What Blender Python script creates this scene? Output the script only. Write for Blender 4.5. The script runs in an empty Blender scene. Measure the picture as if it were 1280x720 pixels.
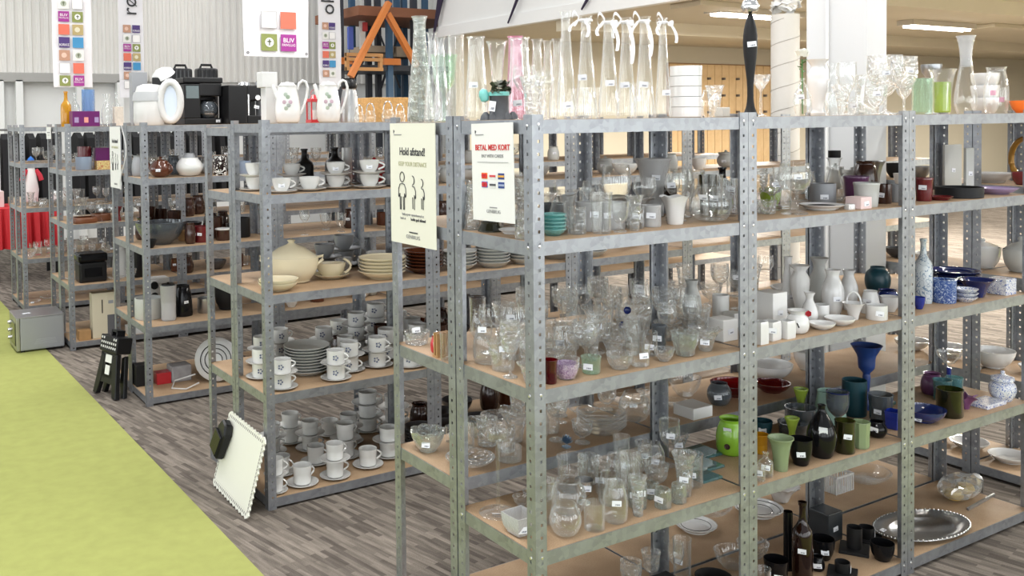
import bpy, bmesh, math, random
from mathutils import Vector, Matrix, Euler

# ---------------------------------------------------------------- camera, world, light, exposure
SC = bpy.context.scene
COL = SC.collection
F_PX = 1173.66
PPX, PPY = 640 - 131.2, 360 - 172.0          # principal point of the (cropped) photograph
YAW, PITCH, ROLL = 0.532, 0.0311, -0.0133
CAM = Vector((-1.6365, -2.0884, 1.7609))
FWD = Vector((math.sin(YAW) * math.cos(PITCH), math.cos(YAW) * math.cos(PITCH), -math.sin(PITCH)))
R0 = Vector((math.cos(YAW), -math.sin(YAW), 0.0))
U0 = R0.cross(FWD)
RGT = R0 * math.cos(ROLL) + U0 * math.sin(ROLL)
UPV = -R0 * math.sin(ROLL) + U0 * math.cos(ROLL)
cam_data = bpy.data.cameras.new('camera')
cam = bpy.data.objects.new('camera', cam_data)
COL.objects.link(cam)
cam_data.sensor_width = 36.0
cam_data.lens = F_PX * 36.0 / 1280.0
cam_data.shift_x = 131.2 / 1280.0
cam_data.shift_y = -172.0 / 1280.0
cam_data.clip_start = 0.05
cam_data.clip_end = 100
cam.matrix_world = Matrix(((RGT.x, UPV.x, -FWD.x, CAM.x), (RGT.y, UPV.y, -FWD.y, CAM.y), (RGT.z, UPV.z, -FWD.z, CAM.z), (0, 0, 0, 1)))
SC.camera = cam

world = bpy.data.worlds.new('daylight')
SC.world = world
world.use_nodes = True
bg = world.node_tree.nodes['Background']
bg.inputs[0].default_value = (0.93, 0.97, 1.0, 1)
bg.inputs[1].default_value = 0.62

SC.view_settings.view_transform = 'Standard'
SC.view_settings.look = 'None'
SC.view_settings.gamma = 1.0
SC.view_settings.use_curve_mapping = False
SC.view_settings.exposure = 0.2
SC.cycles.max_bounces = 24
SC.cycles.diffuse_bounces = 3
SC.cycles.glossy_bounces = 4
SC.cycles.transmission_bounces = 24
SC.cycles.transparent_max_bounces = 64
SC.cycles.caustics_reflective = False
SC.cycles.caustics_refractive = False
SC.cycles.sample_clamp_indirect = 4.0

def area_light(name, loc, sx, sy, power, rot=(0, 0, 0), color=(1, 0.98, 0.95)):
    d = bpy.data.lights.new(name, 'AREA')
    d.shape = 'RECTANGLE'; d.size = sx; d.size_y = sy; d.energy = power; d.color = color
    o = bpy.data.objects.new(name, d); COL.objects.link(o)
    o.location = loc; o.rotation_euler = rot
    return o

# unseen area lights added above the aisles for highlights and a whiter back wall
for i, (lx, ly) in enumerate([(-1.2, -1.0), (-1.2, 3.0), (-1.2, 7.5), (-1.0, 10.8), (3.0, 10.6), (2.2, 1.2), (2.2, 5.0), (4.6, -1.2)]):
    area_light('hall_light', (lx, ly, 4.6), 0.4, 3.0, 95 if ly < 9 else 30)

random.seed(7)

def ray_at(px, py):
    return FWD + RGT * ((px - PPX) / F_PX) + UPV * ((PPY - py) / F_PX)
def at(px, py, z):
    "the point of the horizontal plane z seen at a pixel of the photograph"
    d = ray_at(px, py)
    t = (z - CAM.z) / d.z
    return CAM + d * t
def atY(px, py, Y):
    d = ray_at(px, py); t = (Y - CAM.y) / d.y
    return CAM + d * t
def atX(px, py, X):
    d = ray_at(px, py); t = (X - CAM.x) / d.x
    return CAM + d * t
def ppm(p):
    "pixels per metre at a point"
    return F_PX / max(0.1, (Vector(p) - CAM).dot(FWD))
def to_px(p):
    d = Vector(p) - CAM; z = d.dot(FWD)
    return PPX + F_PX * d.dot(RGT) / z, PPY - F_PX * d.dot(UPV) / z

# ---------------------------------------------------------------- materials
MATS = {}
def nmat(name):
    m = bpy.data.materials.new(name); m.use_nodes = True
    nt = m.node_tree
    return m, nt, nt.nodes['Principled BSDF']
def mat(name, col, rough=0.5, metal=0.0, spec=0.5, noise=0.0, nscale=30.0, bump=0.0, bscale=80.0, coat=0.0, emis=0.0, trans=0.0):
    if name in MATS: return MATS[name]
    m, nt, b = nmat(name)
    b.inputs['Base Color'].default_value = (*col, 1)
    b.inputs['Roughness'].default_value = rough
    b.inputs['Metallic'].default_value = metal
    b.inputs['Specular IOR Level'].default_value = spec
    b.inputs['Coat Weight'].default_value = coat
    b.inputs['Coat Roughness'].default_value = 0.05
    b.inputs['Transmission Weight'].default_value = trans
    if emis:
        b.inputs['Emission Color'].default_value = (*col, 1)
        b.inputs['Emission Strength'].default_value = emis
    tc = nt.nodes.new('ShaderNodeTexCoord')
    if noise:
        n = nt.nodes.new('ShaderNodeTexNoise'); n.inputs['Scale'].default_value = nscale; n.inputs['Detail'].default_value = 3
        nt.links.new(tc.outputs['Object'], n.inputs['Vector'])
        mx = nt.nodes.new('ShaderNodeMix'); mx.data_type = 'RGBA'
        mx.inputs['A'].default_value = (*[c * (1 - noise) for c in col], 1)
        mx.inputs['B'].default_value = (*[min(1, c * (1 + noise)) for c in col], 1)
        nt.links.new(n.outputs['Fac'], mx.inputs['Factor']); nt.links.new(mx.outputs['Result'], b.inputs['Base Color'])
    if bump:
        n2 = nt.nodes.new('ShaderNodeTexNoise'); n2.inputs['Scale'].default_value = bscale
        nt.links.new(tc.outputs['Object'], n2.inputs['Vector'])
        bp = nt.nodes.new('ShaderNodeBump'); bp.inputs['Strength'].default_value = bump; bp.inputs['Distance'].default_value = 0.01
        nt.links.new(n2.outputs['Fac'], bp.inputs['Height']); nt.links.new(bp.outputs['Normal'], b.inputs['Normal'])
    MATS[name] = m
    return m
def glass(name, tint=(0.995, 1.0, 0.998), refl=1.0, power=2.7, rough=0.008, diff=0.0, dcol=(0.9, 0.93, 0.93), bump=0.0, bscale=60, refr=0.0, ior=1.35, edge=0.28):
    "clear glass: part straight-through, part refracting, mirror-like at grazing angles"
    if name in MATS: return MATS[name]
    m = bpy.data.materials.new(name); m.use_nodes = True
    nt = m.node_tree; nt.nodes.clear(); L = nt.links.new
    def mix(f, a, b):
        s = nt.nodes.new('ShaderNodeMixShader')
        if isinstance(f, float): s.inputs[0].default_value = f
        else: L(f, s.inputs[0])
        L(a, s.inputs[1]); L(b, s.inputs[2]); return s.outputs[0]
    out = nt.nodes.new('ShaderNodeOutputMaterial')
    tr = nt.nodes.new('ShaderNodeBsdfTransparent'); tr.inputs[0].default_value = (*tint, 1)
    rf = nt.nodes.new('ShaderNodeBsdfRefraction'); rf.inputs['Color'].default_value = (*tint, 1); rf.inputs['IOR'].default_value = ior; rf.inputs['Roughness'].default_value = rough
    gl = nt.nodes.new('ShaderNodeBsdfGlossy'); gl.inputs['Roughness'].default_value = rough; gl.inputs['Color'].default_value = (1, 1, 1, 1)
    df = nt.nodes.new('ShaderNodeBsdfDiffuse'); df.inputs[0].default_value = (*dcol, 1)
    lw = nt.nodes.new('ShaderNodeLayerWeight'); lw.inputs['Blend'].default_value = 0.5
    pw = nt.nodes.new('ShaderNodeMath'); pw.operation = 'POWER'; pw.inputs[1].default_value = power
    L(lw.outputs['Facing'], pw.inputs[0])
    ml = nt.nodes.new('ShaderNodeMath'); ml.operation = 'MULTIPLY_ADD'; ml.inputs[1].default_value = 0.92 * refl; ml.inputs[2].default_value = 0.05
    L(pw.outputs[0], ml.inputs[0])
    body = tr.outputs[0] if not refr else mix(refr, tr.outputs[0], rf.outputs[0])
    if diff: body = mix(diff, body, df.outputs[0])
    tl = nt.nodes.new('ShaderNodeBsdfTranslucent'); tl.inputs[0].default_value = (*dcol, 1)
    edge_paint = mix(0.5, df.outputs[0], tl.outputs[0])           # diffuse colour at grazing angles, standing in for light gathered in the edge
    L(mix(ml.outputs[0], body, mix(edge, gl.outputs[0], edge_paint)), out.inputs[0])
    if bump:
        tc = nt.nodes.new('ShaderNodeTexCoord')
        v = nt.nodes.new('ShaderNodeTexVoronoi'); v.inputs['Scale'].default_value = bscale
        L(tc.outputs['Object'], v.inputs['Vector'])
        bp = nt.nodes.new('ShaderNodeBump'); bp.inputs['Strength'].default_value = bump; bp.inputs['Distance'].default_value = 0.01
        L(v.outputs['Distance'], bp.inputs['Height'])
        for n in (gl, lw, rf): L(bp.outputs['Normal'], n.inputs['Normal'])
    MATS[name] = m
    return m

def galv(name='galvanised_steel', k=1.0):
    if name in MATS: return MATS[name]
    m, nt, b = nmat(name); L = nt.links.new
    tc = nt.nodes.new('ShaderNodeTexCoord')
    v = nt.nodes.new('ShaderNodeTexVoronoi'); v.inputs['Scale'].default_value = 55
    n = nt.nodes.new('ShaderNodeTexNoise'); n.inputs['Scale'].default_value = 9; n.inputs['Detail'].default_value = 4
    L(tc.outputs['Object'], v.inputs['Vector']); L(tc.outputs['Object'], n.inputs['Vector'])
    mx = nt.nodes.new('ShaderNodeMix'); mx.data_type = 'RGBA'
    mx.inputs['A'].default_value = (0.21 * k, 0.22 * k, 0.24 * k, 1); mx.inputs['B'].default_value = (0.42 * k, 0.44 * k, 0.47 * k, 1)
    ad = nt.nodes.new('ShaderNodeMath'); ad.operation = 'MULTIPLY_ADD'; ad.inputs[1].default_value = 0.45
    L(v.outputs['Color'], ad.inputs[0]); 
    sb = nt.nodes.new('ShaderNodeMath'); sb.operation = 'MULTIPLY'; sb.inputs[1].default_value = 0.75
    L(n.outputs['Fac'], sb.inputs[0]); L(sb.outputs[0], ad.inputs[2])
    L(ad.outputs[0], mx.inputs['Factor']); L(mx.outputs['Result'], b.inputs['Base Color'])
    b.inputs['Metallic'].default_value = 0.85
    rr = nt.nodes.new('ShaderNodeMapRange'); rr.inputs['To Min'].default_value = 0.36; rr.inputs['To Max'].default_value = 0.52
    L(n.outputs['Fac'], rr.inputs['Value']); L(rr.outputs[0], b.inputs['Roughness'])
    MATS[name] = m
    return m
GALV = galv()

def chipboard(name, c1, c2):
    m, nt, b = nmat(name); L = nt.links.new
    tc = nt.nodes.new('ShaderNodeTexCoord')
    n = nt.nodes.new('ShaderNodeTexNoise'); n.inputs['Scale'].default_value = 220; n.inputs['Detail'].default_value = 2
    n2 = nt.nodes.new('ShaderNodeTexNoise'); n2.inputs['Scale'].default_value = 7; n2.inputs['Detail'].default_value = 4
    L(tc.outputs['Object'], n.inputs['Vector']); L(tc.outputs['Object'], n2.inputs['Vector'])
    ad = nt.nodes.new('ShaderNodeMath'); ad.operation = 'ADD'; L(n.outputs['Fac'], ad.inputs[0]); L(n2.outputs['Fac'], ad.inputs[1])
    ml = nt.nodes.new('ShaderNodeMapRange'); ml.inputs['From Min'].default_value = 0.6; ml.inputs['From Max'].default_value = 1.4
    L(ad.outputs[0], ml.inputs['Value'])
    mx = nt.nodes.new('ShaderNodeMix'); mx.data_type = 'RGBA'; mx.inputs['A'].default_value = (*c1, 1); mx.inputs['B'].default_value = (*c2, 1)
    L(ml.outputs[0], mx.inputs['Factor']); L(mx.outputs['Result'], b.inputs['Base Color'])
    b.inputs['Roughness'].default_value = 0.55
    MATS[name] = m
    return m
BOARD = chipboard('chipboard', (0.33, 0.21, 0.12), (0.53, 0.375, 0.235))

# ---------------------------------------------------------------- object helpers
def mesh_of(bm, smooth=False):
    me = bpy.data.meshes.new('m')
    bmesh.ops.recalc_face_normals(bm, faces=bm.faces)
    bm.to_mesh(me); bm.free()
    if smooth:
        me.shade_smooth()
        me.set_sharp_from_angle(angle=0.85)
    return me
def obj(name, me, m=None, parent=None, loc=None, rot=None):
    if isinstance(me, bmesh.types.BMesh): me = mesh_of(me)
    o = bpy.data.objects.new(name, me); COL.objects.link(o)
    if m is not None and me is not None and not me.materials: me.materials.append(m)
    if parent is not None: o.parent = parent
    if loc is not None: o.location = loc
    if rot is not None: o.rotation_euler = rot
    return o
def tag(o, label, cat, group=None):
    o['label'] = label; o['category'] = cat
    if group: o['group'] = group
    return o
def empty(name, loc, rz=0.0, label=None, cat=None, group=None):
    o = bpy.data.objects.new(name, None); COL.objects.link(o)
    o.location = loc; o.rotation_euler = (0, 0, rz); o.empty_display_size = 0.05
    if label: tag(o, label, cat, group)
    return o
def struct(name, me, m=None, parent=None):
    o = obj(name, me, m, parent)
    if parent is None: o['kind'] = 'structure'
    return o
def bx(bm, x0, x1, y0, y1, z0, z1):
    v = [bm.verts.new(p) for p in ((x0, y0, z0), (x1, y0, z0), (x1, y1, z0), (x0, y1, z0), (x0, y0, z1), (x1, y0, z1), (x1, y1, z1), (x0, y1, z1))]
    for f in ((0, 3, 2, 1), (4, 5, 6, 7), (0, 1, 5, 4), (1, 2, 6, 5), (2, 3, 7, 6), (3, 0, 4, 7)): bm.faces.new([v[i] for i in f])
    return v
def box(x0, x1, y0, y1, z0, z1, bev=0.0, seg=2):
    bm = bmesh.new(); bx(bm, x0, x1, y0, y1, z0, z1)
    if bev: bmesh.ops.bevel(bm, geom=bm.edges[:], offset=bev, segments=seg, profile=0.6, affect='EDGES')
    return bm
def extrude_poly(bm, pts, axis, a, b):
    "closed 2D outline extruded along an axis from a to b"
    def P(p, t):
        if axis == 'x': return (t, p[0], p[1])
        if axis == 'y': return (p[0], t, p[1])
        return (p[0], p[1], t)
    A = [bm.verts.new(P(p, a)) for p in pts]; B = [bm.verts.new(P(p, b)) for p in pts]
    n = len(pts)
    bm.faces.new(A); bm.faces.new(B[::-1])
    for i in range(n): bm.faces.new((A[i], B[i], B[(i + 1) % n], A[(i + 1) % n]))
def tube(bm, pts, r, seg=8, closed=False, r_end=None):
    pts = [Vector(p) for p in pts]; n = len(pts); rings = []
    up = Vector((0.13, 0.21, 0.97))
    for i, p in enumerate(pts):
        if closed: t = pts[(i + 1) % n] - pts[i - 1]
        else: t = pts[min(i + 1, n - 1)] - pts[max(i - 1, 0)]
        t.normalize()
        a = t.cross(up)
        if a.length < 1e-3: a = t.cross(Vector((1, 0, 0)))
        a.normalize(); b = t.cross(a)
        rr = r if r_end is None else r + (r_end - r) * i / max(1, n - 1)
        rings.append([bm.verts.new(p + (a * math.cos(2 * math.pi * k / seg) + b * math.sin(2 * math.pi * k / seg)) * rr) for k in range(seg)])
    m = n if closed else n - 1
    for i in range(m):
        A, B = rings[i], rings[(i + 1) % n]
        for k in range(seg): bm.faces.new((A[k], A[(k + 1) % seg], B[(k + 1) % seg], B[k]))
    if not closed:
        bm.faces.new(rings[0][::-1]); bm.faces.new(rings[-1])
def lathe(bm, prof, seg=20, wave=None, cap=True):
    "revolve (r,z) points; r=0 ends become poles. wave(k,i)->radius factor"
    rings = []
    for i, (r, z) in enumerate(prof):
        if r < 1e-6: rings.append([bm.verts.new((0, 0, z))])
        else:
            rg = []
            for k in range(seg):
                a = 2 * math.pi * k / seg
                q = r if wave is None else r * wave(a, i, z)
                rg.append(bm.verts.new((q * math.cos(a), q * math.sin(a), z)))
            rings.append(rg)
    for A, B in zip(rings[:-1], rings[1:]):
        if len(A) == 1 and len(B) == 1: continue
        if len(A) == 1:
            for k in range(seg): bm.faces.new((A[0], B[k], B[(k + 1) % seg]))
        elif len(B) == 1:
            for k in range(seg): bm.faces.new((A[k], B[0], A[(k + 1) % seg]))
        else:
            for k in range(seg): bm.faces.new((A[k], B[k], B[(k + 1) % seg], A[(k + 1) % seg]))
    if cap:
        if len(rings[0]) > 1: bm.faces.new(rings[0])
        if len(rings[-1]) > 1: bm.faces.new(rings[-1][::-1])
TEXTS = {}
def text_mesh(s, size, align='CENTER', bold=0.0):
    key = (s, size, align, bold)
    if key in TEXTS: return TEXTS[key]
    cu = bpy.data.curves.new('t', 'FONT'); cu.body = s; cu.size = size; cu.align_x = align; cu.align_y = 'CENTER'
    cu.extrude = 0.0004; cu.offset = bold; cu.resolution_u = 3
    o = bpy.data.objects.new('t', cu); COL.objects.link(o)
    dg = bpy.context.evaluated_depsgraph_get()
    me = bpy.data.meshes.new_from_object(o.evaluated_get(dg))
    bpy.data.objects.remove(o); bpy.data.curves.remove(cu)
    TEXTS[key] = me
    return me
def text(s, size, m, parent, loc, rot, align='CENTER', bold=0.0, name='lettering', sx=1.0):
    me = text_mesh(s, size, align, bold).copy(); me.materials.clear()
    o = obj(name, me, m, parent, loc, rot); o.scale = (sx, 1, 1)
    return o

# ---------------------------------------------------------------- floor
def floor_mat():
    m, nt, b = nmat('grey_carpet_tiles'); L = nt.links.new
    tc = nt.nodes.new('ShaderNodeTexCoord')
    mp = nt.nodes.new('ShaderNodeMapping'); mp.inputs['Rotation'].default_value = (0, 0, math.radians(-101.5))
    L(tc.outputs['Object'], mp.inputs['Vector'])
    br = nt.nodes.new('ShaderNodeTexBrick')
    br.inputs['Scale'].default_value = 1.0; br.inputs['Brick Width'].default_value = 0.17; br.inputs['Row Height'].default_value = 0.024
    br.inputs['Mortar Size'].default_value = 0.0; br.inputs['Color1'].default_value = (0.115, 0.098, 0.084, 1); br.inputs['Color2'].default_value = (0.255, 0.22, 0.185, 1)
    br.offset = 0.37; br.offset_frequency = 2; br.inputs['Bias'].default_value = -0.1
    L(mp.outputs[0], br.inputs['Vector'])
    n = nt.nodes.new('ShaderNodeTexNoise'); n.inputs['Scale'].default_value = 6; n.inputs['Detail'].default_value = 6
    mp2 = nt.nodes.new('ShaderNodeMapping'); mp2.inputs['Scale'].default_value = (1, 9, 1)
    L(mp.outputs[0], mp2.inputs['Vector']); L(mp2.outputs[0], n.inputs['Vector'])
    f = nt.nodes.new('ShaderNodeTexNoise'); f.inputs['Scale'].default_value = 300; L(tc.outputs['Object'], f.inputs['Vector'])
    mx = nt.nodes.new('ShaderNodeMix'); mx.data_type = 'RGBA'; mx.blend_type = 'OVERLAY'; mx.inputs['Factor'].default_value = 0.75
    L(br.outputs['Color'], mx.inputs['A']); L(n.outputs['Fac'], mx.inputs['B'])
    mx2 = nt.nodes.new('ShaderNodeMix'); mx2.data_type = 'RGBA'; mx2.blend_type = 'OVERLAY'; mx2.inputs['Factor'].default_value = 0.6
    L(mx.outputs['Result'], mx2.inputs['A']); L(f.outputs['Fac'], mx2.inputs['B'])
    L(mx2.outputs['Result'], b.inputs['Base Color'])
    b.inputs['Roughness'].default_value = 0.95; b.inputs['Specular IOR Level'].default_value = 0.1
    return m
struct('floor', box(-9, 24, -6, 15, -0.06, 0.0), floor_mat())
bm = bmesh.new()
extrude_poly(bm, [(-2.3, -1.75), (15, -1.75), (15, -0.5), (2.95, -0.5), (2.95, -0.26), (-0.285, -0.26), (-0.312, 1.3), (-0.332, 2.7), (-0.40, 7.0), (-0.46, 12.9), (-2.3, 12.9)], 'z', 0.0005, 0.006)
o = obj('carpet_runner', bm, mat('green_carpet', (0.345, 0.365, 0.118), 0.95, spec=0.1, noise=0.13, nscale=14, bump=0.3, bscale=350))
tag(o, 'lime green carpet laid along the shop aisles', 'carpet')

# ---------------------------------------------------------------- walls and ceiling
WHITE = mat('white_paint', (0.88, 0.88, 0.86), 0.6, noise=0.03, nscale=2)
bm = bmesh.new()
pts = []; x = -9.0
while x < 9.0:
    pts += [(x, 0.0), (x + 0.05, 0.0), (x + 0.065, 0.028), (x + 0.105, 0.028)]; x += 0.12
A = [bm.verts.new((p[0], 13.0 - p[1], 2.45)) for p in pts]; B = [bm.verts.new((p[0], 13.0 - p[1], 6.5)) for p in pts]
for i in range(len(pts) - 1): bm.faces.new((A[i], A[i + 1], B[i + 1], B[i]))
struct('wall_back', bm, mat('ribbed_sheet_white', (0.80, 0.78, 0.74), 0.5, noise=0.04, nscale=1.5))
struct('wall_base', box(-9, 24, 13.05, 13.15, 0, 6.5), WHITE)

# glowing panes added behind and beside the camera, giving the glass bright streaks
def added_pane_wall(name, n0, spots, fixed, axis, z0, z1, w, emis):
    FR = mat('window_frame', (0.6, 0.6, 0.6), 0.5)
    pane_glow = mat('daylit_pane', (0.93, 0.97, 1.0), 0.5, emis=emis)
    for i, c in enumerate(spots):
        r = bpy.data.objects.new('window_%d' % (n0 + i), None); COL.objects.link(r); r['kind'] = 'structure'  # unseen window made up to hold the glowing panes
        r.location = (c, fixed, 0) if axis == 'x' else (fixed, c, 0)
        r.rotation_euler = (0, 0, 0 if axis == 'x' else -math.pi / 2)
        for k in range(2):
            x0 = -w / 2 + k * w / 2 + 0.04
            obj('pane', box(x0, x0 + w / 2 - 0.08, 0.06, 0.07, z0 + 0.05, z1 - 0.05), pane_glow, r)
        bm = bmesh.new()
        for (a, b, c_, d) in ((-w / 2, w / 2, z0, z0 + 0.05), (-w / 2, w / 2, z1 - 0.05, z1), (-w / 2, -w / 2 + 0.04, z0, z1), (w / 2 - 0.04, w / 2, z0, z1), (-0.04, 0.04, z0, z1)): bx(bm, a, b, 0.03, 0.10, c_, d)
        obj('window_frame', bm, FR, r)
WALLP = mat('wall_paint_grey', (0.55, 0.55, 0.53), 0.7)
struct('wall_front', box(-9, 24, -6.4, -6.3, 0, 3.4), WALLP)
struct('wall_left', box(-9.1, -9.0, -6.3, 13, 0, 4.2), WALLP)
added_pane_wall('front', 1, (-7.2, -4.6, -2.0, 0.6, 3.2, 5.8, 8.4), -6.3, 'x', 0.4, 3.0, 1.7, 4.2)
added_pane_wall('side', 8, (-4.0, -0.5, 3.0, 6.5, 10.0), -9.0, 'y', 1.0, 3.8, 2.0, 3.4)
# (back wall pieces) lower flat wall, pipe rail, mezzanine side
struct('trim_1', box(-3, 2.4, 12.86, 12.96, 2.42, 2.56, 0.01), mat('rail_grey', (0.42, 0.41, 0.39), 0.5))
bm = bmesh.new()
for px in (0, 24, 100, 150):
    p = atY(px, 120, 12.9); bx(bm, p.x - 0.05, p.x + 0.05, 12.86, 12.98, 0, 2.45)
struct('trim_2', bm, WHITE)
CREAM = mat('cream_ceiling', (0.60, 0.53, 0.40), 0.7, noise=0.06, nscale=2)
CREAMW = mat('cream_wall', (0.66, 0.60, 0.47), 0.7, noise=0.04, nscale=1)
struct('ceiling_mezzanine', box(6.0, 24, -6, 9.75, 3.02, 3.2), CREAM)
struct('wall_right', box(6.2, 24, 9.75, 9.9, 0, 3.02), CREAMW)
struct('wall_far', box(23.8, 24, -6, 9.75, 0, 3.02), CREAMW)
struct('trim_3', box(5.93, 6.0, -6, 9.8, 3.0, 4.6), WHITE)
struct('trim_4', box(5.90, 5.93, -6, 9.8, 3.0, 3.16, 0.004), WHITE)
for i, yy in enumerate((6.9, 3.6)):
    struct('trim_%d' % (5 + i), box(6.0, 23.8, yy, yy + 0.25, 2.86, 3.02), CREAM)
# pine boards on the wall under the mezzanine: each board a piece
PINE = chipboard('pine_boards', (0.62, 0.40, 0.19), (0.78, 0.56, 0.31))
pw = struct('wall_pine', box(10.6, 13.6, 9.70, 9.75, 0.0, 2.72), mat('pine_back', (0.35, 0.2, 0.1), 0.8))
me = mesh_of(box(-0.088, 0.088, -0.025, 0, 0.02, 2.70, 0.004, 1)); me.materials.append(PINE)
KN = mat('dark_hook', (0.12, 0.1, 0.09), 0.5)
for i in range(16):
    b = obj('plank', me, None, pw, (10.7 + i * 0.187, 9.70, 0))
mk = mesh_of(box(-0.02, 0.02, -0.06, 0, -0.02, 0.02)); mk.materials.append(KN)
for i in range(8):
    for j in range(4): obj('hook', mk, None, pw, (10.8 + i * 0.375, 9.675, 1.55 + j * 0.3))
# white pillar and round spiral duct
struct('pillar', box(2.85, 3.02, 0.873, 1.227, 0, 4.6, 0.004), mat('pillar_white', (0.60, 0.61, 0.62), 0.6))
bmp = bmesh.new(); tube(bmp, [(2.836, 1.09, 0), (2.836, 1.09, 4.6)], 0.008, 6)
struct('trim_7', bmp, WHITE)
DX, DY = 5.2, 3.17
duct = empty('spiral_duct', (DX, DY, 0), 0, 'thick white spiral-seamed duct pipe rising behind the racks', 'duct')
bm = bmesh.new(); lathe(bm, [(0.115, 0), (0.115, 2.62)], 24)
obj('pipe', mesh_of(bm, True), mat('duct_white', (0.60, 0.58, 0.54), 0.55, noise=0.05, nscale=6), duct)
bm = bmesh.new()
tube(bm, [(0.116 * math.cos(t), 0.116 * math.sin(t), 0.19 * t / (2 * math.pi)) for t in [i * 0.35 for i in range(int(2.6 / 0.19 * 2 * math.pi / 0.35))]], 0.004, 4)
obj('seam', bm, mat('duct_seam', (0.45, 0.43, 0.40), 0.5), duct)
# fluff of white paper petals crowning the duct
bm = bmesh.new(); rnd = random.Random(3)
for i in range(60):
    a = rnd.uniform(0, 6.28); e = rnd.uniform(-0.3, 1.3); d = Vector((math.cos(a) * math.cos(e), math.sin(a) * math.cos(e), math.sin(e)))
    c = Vector((0, 0, 2.68)) + d * rnd.uniform(0.03, 0.1); s = d.cross(Vector((0.3, 0.5, 0.8))).normalized() * 0.05; t = d.cross(s).normalized() * 0.05
    vs = [bm.verts.new(c + q) for q in (-s, t * 0.7 + d * 0.03, s + d * 0.02, -t * 0.7 + d * 0.05)]; bm.faces.new(vs)
obj('paper_petals', bm, mat('paper_white', (0.85, 0.85, 0.83), 0.8), duct)

# fluorescent fittings under the mezzanine: real lamps
def ceiling_lamp(x, y, ln, lab):
    r = empty('ceiling_lamp', (x, y, 3.02), 0, lab, 'lamp', 'tube lamps under the mezzanine')
    obj('housing', box(-ln / 2, ln / 2, -0.12, 0.12, -0.07, 0, 0.006), mat('lamp_housing', (0.55, 0.5, 0.42), 0.5), r)
    m = mat('lit_tube', (1.0, 0.96, 0.88), 0.5, emis=14)
    for s in (-0.05, 0.05):
        bm = bmesh.new(); tube(bm, [(-ln / 2 + 0.05, s, -0.085), (ln / 2 - 0.05, s, -0.085)], 0.018, 8)
        obj('tube', mesh_of(bm, True), m, r)
    area_light('tube_light', (x, y, 2.90), ln, 0.3, 280, color=(1, 0.96, 0.88))
LAMPS = []
for px, py, lab in ((945, 23, 'tube lamp beside the duct under the cream ceiling'), (1172, 37, 'long tube lamp under the cream ceiling beside the white pillar'),
                    ):
    p = at(px, py, 2.92); ceiling_lamp(p.x, p.y, 1.5, lab)
for i, (x, y) in enumerate(((8.5, 0.5), (12.5, 1.0), (9.5, -2.5), (18.0, 5.0))):
    area_light('mezzanine_light', (x, y, 2.85), 1.5, 0.3, 360, color=(1, 0.96, 0.88))  # unseen lights added to brighten the cream space under the mezzanine
for i, (px, py) in enumerate(((892, 13), (1245, 38))):
    p = at(px, py, 2.95)
    tag(obj('ceiling_hatch', box(-0.45, 0.45, -0.22, 0.22, -0.06, 0, 0.01), CREAM, None, (p.x, p.y, 3.02)), ['flat cream duct box on the ceiling above black candlestick', 'flat cream duct box on the ceiling beyond tube lamp'][i], 'duct box')
# black straps hanging down the white mezzanine front
for i, (x0, y0, x1, y1, w) in enumerate(((556, -30, 541, 50, 0.07), (655, -22, 635, 29, 0.03), (742, -14, 727, 12, 0.03))):
    a = atX(x0, y0, 5.86); b = atX(x1, y1, 5.86)
    bm = bmesh.new(); tube(bm, [a, (a + b) / 2, b], w, 5, r_end=0.012)
    o = tag(obj('hanging_strap', bm, mat('strap_purple', (0.03, 0.02, 0.05), 0.7)), ['broad dark strap tapering down at the end of mezzanine front', 'thin black strap on mezzanine front above pink vase', 'short black strap on mezzanine front above ribboned bottles'][i], 'strap')

# ---------------------------------------------------------------- pallet racking far behind
BLUE = mat('racking_blue', (0.035, 0.10, 0.19), 0.45); ORANGE = mat('racking_orange', (0.72, 0.23, 0.05), 0.45)
DARK = mat('dark_steel', (0.03, 0.035, 0.05), 0.5)
pr = empty('pallet_racking', (4.6, 10.4, 0), 0, 'tall warehouse racking with blue uprights and orange beams behind shelves', 'racking')
for px, yy, m in ((426, 10.4, DARK), (441, 11.5, BLUE), (461, 11.5, DARK), (473, 11.5, DARK), (487, 10.4, BLUE), (497, 11.5, BLUE), (506, 11.5, BLUE), (518, 10.4, DARK), (532, 11.5, BLUE)):
    p = atY(px, 100, yy); bm = box(-0.045, 0.045, -0.04, 0.04, 0, 4.2); obj('upright', bm, m, pr, (p.x - 4.6, yy - 10.4, 0))
for (a, b) in (((432, 120), (462, 60)), ((470, 30), (500, 110)), ((505, 20), (470, 130))):
    p, q = atY(*a, 11.3), atY(*b, 11.3); bm = bmesh.new(); tube(bm, [p - Vector((4.6, 10.4, 0)), q - Vector((4.6, 10.4, 0))], 0.02, 4); obj('brace', bm, DARK, pr)
for (px0, px1, py) in ((424, 440, 76), (479, 500, 77)):
    p, q = atY(px0, py, 10.35), atY(px1, py, 10.35); obj('orange_beam', box(p.x - 4.6, q.x - 4.6, -0.08, -0.03, p.z - 0.05, p.z + 0.05, 0.005), ORANGE, pr)
p, q = atY(418, 14, 10.9), atY(545, 10, 10.9)
obj('top_deck', box(p.x - 4.6, q.x - 4.6 + 0.2, -0.3, 1.2, p.z - 0.14, p.z + 0.0), mat('deck_brown', (0.25, 0.1, 0.05), 0.7), pr)
p, q = atY(430, 80, 10.9), atY(540, 80, 10.9)
obj('mid_deck', box(p.x - 4.6, q.x - 4.6 + 0.2, -0.02, 1.2, p.z - 0.12, p.z - 0.04), DARK, pr)
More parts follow.
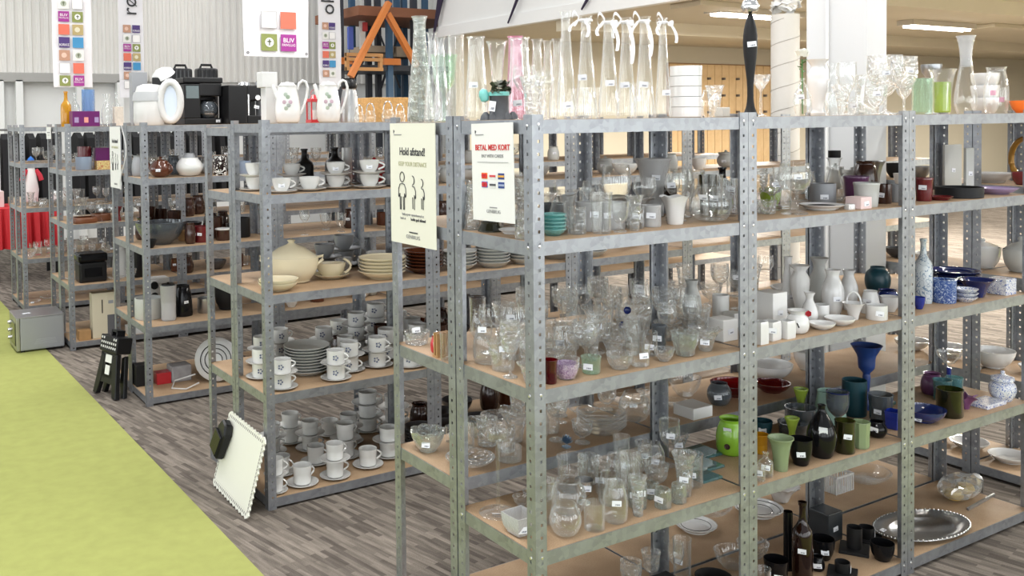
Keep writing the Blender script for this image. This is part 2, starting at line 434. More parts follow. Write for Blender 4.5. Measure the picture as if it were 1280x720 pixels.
for i, ((a, b), d) in enumerate(((((438, 96), (486, 3)), 9.9), (((484, 17), (521, 83)), 9.95))):
    p, q = atY(*a, d), atY(*b, d); v = q - p
    bm = box(-0.05, 0.05, -0.04, 0.04, 0, v.length, 0.006)
    bx(bm, -0.02, 0.02, -0.046, -0.04, 0.03, v.length - 0.03)
    o = obj('loose_beam', bm, ORANGE, None, p); o.rotation_euler = v.to_track_quat('Z', 'Y').to_euler()
    tag(o, ['long orange racking beam leaning up over the wooden pallet', 'orange racking beam leaning the other way behind tall glass vases'][i], 'beam')
PAL = mat('pallet_wood', (0.62, 0.33, 0.13), 0.7, noise=0.15, nscale=6)
p, q = atY(434, 88, 10.12), atY(479, 67, 10.12)
pal = empty('wooden_pallet', (p.x, 10.12, p.z), 0, 'wooden pallet standing on edge on the warehouse racking', 'pallet')
W_, H_ = q.x - p.x, q.z - p.z
for (x0, x1, z0, z1, y0) in ((0, W_, 0, 0.05, 0), (0, W_, H_ - 0.05, H_, 0), (0, 0.05, 0, H_, 0.02), (W_ - 0.05, W_, 0, H_, 0.02), (0, W_, H_ * 0.55, H_ * 0.55 + 0.05, 0.01)):
    obj('slat', box(x0, x1, y0, y0 + 0.06, z0, z1), PAL, pal)
for i, (px0, px1, py0, py1) in enumerate(((452, 484, 66, 59), (488, 516, 72, 60))):
    p, q = atY(px0, py0, 10.8), atY(px1, py1, 10.8)
    bm = box(p.x, q.x, 10.6, 11.2, p.z, q.z)
    tag(obj('cardboard_sheet', bm, mat('cardboard', (0.42, 0.33, 0.24), 0.8, noise=0.2, nscale=3)), ['flat pile of grey-brown cardboard on racking behind orange beam', 'brown cardboard on racking next to the glass vases'][i], 'cardboard')
for i, (px0, py0, px1, py1, c) in enumerate(((434, 62, 440, 34, (0.1, 0.15, 0.55)), (447, 62, 453, 27, (0.75, 0.72, 0.68)), (449, 40, 454, 29, (0.55, 0.05, 0.05)))):
    p, q = atY(px0, py0, 10.7), atY(px1, py1, 10.7)
    o = obj('rolled_sheet', box(p.x, q.x, 10.65 - 0.05 * i, 10.7 - 0.05 * i, p.z, q.z, 0.01), mat('roll_%d' % i, c, 0.6))
    tag(o, ['blue wrapped sheet standing on the warehouse racking', 'pale rolled sheet standing on the warehouse racking', 'dark red bundle tucked on the pale sheet'][i], 'sheet')

# ---------------------------------------------------------------- hanging banners
SQ = {'w': (0.88, 0.87, 0.86), 'r': (0.72, 0.16, 0.10), 'm': (0.34, 0.03, 0.27), 'o': (0.24, 0.28, 0.08), 'p': (0.07, 0.035, 0.18), 'b': (0.05, 0.27, 0.52),
      'g': (0.80, 0.80, 0.77), 'f': (0.50, 0.28, 0.19), 'k': (0.46, 0.36, 0.16)}
INK = mat('ink_black', (0.03, 0.03, 0.035), 0.6)
def banner(x0, x1, y_bot, Y, cols, rows, label, letters=None, tilt=0.0, grommets=False):
    """x0,x1: pixel edges at the lower end; cols: pixel x of square centres; rows: (pixel y centre, codes)"""
    a, b = atY(x0, y_bot, Y), atY(x1, y_bot, Y)
    c = (a + b) / 2; W = (b - a).length; k = ppm(c); s0 = Vector((c.x, c.y, c.z))
    rz = math.atan2(b.y - a.y, b.x - a.x)
    r = empty('hanging_banner', s0, rz, label, 'banner', 'white hanging banners')
    top = 4.4 - c.z
    bm = bmesh.new(); n = 10
    Fv = [[bm.verts.new((sx * W / 2, 0.012 * math.sin(i * 1.3 + sx), top * i / n)) for i in range(n + 1)] for sx in (-1, 1)]
    Bv = [[bm.verts.new((sx * W / 2, 0.004 + 0.012 * math.sin(i * 1.3 + sx), top * i / n)) for i in range(n + 1)] for sx in (-1, 1)]
    for i in range(n):
        bm.faces.new((Fv[0][i], Fv[1][i], Fv[1][i + 1], Fv[0][i + 1])); bm.faces.new((Bv[0][i], Bv[0][i + 1], Bv[1][i + 1], Bv[1][i]))
        for q in (0, 1): bm.faces.new((Fv[q][i], Fv[q][i + 1], Bv[q][i + 1], Bv[q][i]))
    bm.faces.new((Fv[0][0], Bv[0][0], Bv[1][0], Fv[1][0]))
    obj('cloth', bm, mat('banner_white', (0.80, 0.79, 0.82), 0.8), r)
    mid = (x0 + x1) / 2
    for py, codes, sz in rows:
        for cx, cd in zip(cols, codes):
            if cd == ' ': continue
            X = (cx - mid) / k; Z = (y_bot - py) / k; h = sz / k / 2
            q = obj('print_square', box(-h, h, -0.003, 0, -h, h), mat('print_' + cd, SQ[cd], 0.6), r, (X, -0.016, Z))
            if cd == 'w':
                bm = bmesh.new(); e = h * 0.94
                for (u0, u1, v0, v1) in ((-h, h, e, h), (-h, h, -h, -e), (-h, -e, -e, e), (e, h, -e, e)): bx(bm, u0, u1, -0.005, -0.003, v0, v1)
                obj('border', bm, mat('border_grey', (0.35, 0.34, 0.36), 0.6), q)
            if cd in 'og':
                bm = bmesh.new(); lathe(bm, [(0, 0), (h * 0.55, 0), (h * 0.55, 0.002), (0, 0.002)], 16)
                e_ = obj('emblem', bm, mat('emblem_%s' % cd, (0.9, 0.9, 0.88) if cd == 'o' else (0.42, 0.46, 0.38), 0.6), q, (0, -0.004, 0), (math.pi / 2, 0, 0))
                bm = bmesh.new(); bx(bm, -h * 0.07, h * 0.07, -0.009, -0.006, -h * 0.36, h * 0.36); bx(bm, -h * 0.26, h * 0.26, -0.009, -0.006, h * 0.02, h * 0.16)
                obj('cross', bm, mat('emblem_dark', (0.12, 0.15, 0.07), 0.6), q)
            if cd in 'fk':
                bm = bmesh.new(); lathe(bm, [(0, 0), (h * 0.5, 0), (h * 0.5, 0.002), (0, 0.002)], 12)
                obj('picture_spot', bm, mat('spot_' + cd, (0.75, 0.52, 0.42) if cd == 'f' else (0.7, 0.66, 0.5), 0.6), q, (-h * 0.1, -0.004, 0), (math.pi / 2, 0, 0))
            if cd == 'm':
                text('BLIV', h * 0.75, mat('print_w', SQ['w']), q, (0, -0.004, h * 0.28), (math.pi / 2, 0, 0), bold=0.003 * h)
                text('FRIVILLIG', h * 0.42, mat('print_w', SQ['w']), q, (0, -0.004, -h * 0.28), (math.pi / 2, 0, 0))
            if cd == 'p':
                text('KIRKE', h * 0.7, mat('print_w', SQ['w']), q, (0, -0.004, -h * 0.5), (math.pi / 2, 0, 0))
    if letters:
        for s, px, py, hpx in letters:
            text(s, hpx / k, INK, r, ((px - mid) / k, -0.018, (y_bot - py) / k), (math.pi / 2, -math.pi / 2, 0), bold=0.0)
    if grommets:
        for sx in (-1, 1):
            bm = bmesh.new(); lathe(bm, [(0.006, 0), (0.012, 0), (0.012, 0.003), (0.006, 0.003)], 10, cap=False)
            obj('grommet', bm, INK, r, (sx * (W / 2 - 0.03), -0.016, 0.03), (math.pi / 2, 0, 0))
    return r
banner(67, 116, 109, 8.2, (81.5, 98), [(5.5, 'gw', 13), (21.5, 'mo', 13), (37.5, 'rk', 13), (53.5, 'pb', 13), (69.5, 'fg', 13), (85.5, 'wr', 13), (101, 'om', 13)],
       'white banner with seven rows of coloured squares above yellow bottle')
banner(150, 181, 122, 10.5, (160, 171.5), [(36.5, 'fp', 9.5), (48.5, 'gw', 9.5), (60, 'mo', 9.5), (71.5, 'rk', 9.5), (83, 'pb', 9.5), (94.5, 'fg', 9.5), (106, 'wr', 9.5)],
       'narrow white banner lettered upward above the white coffee maker', letters=[('rø', 164.5, 8, 26)])
banner(305, 386, 71, 5.6, (334.5, 360.5), [(25.5, 'wr', 21), (53.5, 'om', 21)], 'wide white banner with four large squares above black coffee maker', letters=[('L', 346, -6, 26)], grommets=True)
banner(399, 427, 108, 9.3, (406.5, 415.8), [(33, 'fp', 8.5), (45, 'gw', 8.5), (57, 'mo', 8.5), (68.5, 'rk', 8.5), (80, 'pb', 8.5), (92, 'fg', 8.5)],
       'narrow white banner beside the blue warehouse racking', letters=[('ok', 411, 6, 26)])

# ---------------------------------------------------------------- shelving
PW, PT, PH = 0.040, 0.0022, 1.775
def flange(bm, swap):
    "one perforated leg of an angle post in the local xz plane, made of strips around real holes"
    pitch, hw, hh = 0.0365, 0.0042, 0.0045; cx = PW * 0.55
    def q(x0, x1, z0, z1):
        if swap: bx(bm, 0, PT, x0, x1, z0, z1)
        else: bx(bm, x0, x1, 0, PT, z0, z1)
    q(0.0 if not swap else PT, cx - hw, 0, PH); q(cx + hw, PW, 0, PH)
    z = 0.0; n = int(PH / pitch); prev = 0.0
    for i in range(n):
        zc = 0.02 + i * pitch
        q(cx - hw, cx + hw, prev, zc - hh); prev = zc + hh
    q(cx - hw, cx + hw, prev, PH)
def post_mesh():
    bm = bmesh.new(); flange(bm, False); flange(bm, True)
    me = mesh_of(bm); me.materials.append(GALV); return me
POST = post_mesh()
def beam_mesh(ln):
    "angle beam along +x, outer face at y=0, lip turned inward, rivet heads at both ends"
    bm = bmesh.new()
    extrude_poly(bm, [(0, -0.040), (0.002, -0.040), (0.002, -0.009), (0.022, -0.009), (0.022, -0.007), (0.0, -0.007)], 'x', 0.0, ln)
    bx(bm, 0, ln, 0, 0.003, -0.007, 0.0)
    me = mesh_of(bm); me.materials.append(GALV); return me
RIV = None
def rivet_mesh():
    bm = bmesh.new(); lathe(bm, [(0, 0), (0.005, 0), (0.0045, 0.002), (0, 0.003)], 8)
    me = mesh_of(bm, True); me.materials.append(mat('rivet', (0.8, 0.8, 0.8), 0.25, 0.9)); return me
RIV = rivet_mesh()
UL, UD = 0.895, 0.40
BEAMS = {}
def beam(ln):
    k = round(ln, 3)
    if k not in BEAMS: BEAMS[k] = beam_mesh(ln)
    return BEAMS[k]
BOARDS = {}
def rack(x, y, levels, label, L=UL - 0.0015, D=UD, top=PH, dz=0.0, rivets=True, rz=0.0):
    """one boltless shelving unit; (x, y): its corner towards the camera side"""
    r = empty('shelving_unit', (x, y, 0), rz, label, 'shelving', 'galvanised boltless shelving units')
    for (px, py, sx, sy) in ((0, 0, 1, 1), (L, 0, -1, 1), (0, D, 1, -1), (L, D, -1, -1)):
        p = obj('post', POST, None, r, (px, py, 0)); p.scale = (sx, sy, (1.775 + dz) / PH)
    g = 0.0025
    bl, bd = beam(L - 2 * g), beam(D - 2 * g)
    key = (round(L, 3), round(D, 3))
    if key not in BOARDS:
        me = mesh_of(box(0.006, L - 0.006, 0.006, D - 0.006, -0.0075, 0.0)); me.materials.append(BOARD); BOARDS[key] = me
    for z in levels:
        obj('beam', bl, None, r, (g, g, z)); b = obj('beam', bl, None, r, (L - g, D - g, z), (0, 0, math.pi))
        obj('beam', bd, None, r, (g, D - g, z), (0, 0, -math.pi / 2)); obj('beam', bd, None, r, (L - g, g, z), (0, 0, math.pi / 2))
        obj('shelf_board', BOARDS[key], None, r, (0, 0, z + 0.001))
        if rivets:
            for (px, py, rx, ry) in ((0.022, -0.0, math.pi / 2, 0), (L - 0.022, -0.0, math.pi / 2, 0)):
                obj('rivet', RIV, None, r, (px, py, z - 0.012), (rx, ry, 0))
            if x < 0.1: obj('rivet', RIV, None, r, (0, 0.022, z - 0.016), (0, -math.pi / 2, 0))
            if x < 0.1: obj('rivet', RIV, None, r, (0, D - 0.022, z - 0.016), (0, -math.pi / 2, 0))
    return r
ORD = ['first', 'second', 'third', 'fourth', 'fifth', 'sixth', 'seventh', 'eighth', 'ninth', 'tenth', 'eleventh', 'twelfth', 'thirteenth', 'fourteenth', 'fifteenth', 'sixteenth', 'seventeenth', 'eighteenth', 'nineteenth', 'twentieth'] + ['%dth' % i for i in range(21, 80)]
NZ = [1.760, 1.414, 0.990, 0.522, 0.055]          # near row, front units (beam tops)
BZ = [1.755, 1.414, 0.972, 0.6045, 0.055]         # near row, rear units
AZ = [1.758, 1.435, 0.980, 0.525, 0.051]          # second row
CZ = [1.756, 1.4245, 0.985, 0.495, 0.053]         # third row
DZ = [1.752, 1.408, 0.9875, 0.507, 0.064]         # fourth row
GAP = 0.006
def row(x, y, zf, zb, n, nm, dzb=0.0):
    for k in range(n):
        rack(x + k * UL, y, zf, '%s shelving unit of the %s, side facing the camera' % (ORD[k] + ' aisle-end' if k == 0 else ORD[k], nm), rivets=(nm == 'front row'))
        rack(x + k * UL, y + UD + GAP, [z + dzb for z in zb], '%s shelving unit of the %s, back side' % (ORD[k] + ' aisle-end' if k == 0 else ORD[k], nm), rivets=False, dz=dzb)
row(0, 0, NZ, BZ, 3, 'front row')
PZ = [1.758, 1.42, 0.99, 0.505, 0.055]           # cross rack closing the aisle beyond the pillar
for k, yy in enumerate((1.335, 0.438)):
    rack(3.03, yy, PZ, ['cross rack shelving unit standing behind the white pillar', 'cross rack shelving unit beyond the end of the front row'][k], rivets=False, rz=-math.pi / 2)
row(-0.062, 1.868, AZ, AZ, 6, 'second row', -0.018)
row(-0.1075, 3.746, CZ, CZ, 6, 'third row')
row(-0.223, 5.53, DZ, DZ, 5, 'fourth row')
row(-0.30, 7.32, DZ, DZ, 4, 'fifth row')
# ---------------------------------------------------------------- goods: materials
G = dict(
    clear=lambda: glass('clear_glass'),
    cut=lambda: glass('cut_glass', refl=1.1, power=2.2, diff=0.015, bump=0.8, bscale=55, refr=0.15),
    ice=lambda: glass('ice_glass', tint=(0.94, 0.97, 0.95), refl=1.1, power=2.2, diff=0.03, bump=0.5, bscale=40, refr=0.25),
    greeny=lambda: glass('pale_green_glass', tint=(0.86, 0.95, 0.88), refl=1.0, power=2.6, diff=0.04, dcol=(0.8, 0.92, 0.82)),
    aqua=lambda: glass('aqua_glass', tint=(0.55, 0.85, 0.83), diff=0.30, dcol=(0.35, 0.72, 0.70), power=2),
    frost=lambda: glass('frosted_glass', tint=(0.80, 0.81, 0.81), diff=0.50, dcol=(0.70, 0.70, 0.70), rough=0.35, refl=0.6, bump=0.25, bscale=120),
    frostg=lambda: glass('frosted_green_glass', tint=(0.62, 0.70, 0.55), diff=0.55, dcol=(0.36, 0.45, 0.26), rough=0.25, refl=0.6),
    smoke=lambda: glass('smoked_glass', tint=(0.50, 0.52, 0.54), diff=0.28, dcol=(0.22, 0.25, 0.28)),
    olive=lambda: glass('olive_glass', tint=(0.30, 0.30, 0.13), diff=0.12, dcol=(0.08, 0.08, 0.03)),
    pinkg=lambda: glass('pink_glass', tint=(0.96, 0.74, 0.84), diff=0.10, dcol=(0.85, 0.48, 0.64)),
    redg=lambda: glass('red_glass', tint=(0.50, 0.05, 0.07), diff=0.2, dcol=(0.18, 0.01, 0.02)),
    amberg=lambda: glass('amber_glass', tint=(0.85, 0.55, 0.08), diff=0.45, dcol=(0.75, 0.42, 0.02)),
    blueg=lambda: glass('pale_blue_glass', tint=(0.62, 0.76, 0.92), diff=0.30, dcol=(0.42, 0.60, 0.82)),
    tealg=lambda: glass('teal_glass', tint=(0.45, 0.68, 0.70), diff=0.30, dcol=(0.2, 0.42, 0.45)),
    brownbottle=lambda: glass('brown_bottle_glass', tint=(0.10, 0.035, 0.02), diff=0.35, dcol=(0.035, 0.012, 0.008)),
    white=lambda: mat('white_porcelain', (0.71, 0.71, 0.70), 0.18, coat=0.4),
    cup=lambda: mat('cup_porcelain', (0.72, 0.72, 0.70), 0.18, coat=0.4),
    greycup=lambda: mat('grey_stoneware', (0.27, 0.28, 0.29), 0.3, coat=0.3),
    darkplate=lambda: mat('dark_stoneware', (0.06, 0.06, 0.065), 0.3, coat=0.3),
    matte=lambda: mat('white_bisque', (0.78, 0.78, 0.76), 0.6),
    cream=lambda: mat('cream_earthenware', (0.74, 0.66, 0.47), 0.22, coat=0.4),
    black=lambda: mat('black_glaze', (0.006, 0.006, 0.007), 0.10, spec=0.25),
    blackm=lambda: mat('black_matte', (0.012, 0.012, 0.013), 0.5, spec=0.25),
    grey=lambda: mat('grey_ceramic', (0.30, 0.31, 0.33), 0.45),
    lgrey=lambda: mat('pale_grey_ceramic', (0.50, 0.51, 0.49), 0.45),
    purple=lambda: mat('purple_ceramic', (0.15, 0.05, 0.14), 0.3, coat=0.3),
    lilac=lambda: mat('lilac_glaze', (0.36, 0.27, 0.46), 0.3, coat=0.3),
    dred=lambda: mat('dark_red_glaze', (0.13, 0.012, 0.015), 0.25, coat=0.3),
    red=lambda: mat('red_glaze', (0.50, 0.02, 0.03), 0.3, coat=0.3),
    brown=lambda: mat('brown_glaze', (0.10, 0.028, 0.012), 0.15, coat=0.5),
    dbrown=lambda: mat('dark_brown_glaze', (0.045, 0.018, 0.012), 0.2, coat=0.4),
    pinkbox=lambda: mat('pale_pink', (0.74, 0.58, 0.57), 0.6),
    navy=lambda: mat('navy_glaze', (0.010, 0.022, 0.12), 0.14, coat=0.5),
    cobalt=lambda: mat('cobalt_glaze', (0.012, 0.030, 0.26), 0.16, coat=0.5),
    bluem=lambda: mat('blue_ceramic', (0.014, 0.045, 0.20), 0.4),
    dteal=lambda: mat('dark_teal_glaze', (0.010, 0.055, 0.075), 0.35),
    mint=lambda: mat('mint_glaze', (0.33, 0.50, 0.43), 0.35, coat=0.2),
    lime=lambda: mat('lime_glaze', (0.30, 0.42, 0.05), 0.25, coat=0.4),
    limej=lambda: mat('bright_lime_glaze', (0.24, 0.48, 0.03), 0.2, coat=0.4),
    orange=lambda: mat('orange_glaze', (0.80, 0.17, 0.02), 0.35),
    silver=lambda: mat('polished_silver', (0.62, 0.62, 0.62), 0.22, 0.95),
    steel=lambda: mat('brushed_steel', (0.45, 0.45, 0.45), 0.32, 0.95),
    pewter=lambda: mat('pewter', (0.33, 0.34, 0.35), 0.3, 0.9, noise=0.25, nscale=25),
    wood=lambda: mat('warm_wood', (0.42, 0.24, 0.10), 0.5, noise=0.25, nscale=18),
    osb=lambda: mat('wicker_tan', (0.50, 0.29, 0.10), 0.7, noise=0.4, nscale=60, bump=0.4, bscale=90),
    plastic=lambda: mat('white_plastic', (0.62, 0.62, 0.61), 0.3),
    blackp=lambda: mat('black_plastic', (0.009, 0.009, 0.010), 0.35, spec=0.3),
    tin=lambda: mat('purple_tin', (0.13, 0.012, 0.12), 0.35),
    bluegrey=lambda: mat('bluegrey_enamel', (0.25, 0.31, 0.41), 0.35),
    leather=lambda: mat('brown_leather', (0.16, 0.055, 0.022), 0.4),
)
def blue_print(name, base, ink, scale, th):
    "white porcelain with a painted blue pattern (flat print)"
    m, nt, b = nmat(name); L = nt.links.new
    tc = nt.nodes.new('ShaderNodeTexCoord'); v = nt.nodes.new('ShaderNodeTexNoise'); v.inputs['Scale'].default_value = scale * 1.3; v.inputs['Detail'].default_value = 1; v.inputs['Distortion'].default_value = 1.5
    L(tc.outputs['Object'], v.inputs['Vector'])
    ml = nt.nodes.new('ShaderNodeMath'); ml.operation = 'COMPARE'; ml.inputs[1].default_value = 0.5; ml.inputs[2].default_value = th; L(v.outputs['Fac'], ml.inputs[0])
    lt = ml
    mx = nt.nodes.new('ShaderNodeMix'); mx.data_type = 'RGBA'; mx.inputs['A'].default_value = (*base, 1); mx.inputs['B'].default_value = (*ink, 1)
    L(lt.outputs[0], mx.inputs['Factor']); L(mx.outputs['Result'], b.inputs['Base Color'])
    b.inputs['Roughness'].default_value = 0.2; b.inputs['Coat Weight'].default_value = 0.4
    return m
_bp = {}
def BP(name, *a):
    if name not in _bp: _bp[name] = blue_print(name, *a)
    return _bp[name]
G['delft'] = lambda: BP('delft_porcelain', (0.75, 0.76, 0.78), (0.08, 0.14, 0.42), 60, 0.035)
G['bluemug'] = lambda: BP('blue_painted', (0.05, 0.10, 0.30), (0.40, 0.50, 0.65), 45, 0.03)
G['stonebottle'] = lambda: BP('stoneware_bottle', (0.55, 0.60, 0.63), (0.18, 0.26, 0.36), 28, 0.03)
G['cow'] = lambda: BP('black_white_patches', (0.75, 0.75, 0.73), (0.02, 0.01, 0.01), 20, 0.08)
G['potpourri'] = lambda: BP('purple_potpourri', (0.30, 0.18, 0.34), (0.60, 0.50, 0.62), 120, 0.06)
G['floral'] = lambda: BP('floral_tin', (0.62, 0.52, 0.22), (0.45, 0.16, 0.08), 40, 0.05)
def M(k): return G[k]()
def is_glass(k): return k in ('clear', 'cut', 'ice', 'greeny', 'aqua', 'frost', 'frostg', 'smoke', 'olive', 'pinkg', 'redg', 'amberg', 'blueg', 'tealg', 'brownbottle')

def sticker_mat():
    m, nt, b = nmat('price_label'); L = nt.links.new
    tc = nt.nodes.new('ShaderNodeTexCoord'); sp = nt.nodes.new('ShaderNodeSeparateXYZ'); L(tc.outputs['Object'], sp.inputs[0])
    def cmp(out, op, v):
        c = nt.nodes.new('ShaderNodeMath'); c.operation = op; c.inputs[1].default_value = v; L(out, c.inputs[0]); return c.outputs[0]
    def mul(a, b_):
        c = nt.nodes.new('ShaderNodeMath'); c.operation = 'MULTIPLY'; L(a, c.inputs[0]); L(b_, c.inputs[1]); return c.outputs[0]
    band = mul(mul(cmp(sp.outputs['Z'], 'LESS_THAN', -0.0018), cmp(sp.outputs['Z'], 'GREATER_THAN', -0.0062)), mul(cmp(sp.outputs['X'], 'GREATER_THAN', -0.004), cmp(sp.outputs['X'], 'LESS_THAN', 0.0105)))
    w = nt.nodes.new('ShaderNodeTexWave'); w.inputs['Scale'].default_value = 90; w.inputs['Distortion'].default_value = 6; L(tc.outputs['Object'], w.inputs['Vector'])
    f = mul(band, cmp(w.outputs['Fac'], 'GREATER_THAN', 0.25))
    mx = nt.nodes.new('ShaderNodeMix'); mx.data_type = 'RGBA'; mx.inputs['A'].default_value = (0.80, 0.82, 0.86, 1); mx.inputs['B'].default_value = (0.02, 0.03, 0.07, 1)
    L(f, mx.inputs['Factor']); L(mx.outputs['Result'], b.inputs['Base Color']); b.inputs['Roughness'].default_value = 0.6
    return m
STM = mesh_of(box(-0.0145, 0.0145, -0.0004, 0.0004, -0.009, 0.009)); STM.materials.append(sticker_mat())

# ---------------------------------------------------------------- goods: profiles (r, z), both 0..1
PF = dict(
    tumbler=([(.80, 0), (.84, .03), (1, 1)], .06),
    straight=([(.95, 0), (1, .05), (1, 1)], .06),
    cyl=([(.97, 0), (1, .03), (1, .97), (.98, 1)], .05),
    bowl=([(.42, 0), (.46, .06), (.75, .32), (.95, .72), (1, 1)], .05),
    deepbowl=([(.55, 0), (.62, .05), (.88, .35), (.99, .75), (1, 1)], .05),
    flarebowl=([(.38, 0), (.42, .08), (.55, .45), (.78, .8), (1, 1)], .05),
    cupf=([(.52, 0), (.56, .05), (.82, .35), (.95, .7), (1, 1)], .06),
    fish=([(.42, 0), (.75, .10), (.96, .34), (1, .50), (.92, .72), (.68, .93), (.66, 1)], .04),
    flute=([(.80, 0), (.84, .03), (.52, .22), (.55, .55), (.80, .9), (1, 1)], .05),
    vflare=([(.52, 0), (.55, .03), (.62, .4), (.78, .78), (1, 1)], .06),
    ice=([(.62, 0), (.66, .05), (.74, .5), (.86, .72), (.80, .8), (1, 1)], .06),
    tall=([(.95, 0), (1, .03), (.96, .15), (.72, .45), (.50, .75), (.45, .93), (.58, 1)], .07),
    tallw=([(.97, 0), (1, .04), (.90, .3), (.72, .65), (.66, .95), (.74, 1)], .05),
    bottle=([(.9, 0), (1, .05), (1, .55), (.75, .66), (.36, .76), (.33, .95), (.40, .96), (.40, 1)], .06),
    waisted=([(.70, 0), (.95, .1), (1, .25), (.62, .6), (.48, .78), (.60, .93), (.75, 1)], .06),
    carafe=([(.62, 0), (.9, .12), (1, .3), (.85, .52), (.48, .72), (.44, .86), (.70, 1)], .06),
    pitcherv=([(.55, 0), (.80, .14), (1, .40), (.92, .62), (.58, .82), (.56, .90), (.72, 1)], .06),
    urn=([(.62, 0), (.66, .05), (.5, .12), (.85, .45), (.95, .72), (.6, .84), (.62, .9), (1, 1)], .06),
    teardrop=([(.62, 0), (.82, .1), (1, .36), (.86, .58), (.52, .76), (.26, .88), (.24, .97), (.28, 1)], .05),
    potbelly=([(.74, 0), (.90, .06), (1, .28), (.97, .5), (.82, .78), (.76, .94), (.80, 1)], .06),
    potw=([(.80, 0), (.84, .04), (.97, .9), (1, .92), (1, 1)], .06),
    jar=([(.75, 0), (.92, .08), (1, .3), (.97, .6), (.78, .85), (.72, .92), (.80, 1)], .06),
    trap=([(.96, 0), (1, .04), (.90, .35), (.70, .85), (.70, 1)], .07),
    bell=([(.98, 0), (1, .05), (.95, .5), (.78, .85), (.70, .95), (.74, 1)], .07),
    hour=([(.75, 0), (.72, .06), (.46, .40), (.45, .55), (.80, .85), (1, .97), (.96, 1)], .08),
    coupe=([(.35, 0), (.5, .1), (.85, .5), (1, 1)], .05),
    plate=([(.55, 0), (.60, .18), (.72, .30), (.97, .86), (1, 1)], .05),
    flatplate=([(.62, 0), (.66, .25), (.95, .80), (1, 1)], .05),
    burner=([(.55, 0), (.85, .10), (1, .38), (.86, .68), (.58, .80), (.66, .92), (.88, 1)], .06),
    ginger=([(.62, 0), (.66, .04), (.92, .3), (1, .55), (.88, .8), (.58, .92), (.56, 1)], .06),
    blockv=([(.92, 0), (.98, .06), (1, .5), (.96, .9), (.90, 1)], .10),
)
STEM = dict(   # whole outline and the index from which the bowl is hollow
    goblet=([(.68, 0), (.66, .025), (.14, .07), (.10, .2), (.11, .36), (.30, .42), (.80, .55), (1, .75), (.96, 1)], 5),
    balloon=([(.80, 0), (.76, .03), (.25, .08), (.30, .16), (.16, .22), (.28, .30), (.20, .36), (.55, .44), (.92, .58), (1, .74), (.90, .92), (.84, 1)], 7),
    wine=([(.85, 0), (.80, .02), (.12, .05), (.08, .3), (.10, .48), (.55, .56), (.98, .72), (1, .82), (.90, 1)], 5),
    tulip=([(.72, 0), (.68, .02), (.16, .06), (.20, .2), (.18, .42), (.40, .48), (.78, .60), (.86, .8), (1, 1)], 5),
    candle=([(1, 0), (.98, .015), (.5, .035), (.16, .06), (.10, .12), (.08, .4), (.12, .82), (.25, .88), (.55, .90), (.60, 1)], 8),
    trumpet=([(.52, 0), (.50, .03), (.22, .08), (.20, .3), (.26, .5), (.22, .56), (.50, .64), (.55, .75), (.62, .85), (1, 1)], 6),
    coupeg=([(.62, 0), (.60, .02), (.14, .08), (.16, .3), (.10, .5), (.16, .62), (.9, .85), (1, 1)], 5),
    sherbet=([(.72, 0), (.66, .05), (.25, .12), (.22, .25), (.7, .4), (.92, .65), (1, 1)], 3),
)
MCACHE = {}
def vessel_mesh(kind, R, H, k, seg=20, flat=False, ruffle=0.0, lobes=6, square=0.0, rib=0.0, ribs=16):
    key = (kind, round(R, 3), round(H, 3), k, seg, flat, ruffle, lobes, square, rib, ribs)
    if key in MCACHE: return MCACHE[key]
    if kind in STEM:
        prof, hi = STEM[kind]; wall = .05
    else:
        prof, wall = PF[kind]; hi = 0
    out = [(r * R, z * H) for r, z in prof]
    # refine the outline a little with Catmull-Rom when smooth
    if not flat and len(out) > 3:
        fine = []
        for i in range(len(out) - 1):
            p0, p1, p2, p3 = out[max(i - 1, 0)], out[i], out[i + 1], out[min(i + 2, len(out) - 1)]
            for t in (0.0, 0.5):
                f = lambda a: 0.5 * ((2 * p1[a]) + (-p0[a] + p2[a]) * t + (2 * p0[a] - 5 * p1[a] + 4 * p2[a] - p3[a]) * t * t + (-p0[a] + 3 * p1[a] - 3 * p2[a] + p3[a]) * t ** 3)
                fine.append((max(0.0008, f(0)), min(max(f(1), p1[1]), p2[1]) if t else p1[1]))
        fine.append(out[-1]); hi2 = hi * 2
        out = fine
    else: hi2 = hi
    w = max(0.0012, wall * R)
    base_t = max(0.002, min(0.008, 0.06 * H)) if kind not in ('plate', 'flatplate') else 0.25 * H
    zb = out[hi2][1] + base_t
    inner = [(max(0.001, r - w), z) for r, z in out[hi2:] if z > zb + 1e-4]
    if not inner: inner = [(max(0.001, out[-1][0] - w), out[-1][1])]
    r_b = max(0.001, inner[0][0] * 0.96)
    if is_glass(k):                       # rounded fire-polished lip
        rl, zl = out[-1]; out = out[:-1] + [(rl, zl - 0.004), (rl + 0.0014, zl - 0.002), (rl + 0.001, zl)]
    prof2 = [(0, 0)] + out + inner[::-1] + [(r_b, zb), (0, zb)]
    nout = 1 + len(out)
    wave = None
    if ruffle or square or rib:
        def wave(a, i, z):
            f = 1.0
            t = z / H
            if ruffle: f += ruffle * t * t * math.sin(lobes * a)
            if rib and i < nout: f += rib * math.cos(ribs * a)
            if square:
                c = max(abs(math.cos(a)), abs(math.sin(a))); f *= (1 - square) + square * (0.92 / c)
            return f
    bm = bmesh.new(); lathe(bm, prof2, seg, wave)
    if ruffle:
        for v in bm.verts:
            t = v.co.z / H
            if t > 0.55: v.co.z += ruffle * 0.35 * H * math.cos(lobes * math.atan2(v.co.y, v.co.x)) * (t - 0.55) / 0.45
    me = mesh_of(bm, not flat)
    me.materials.append(M(k))
    MCACHE[key] = me
    return me
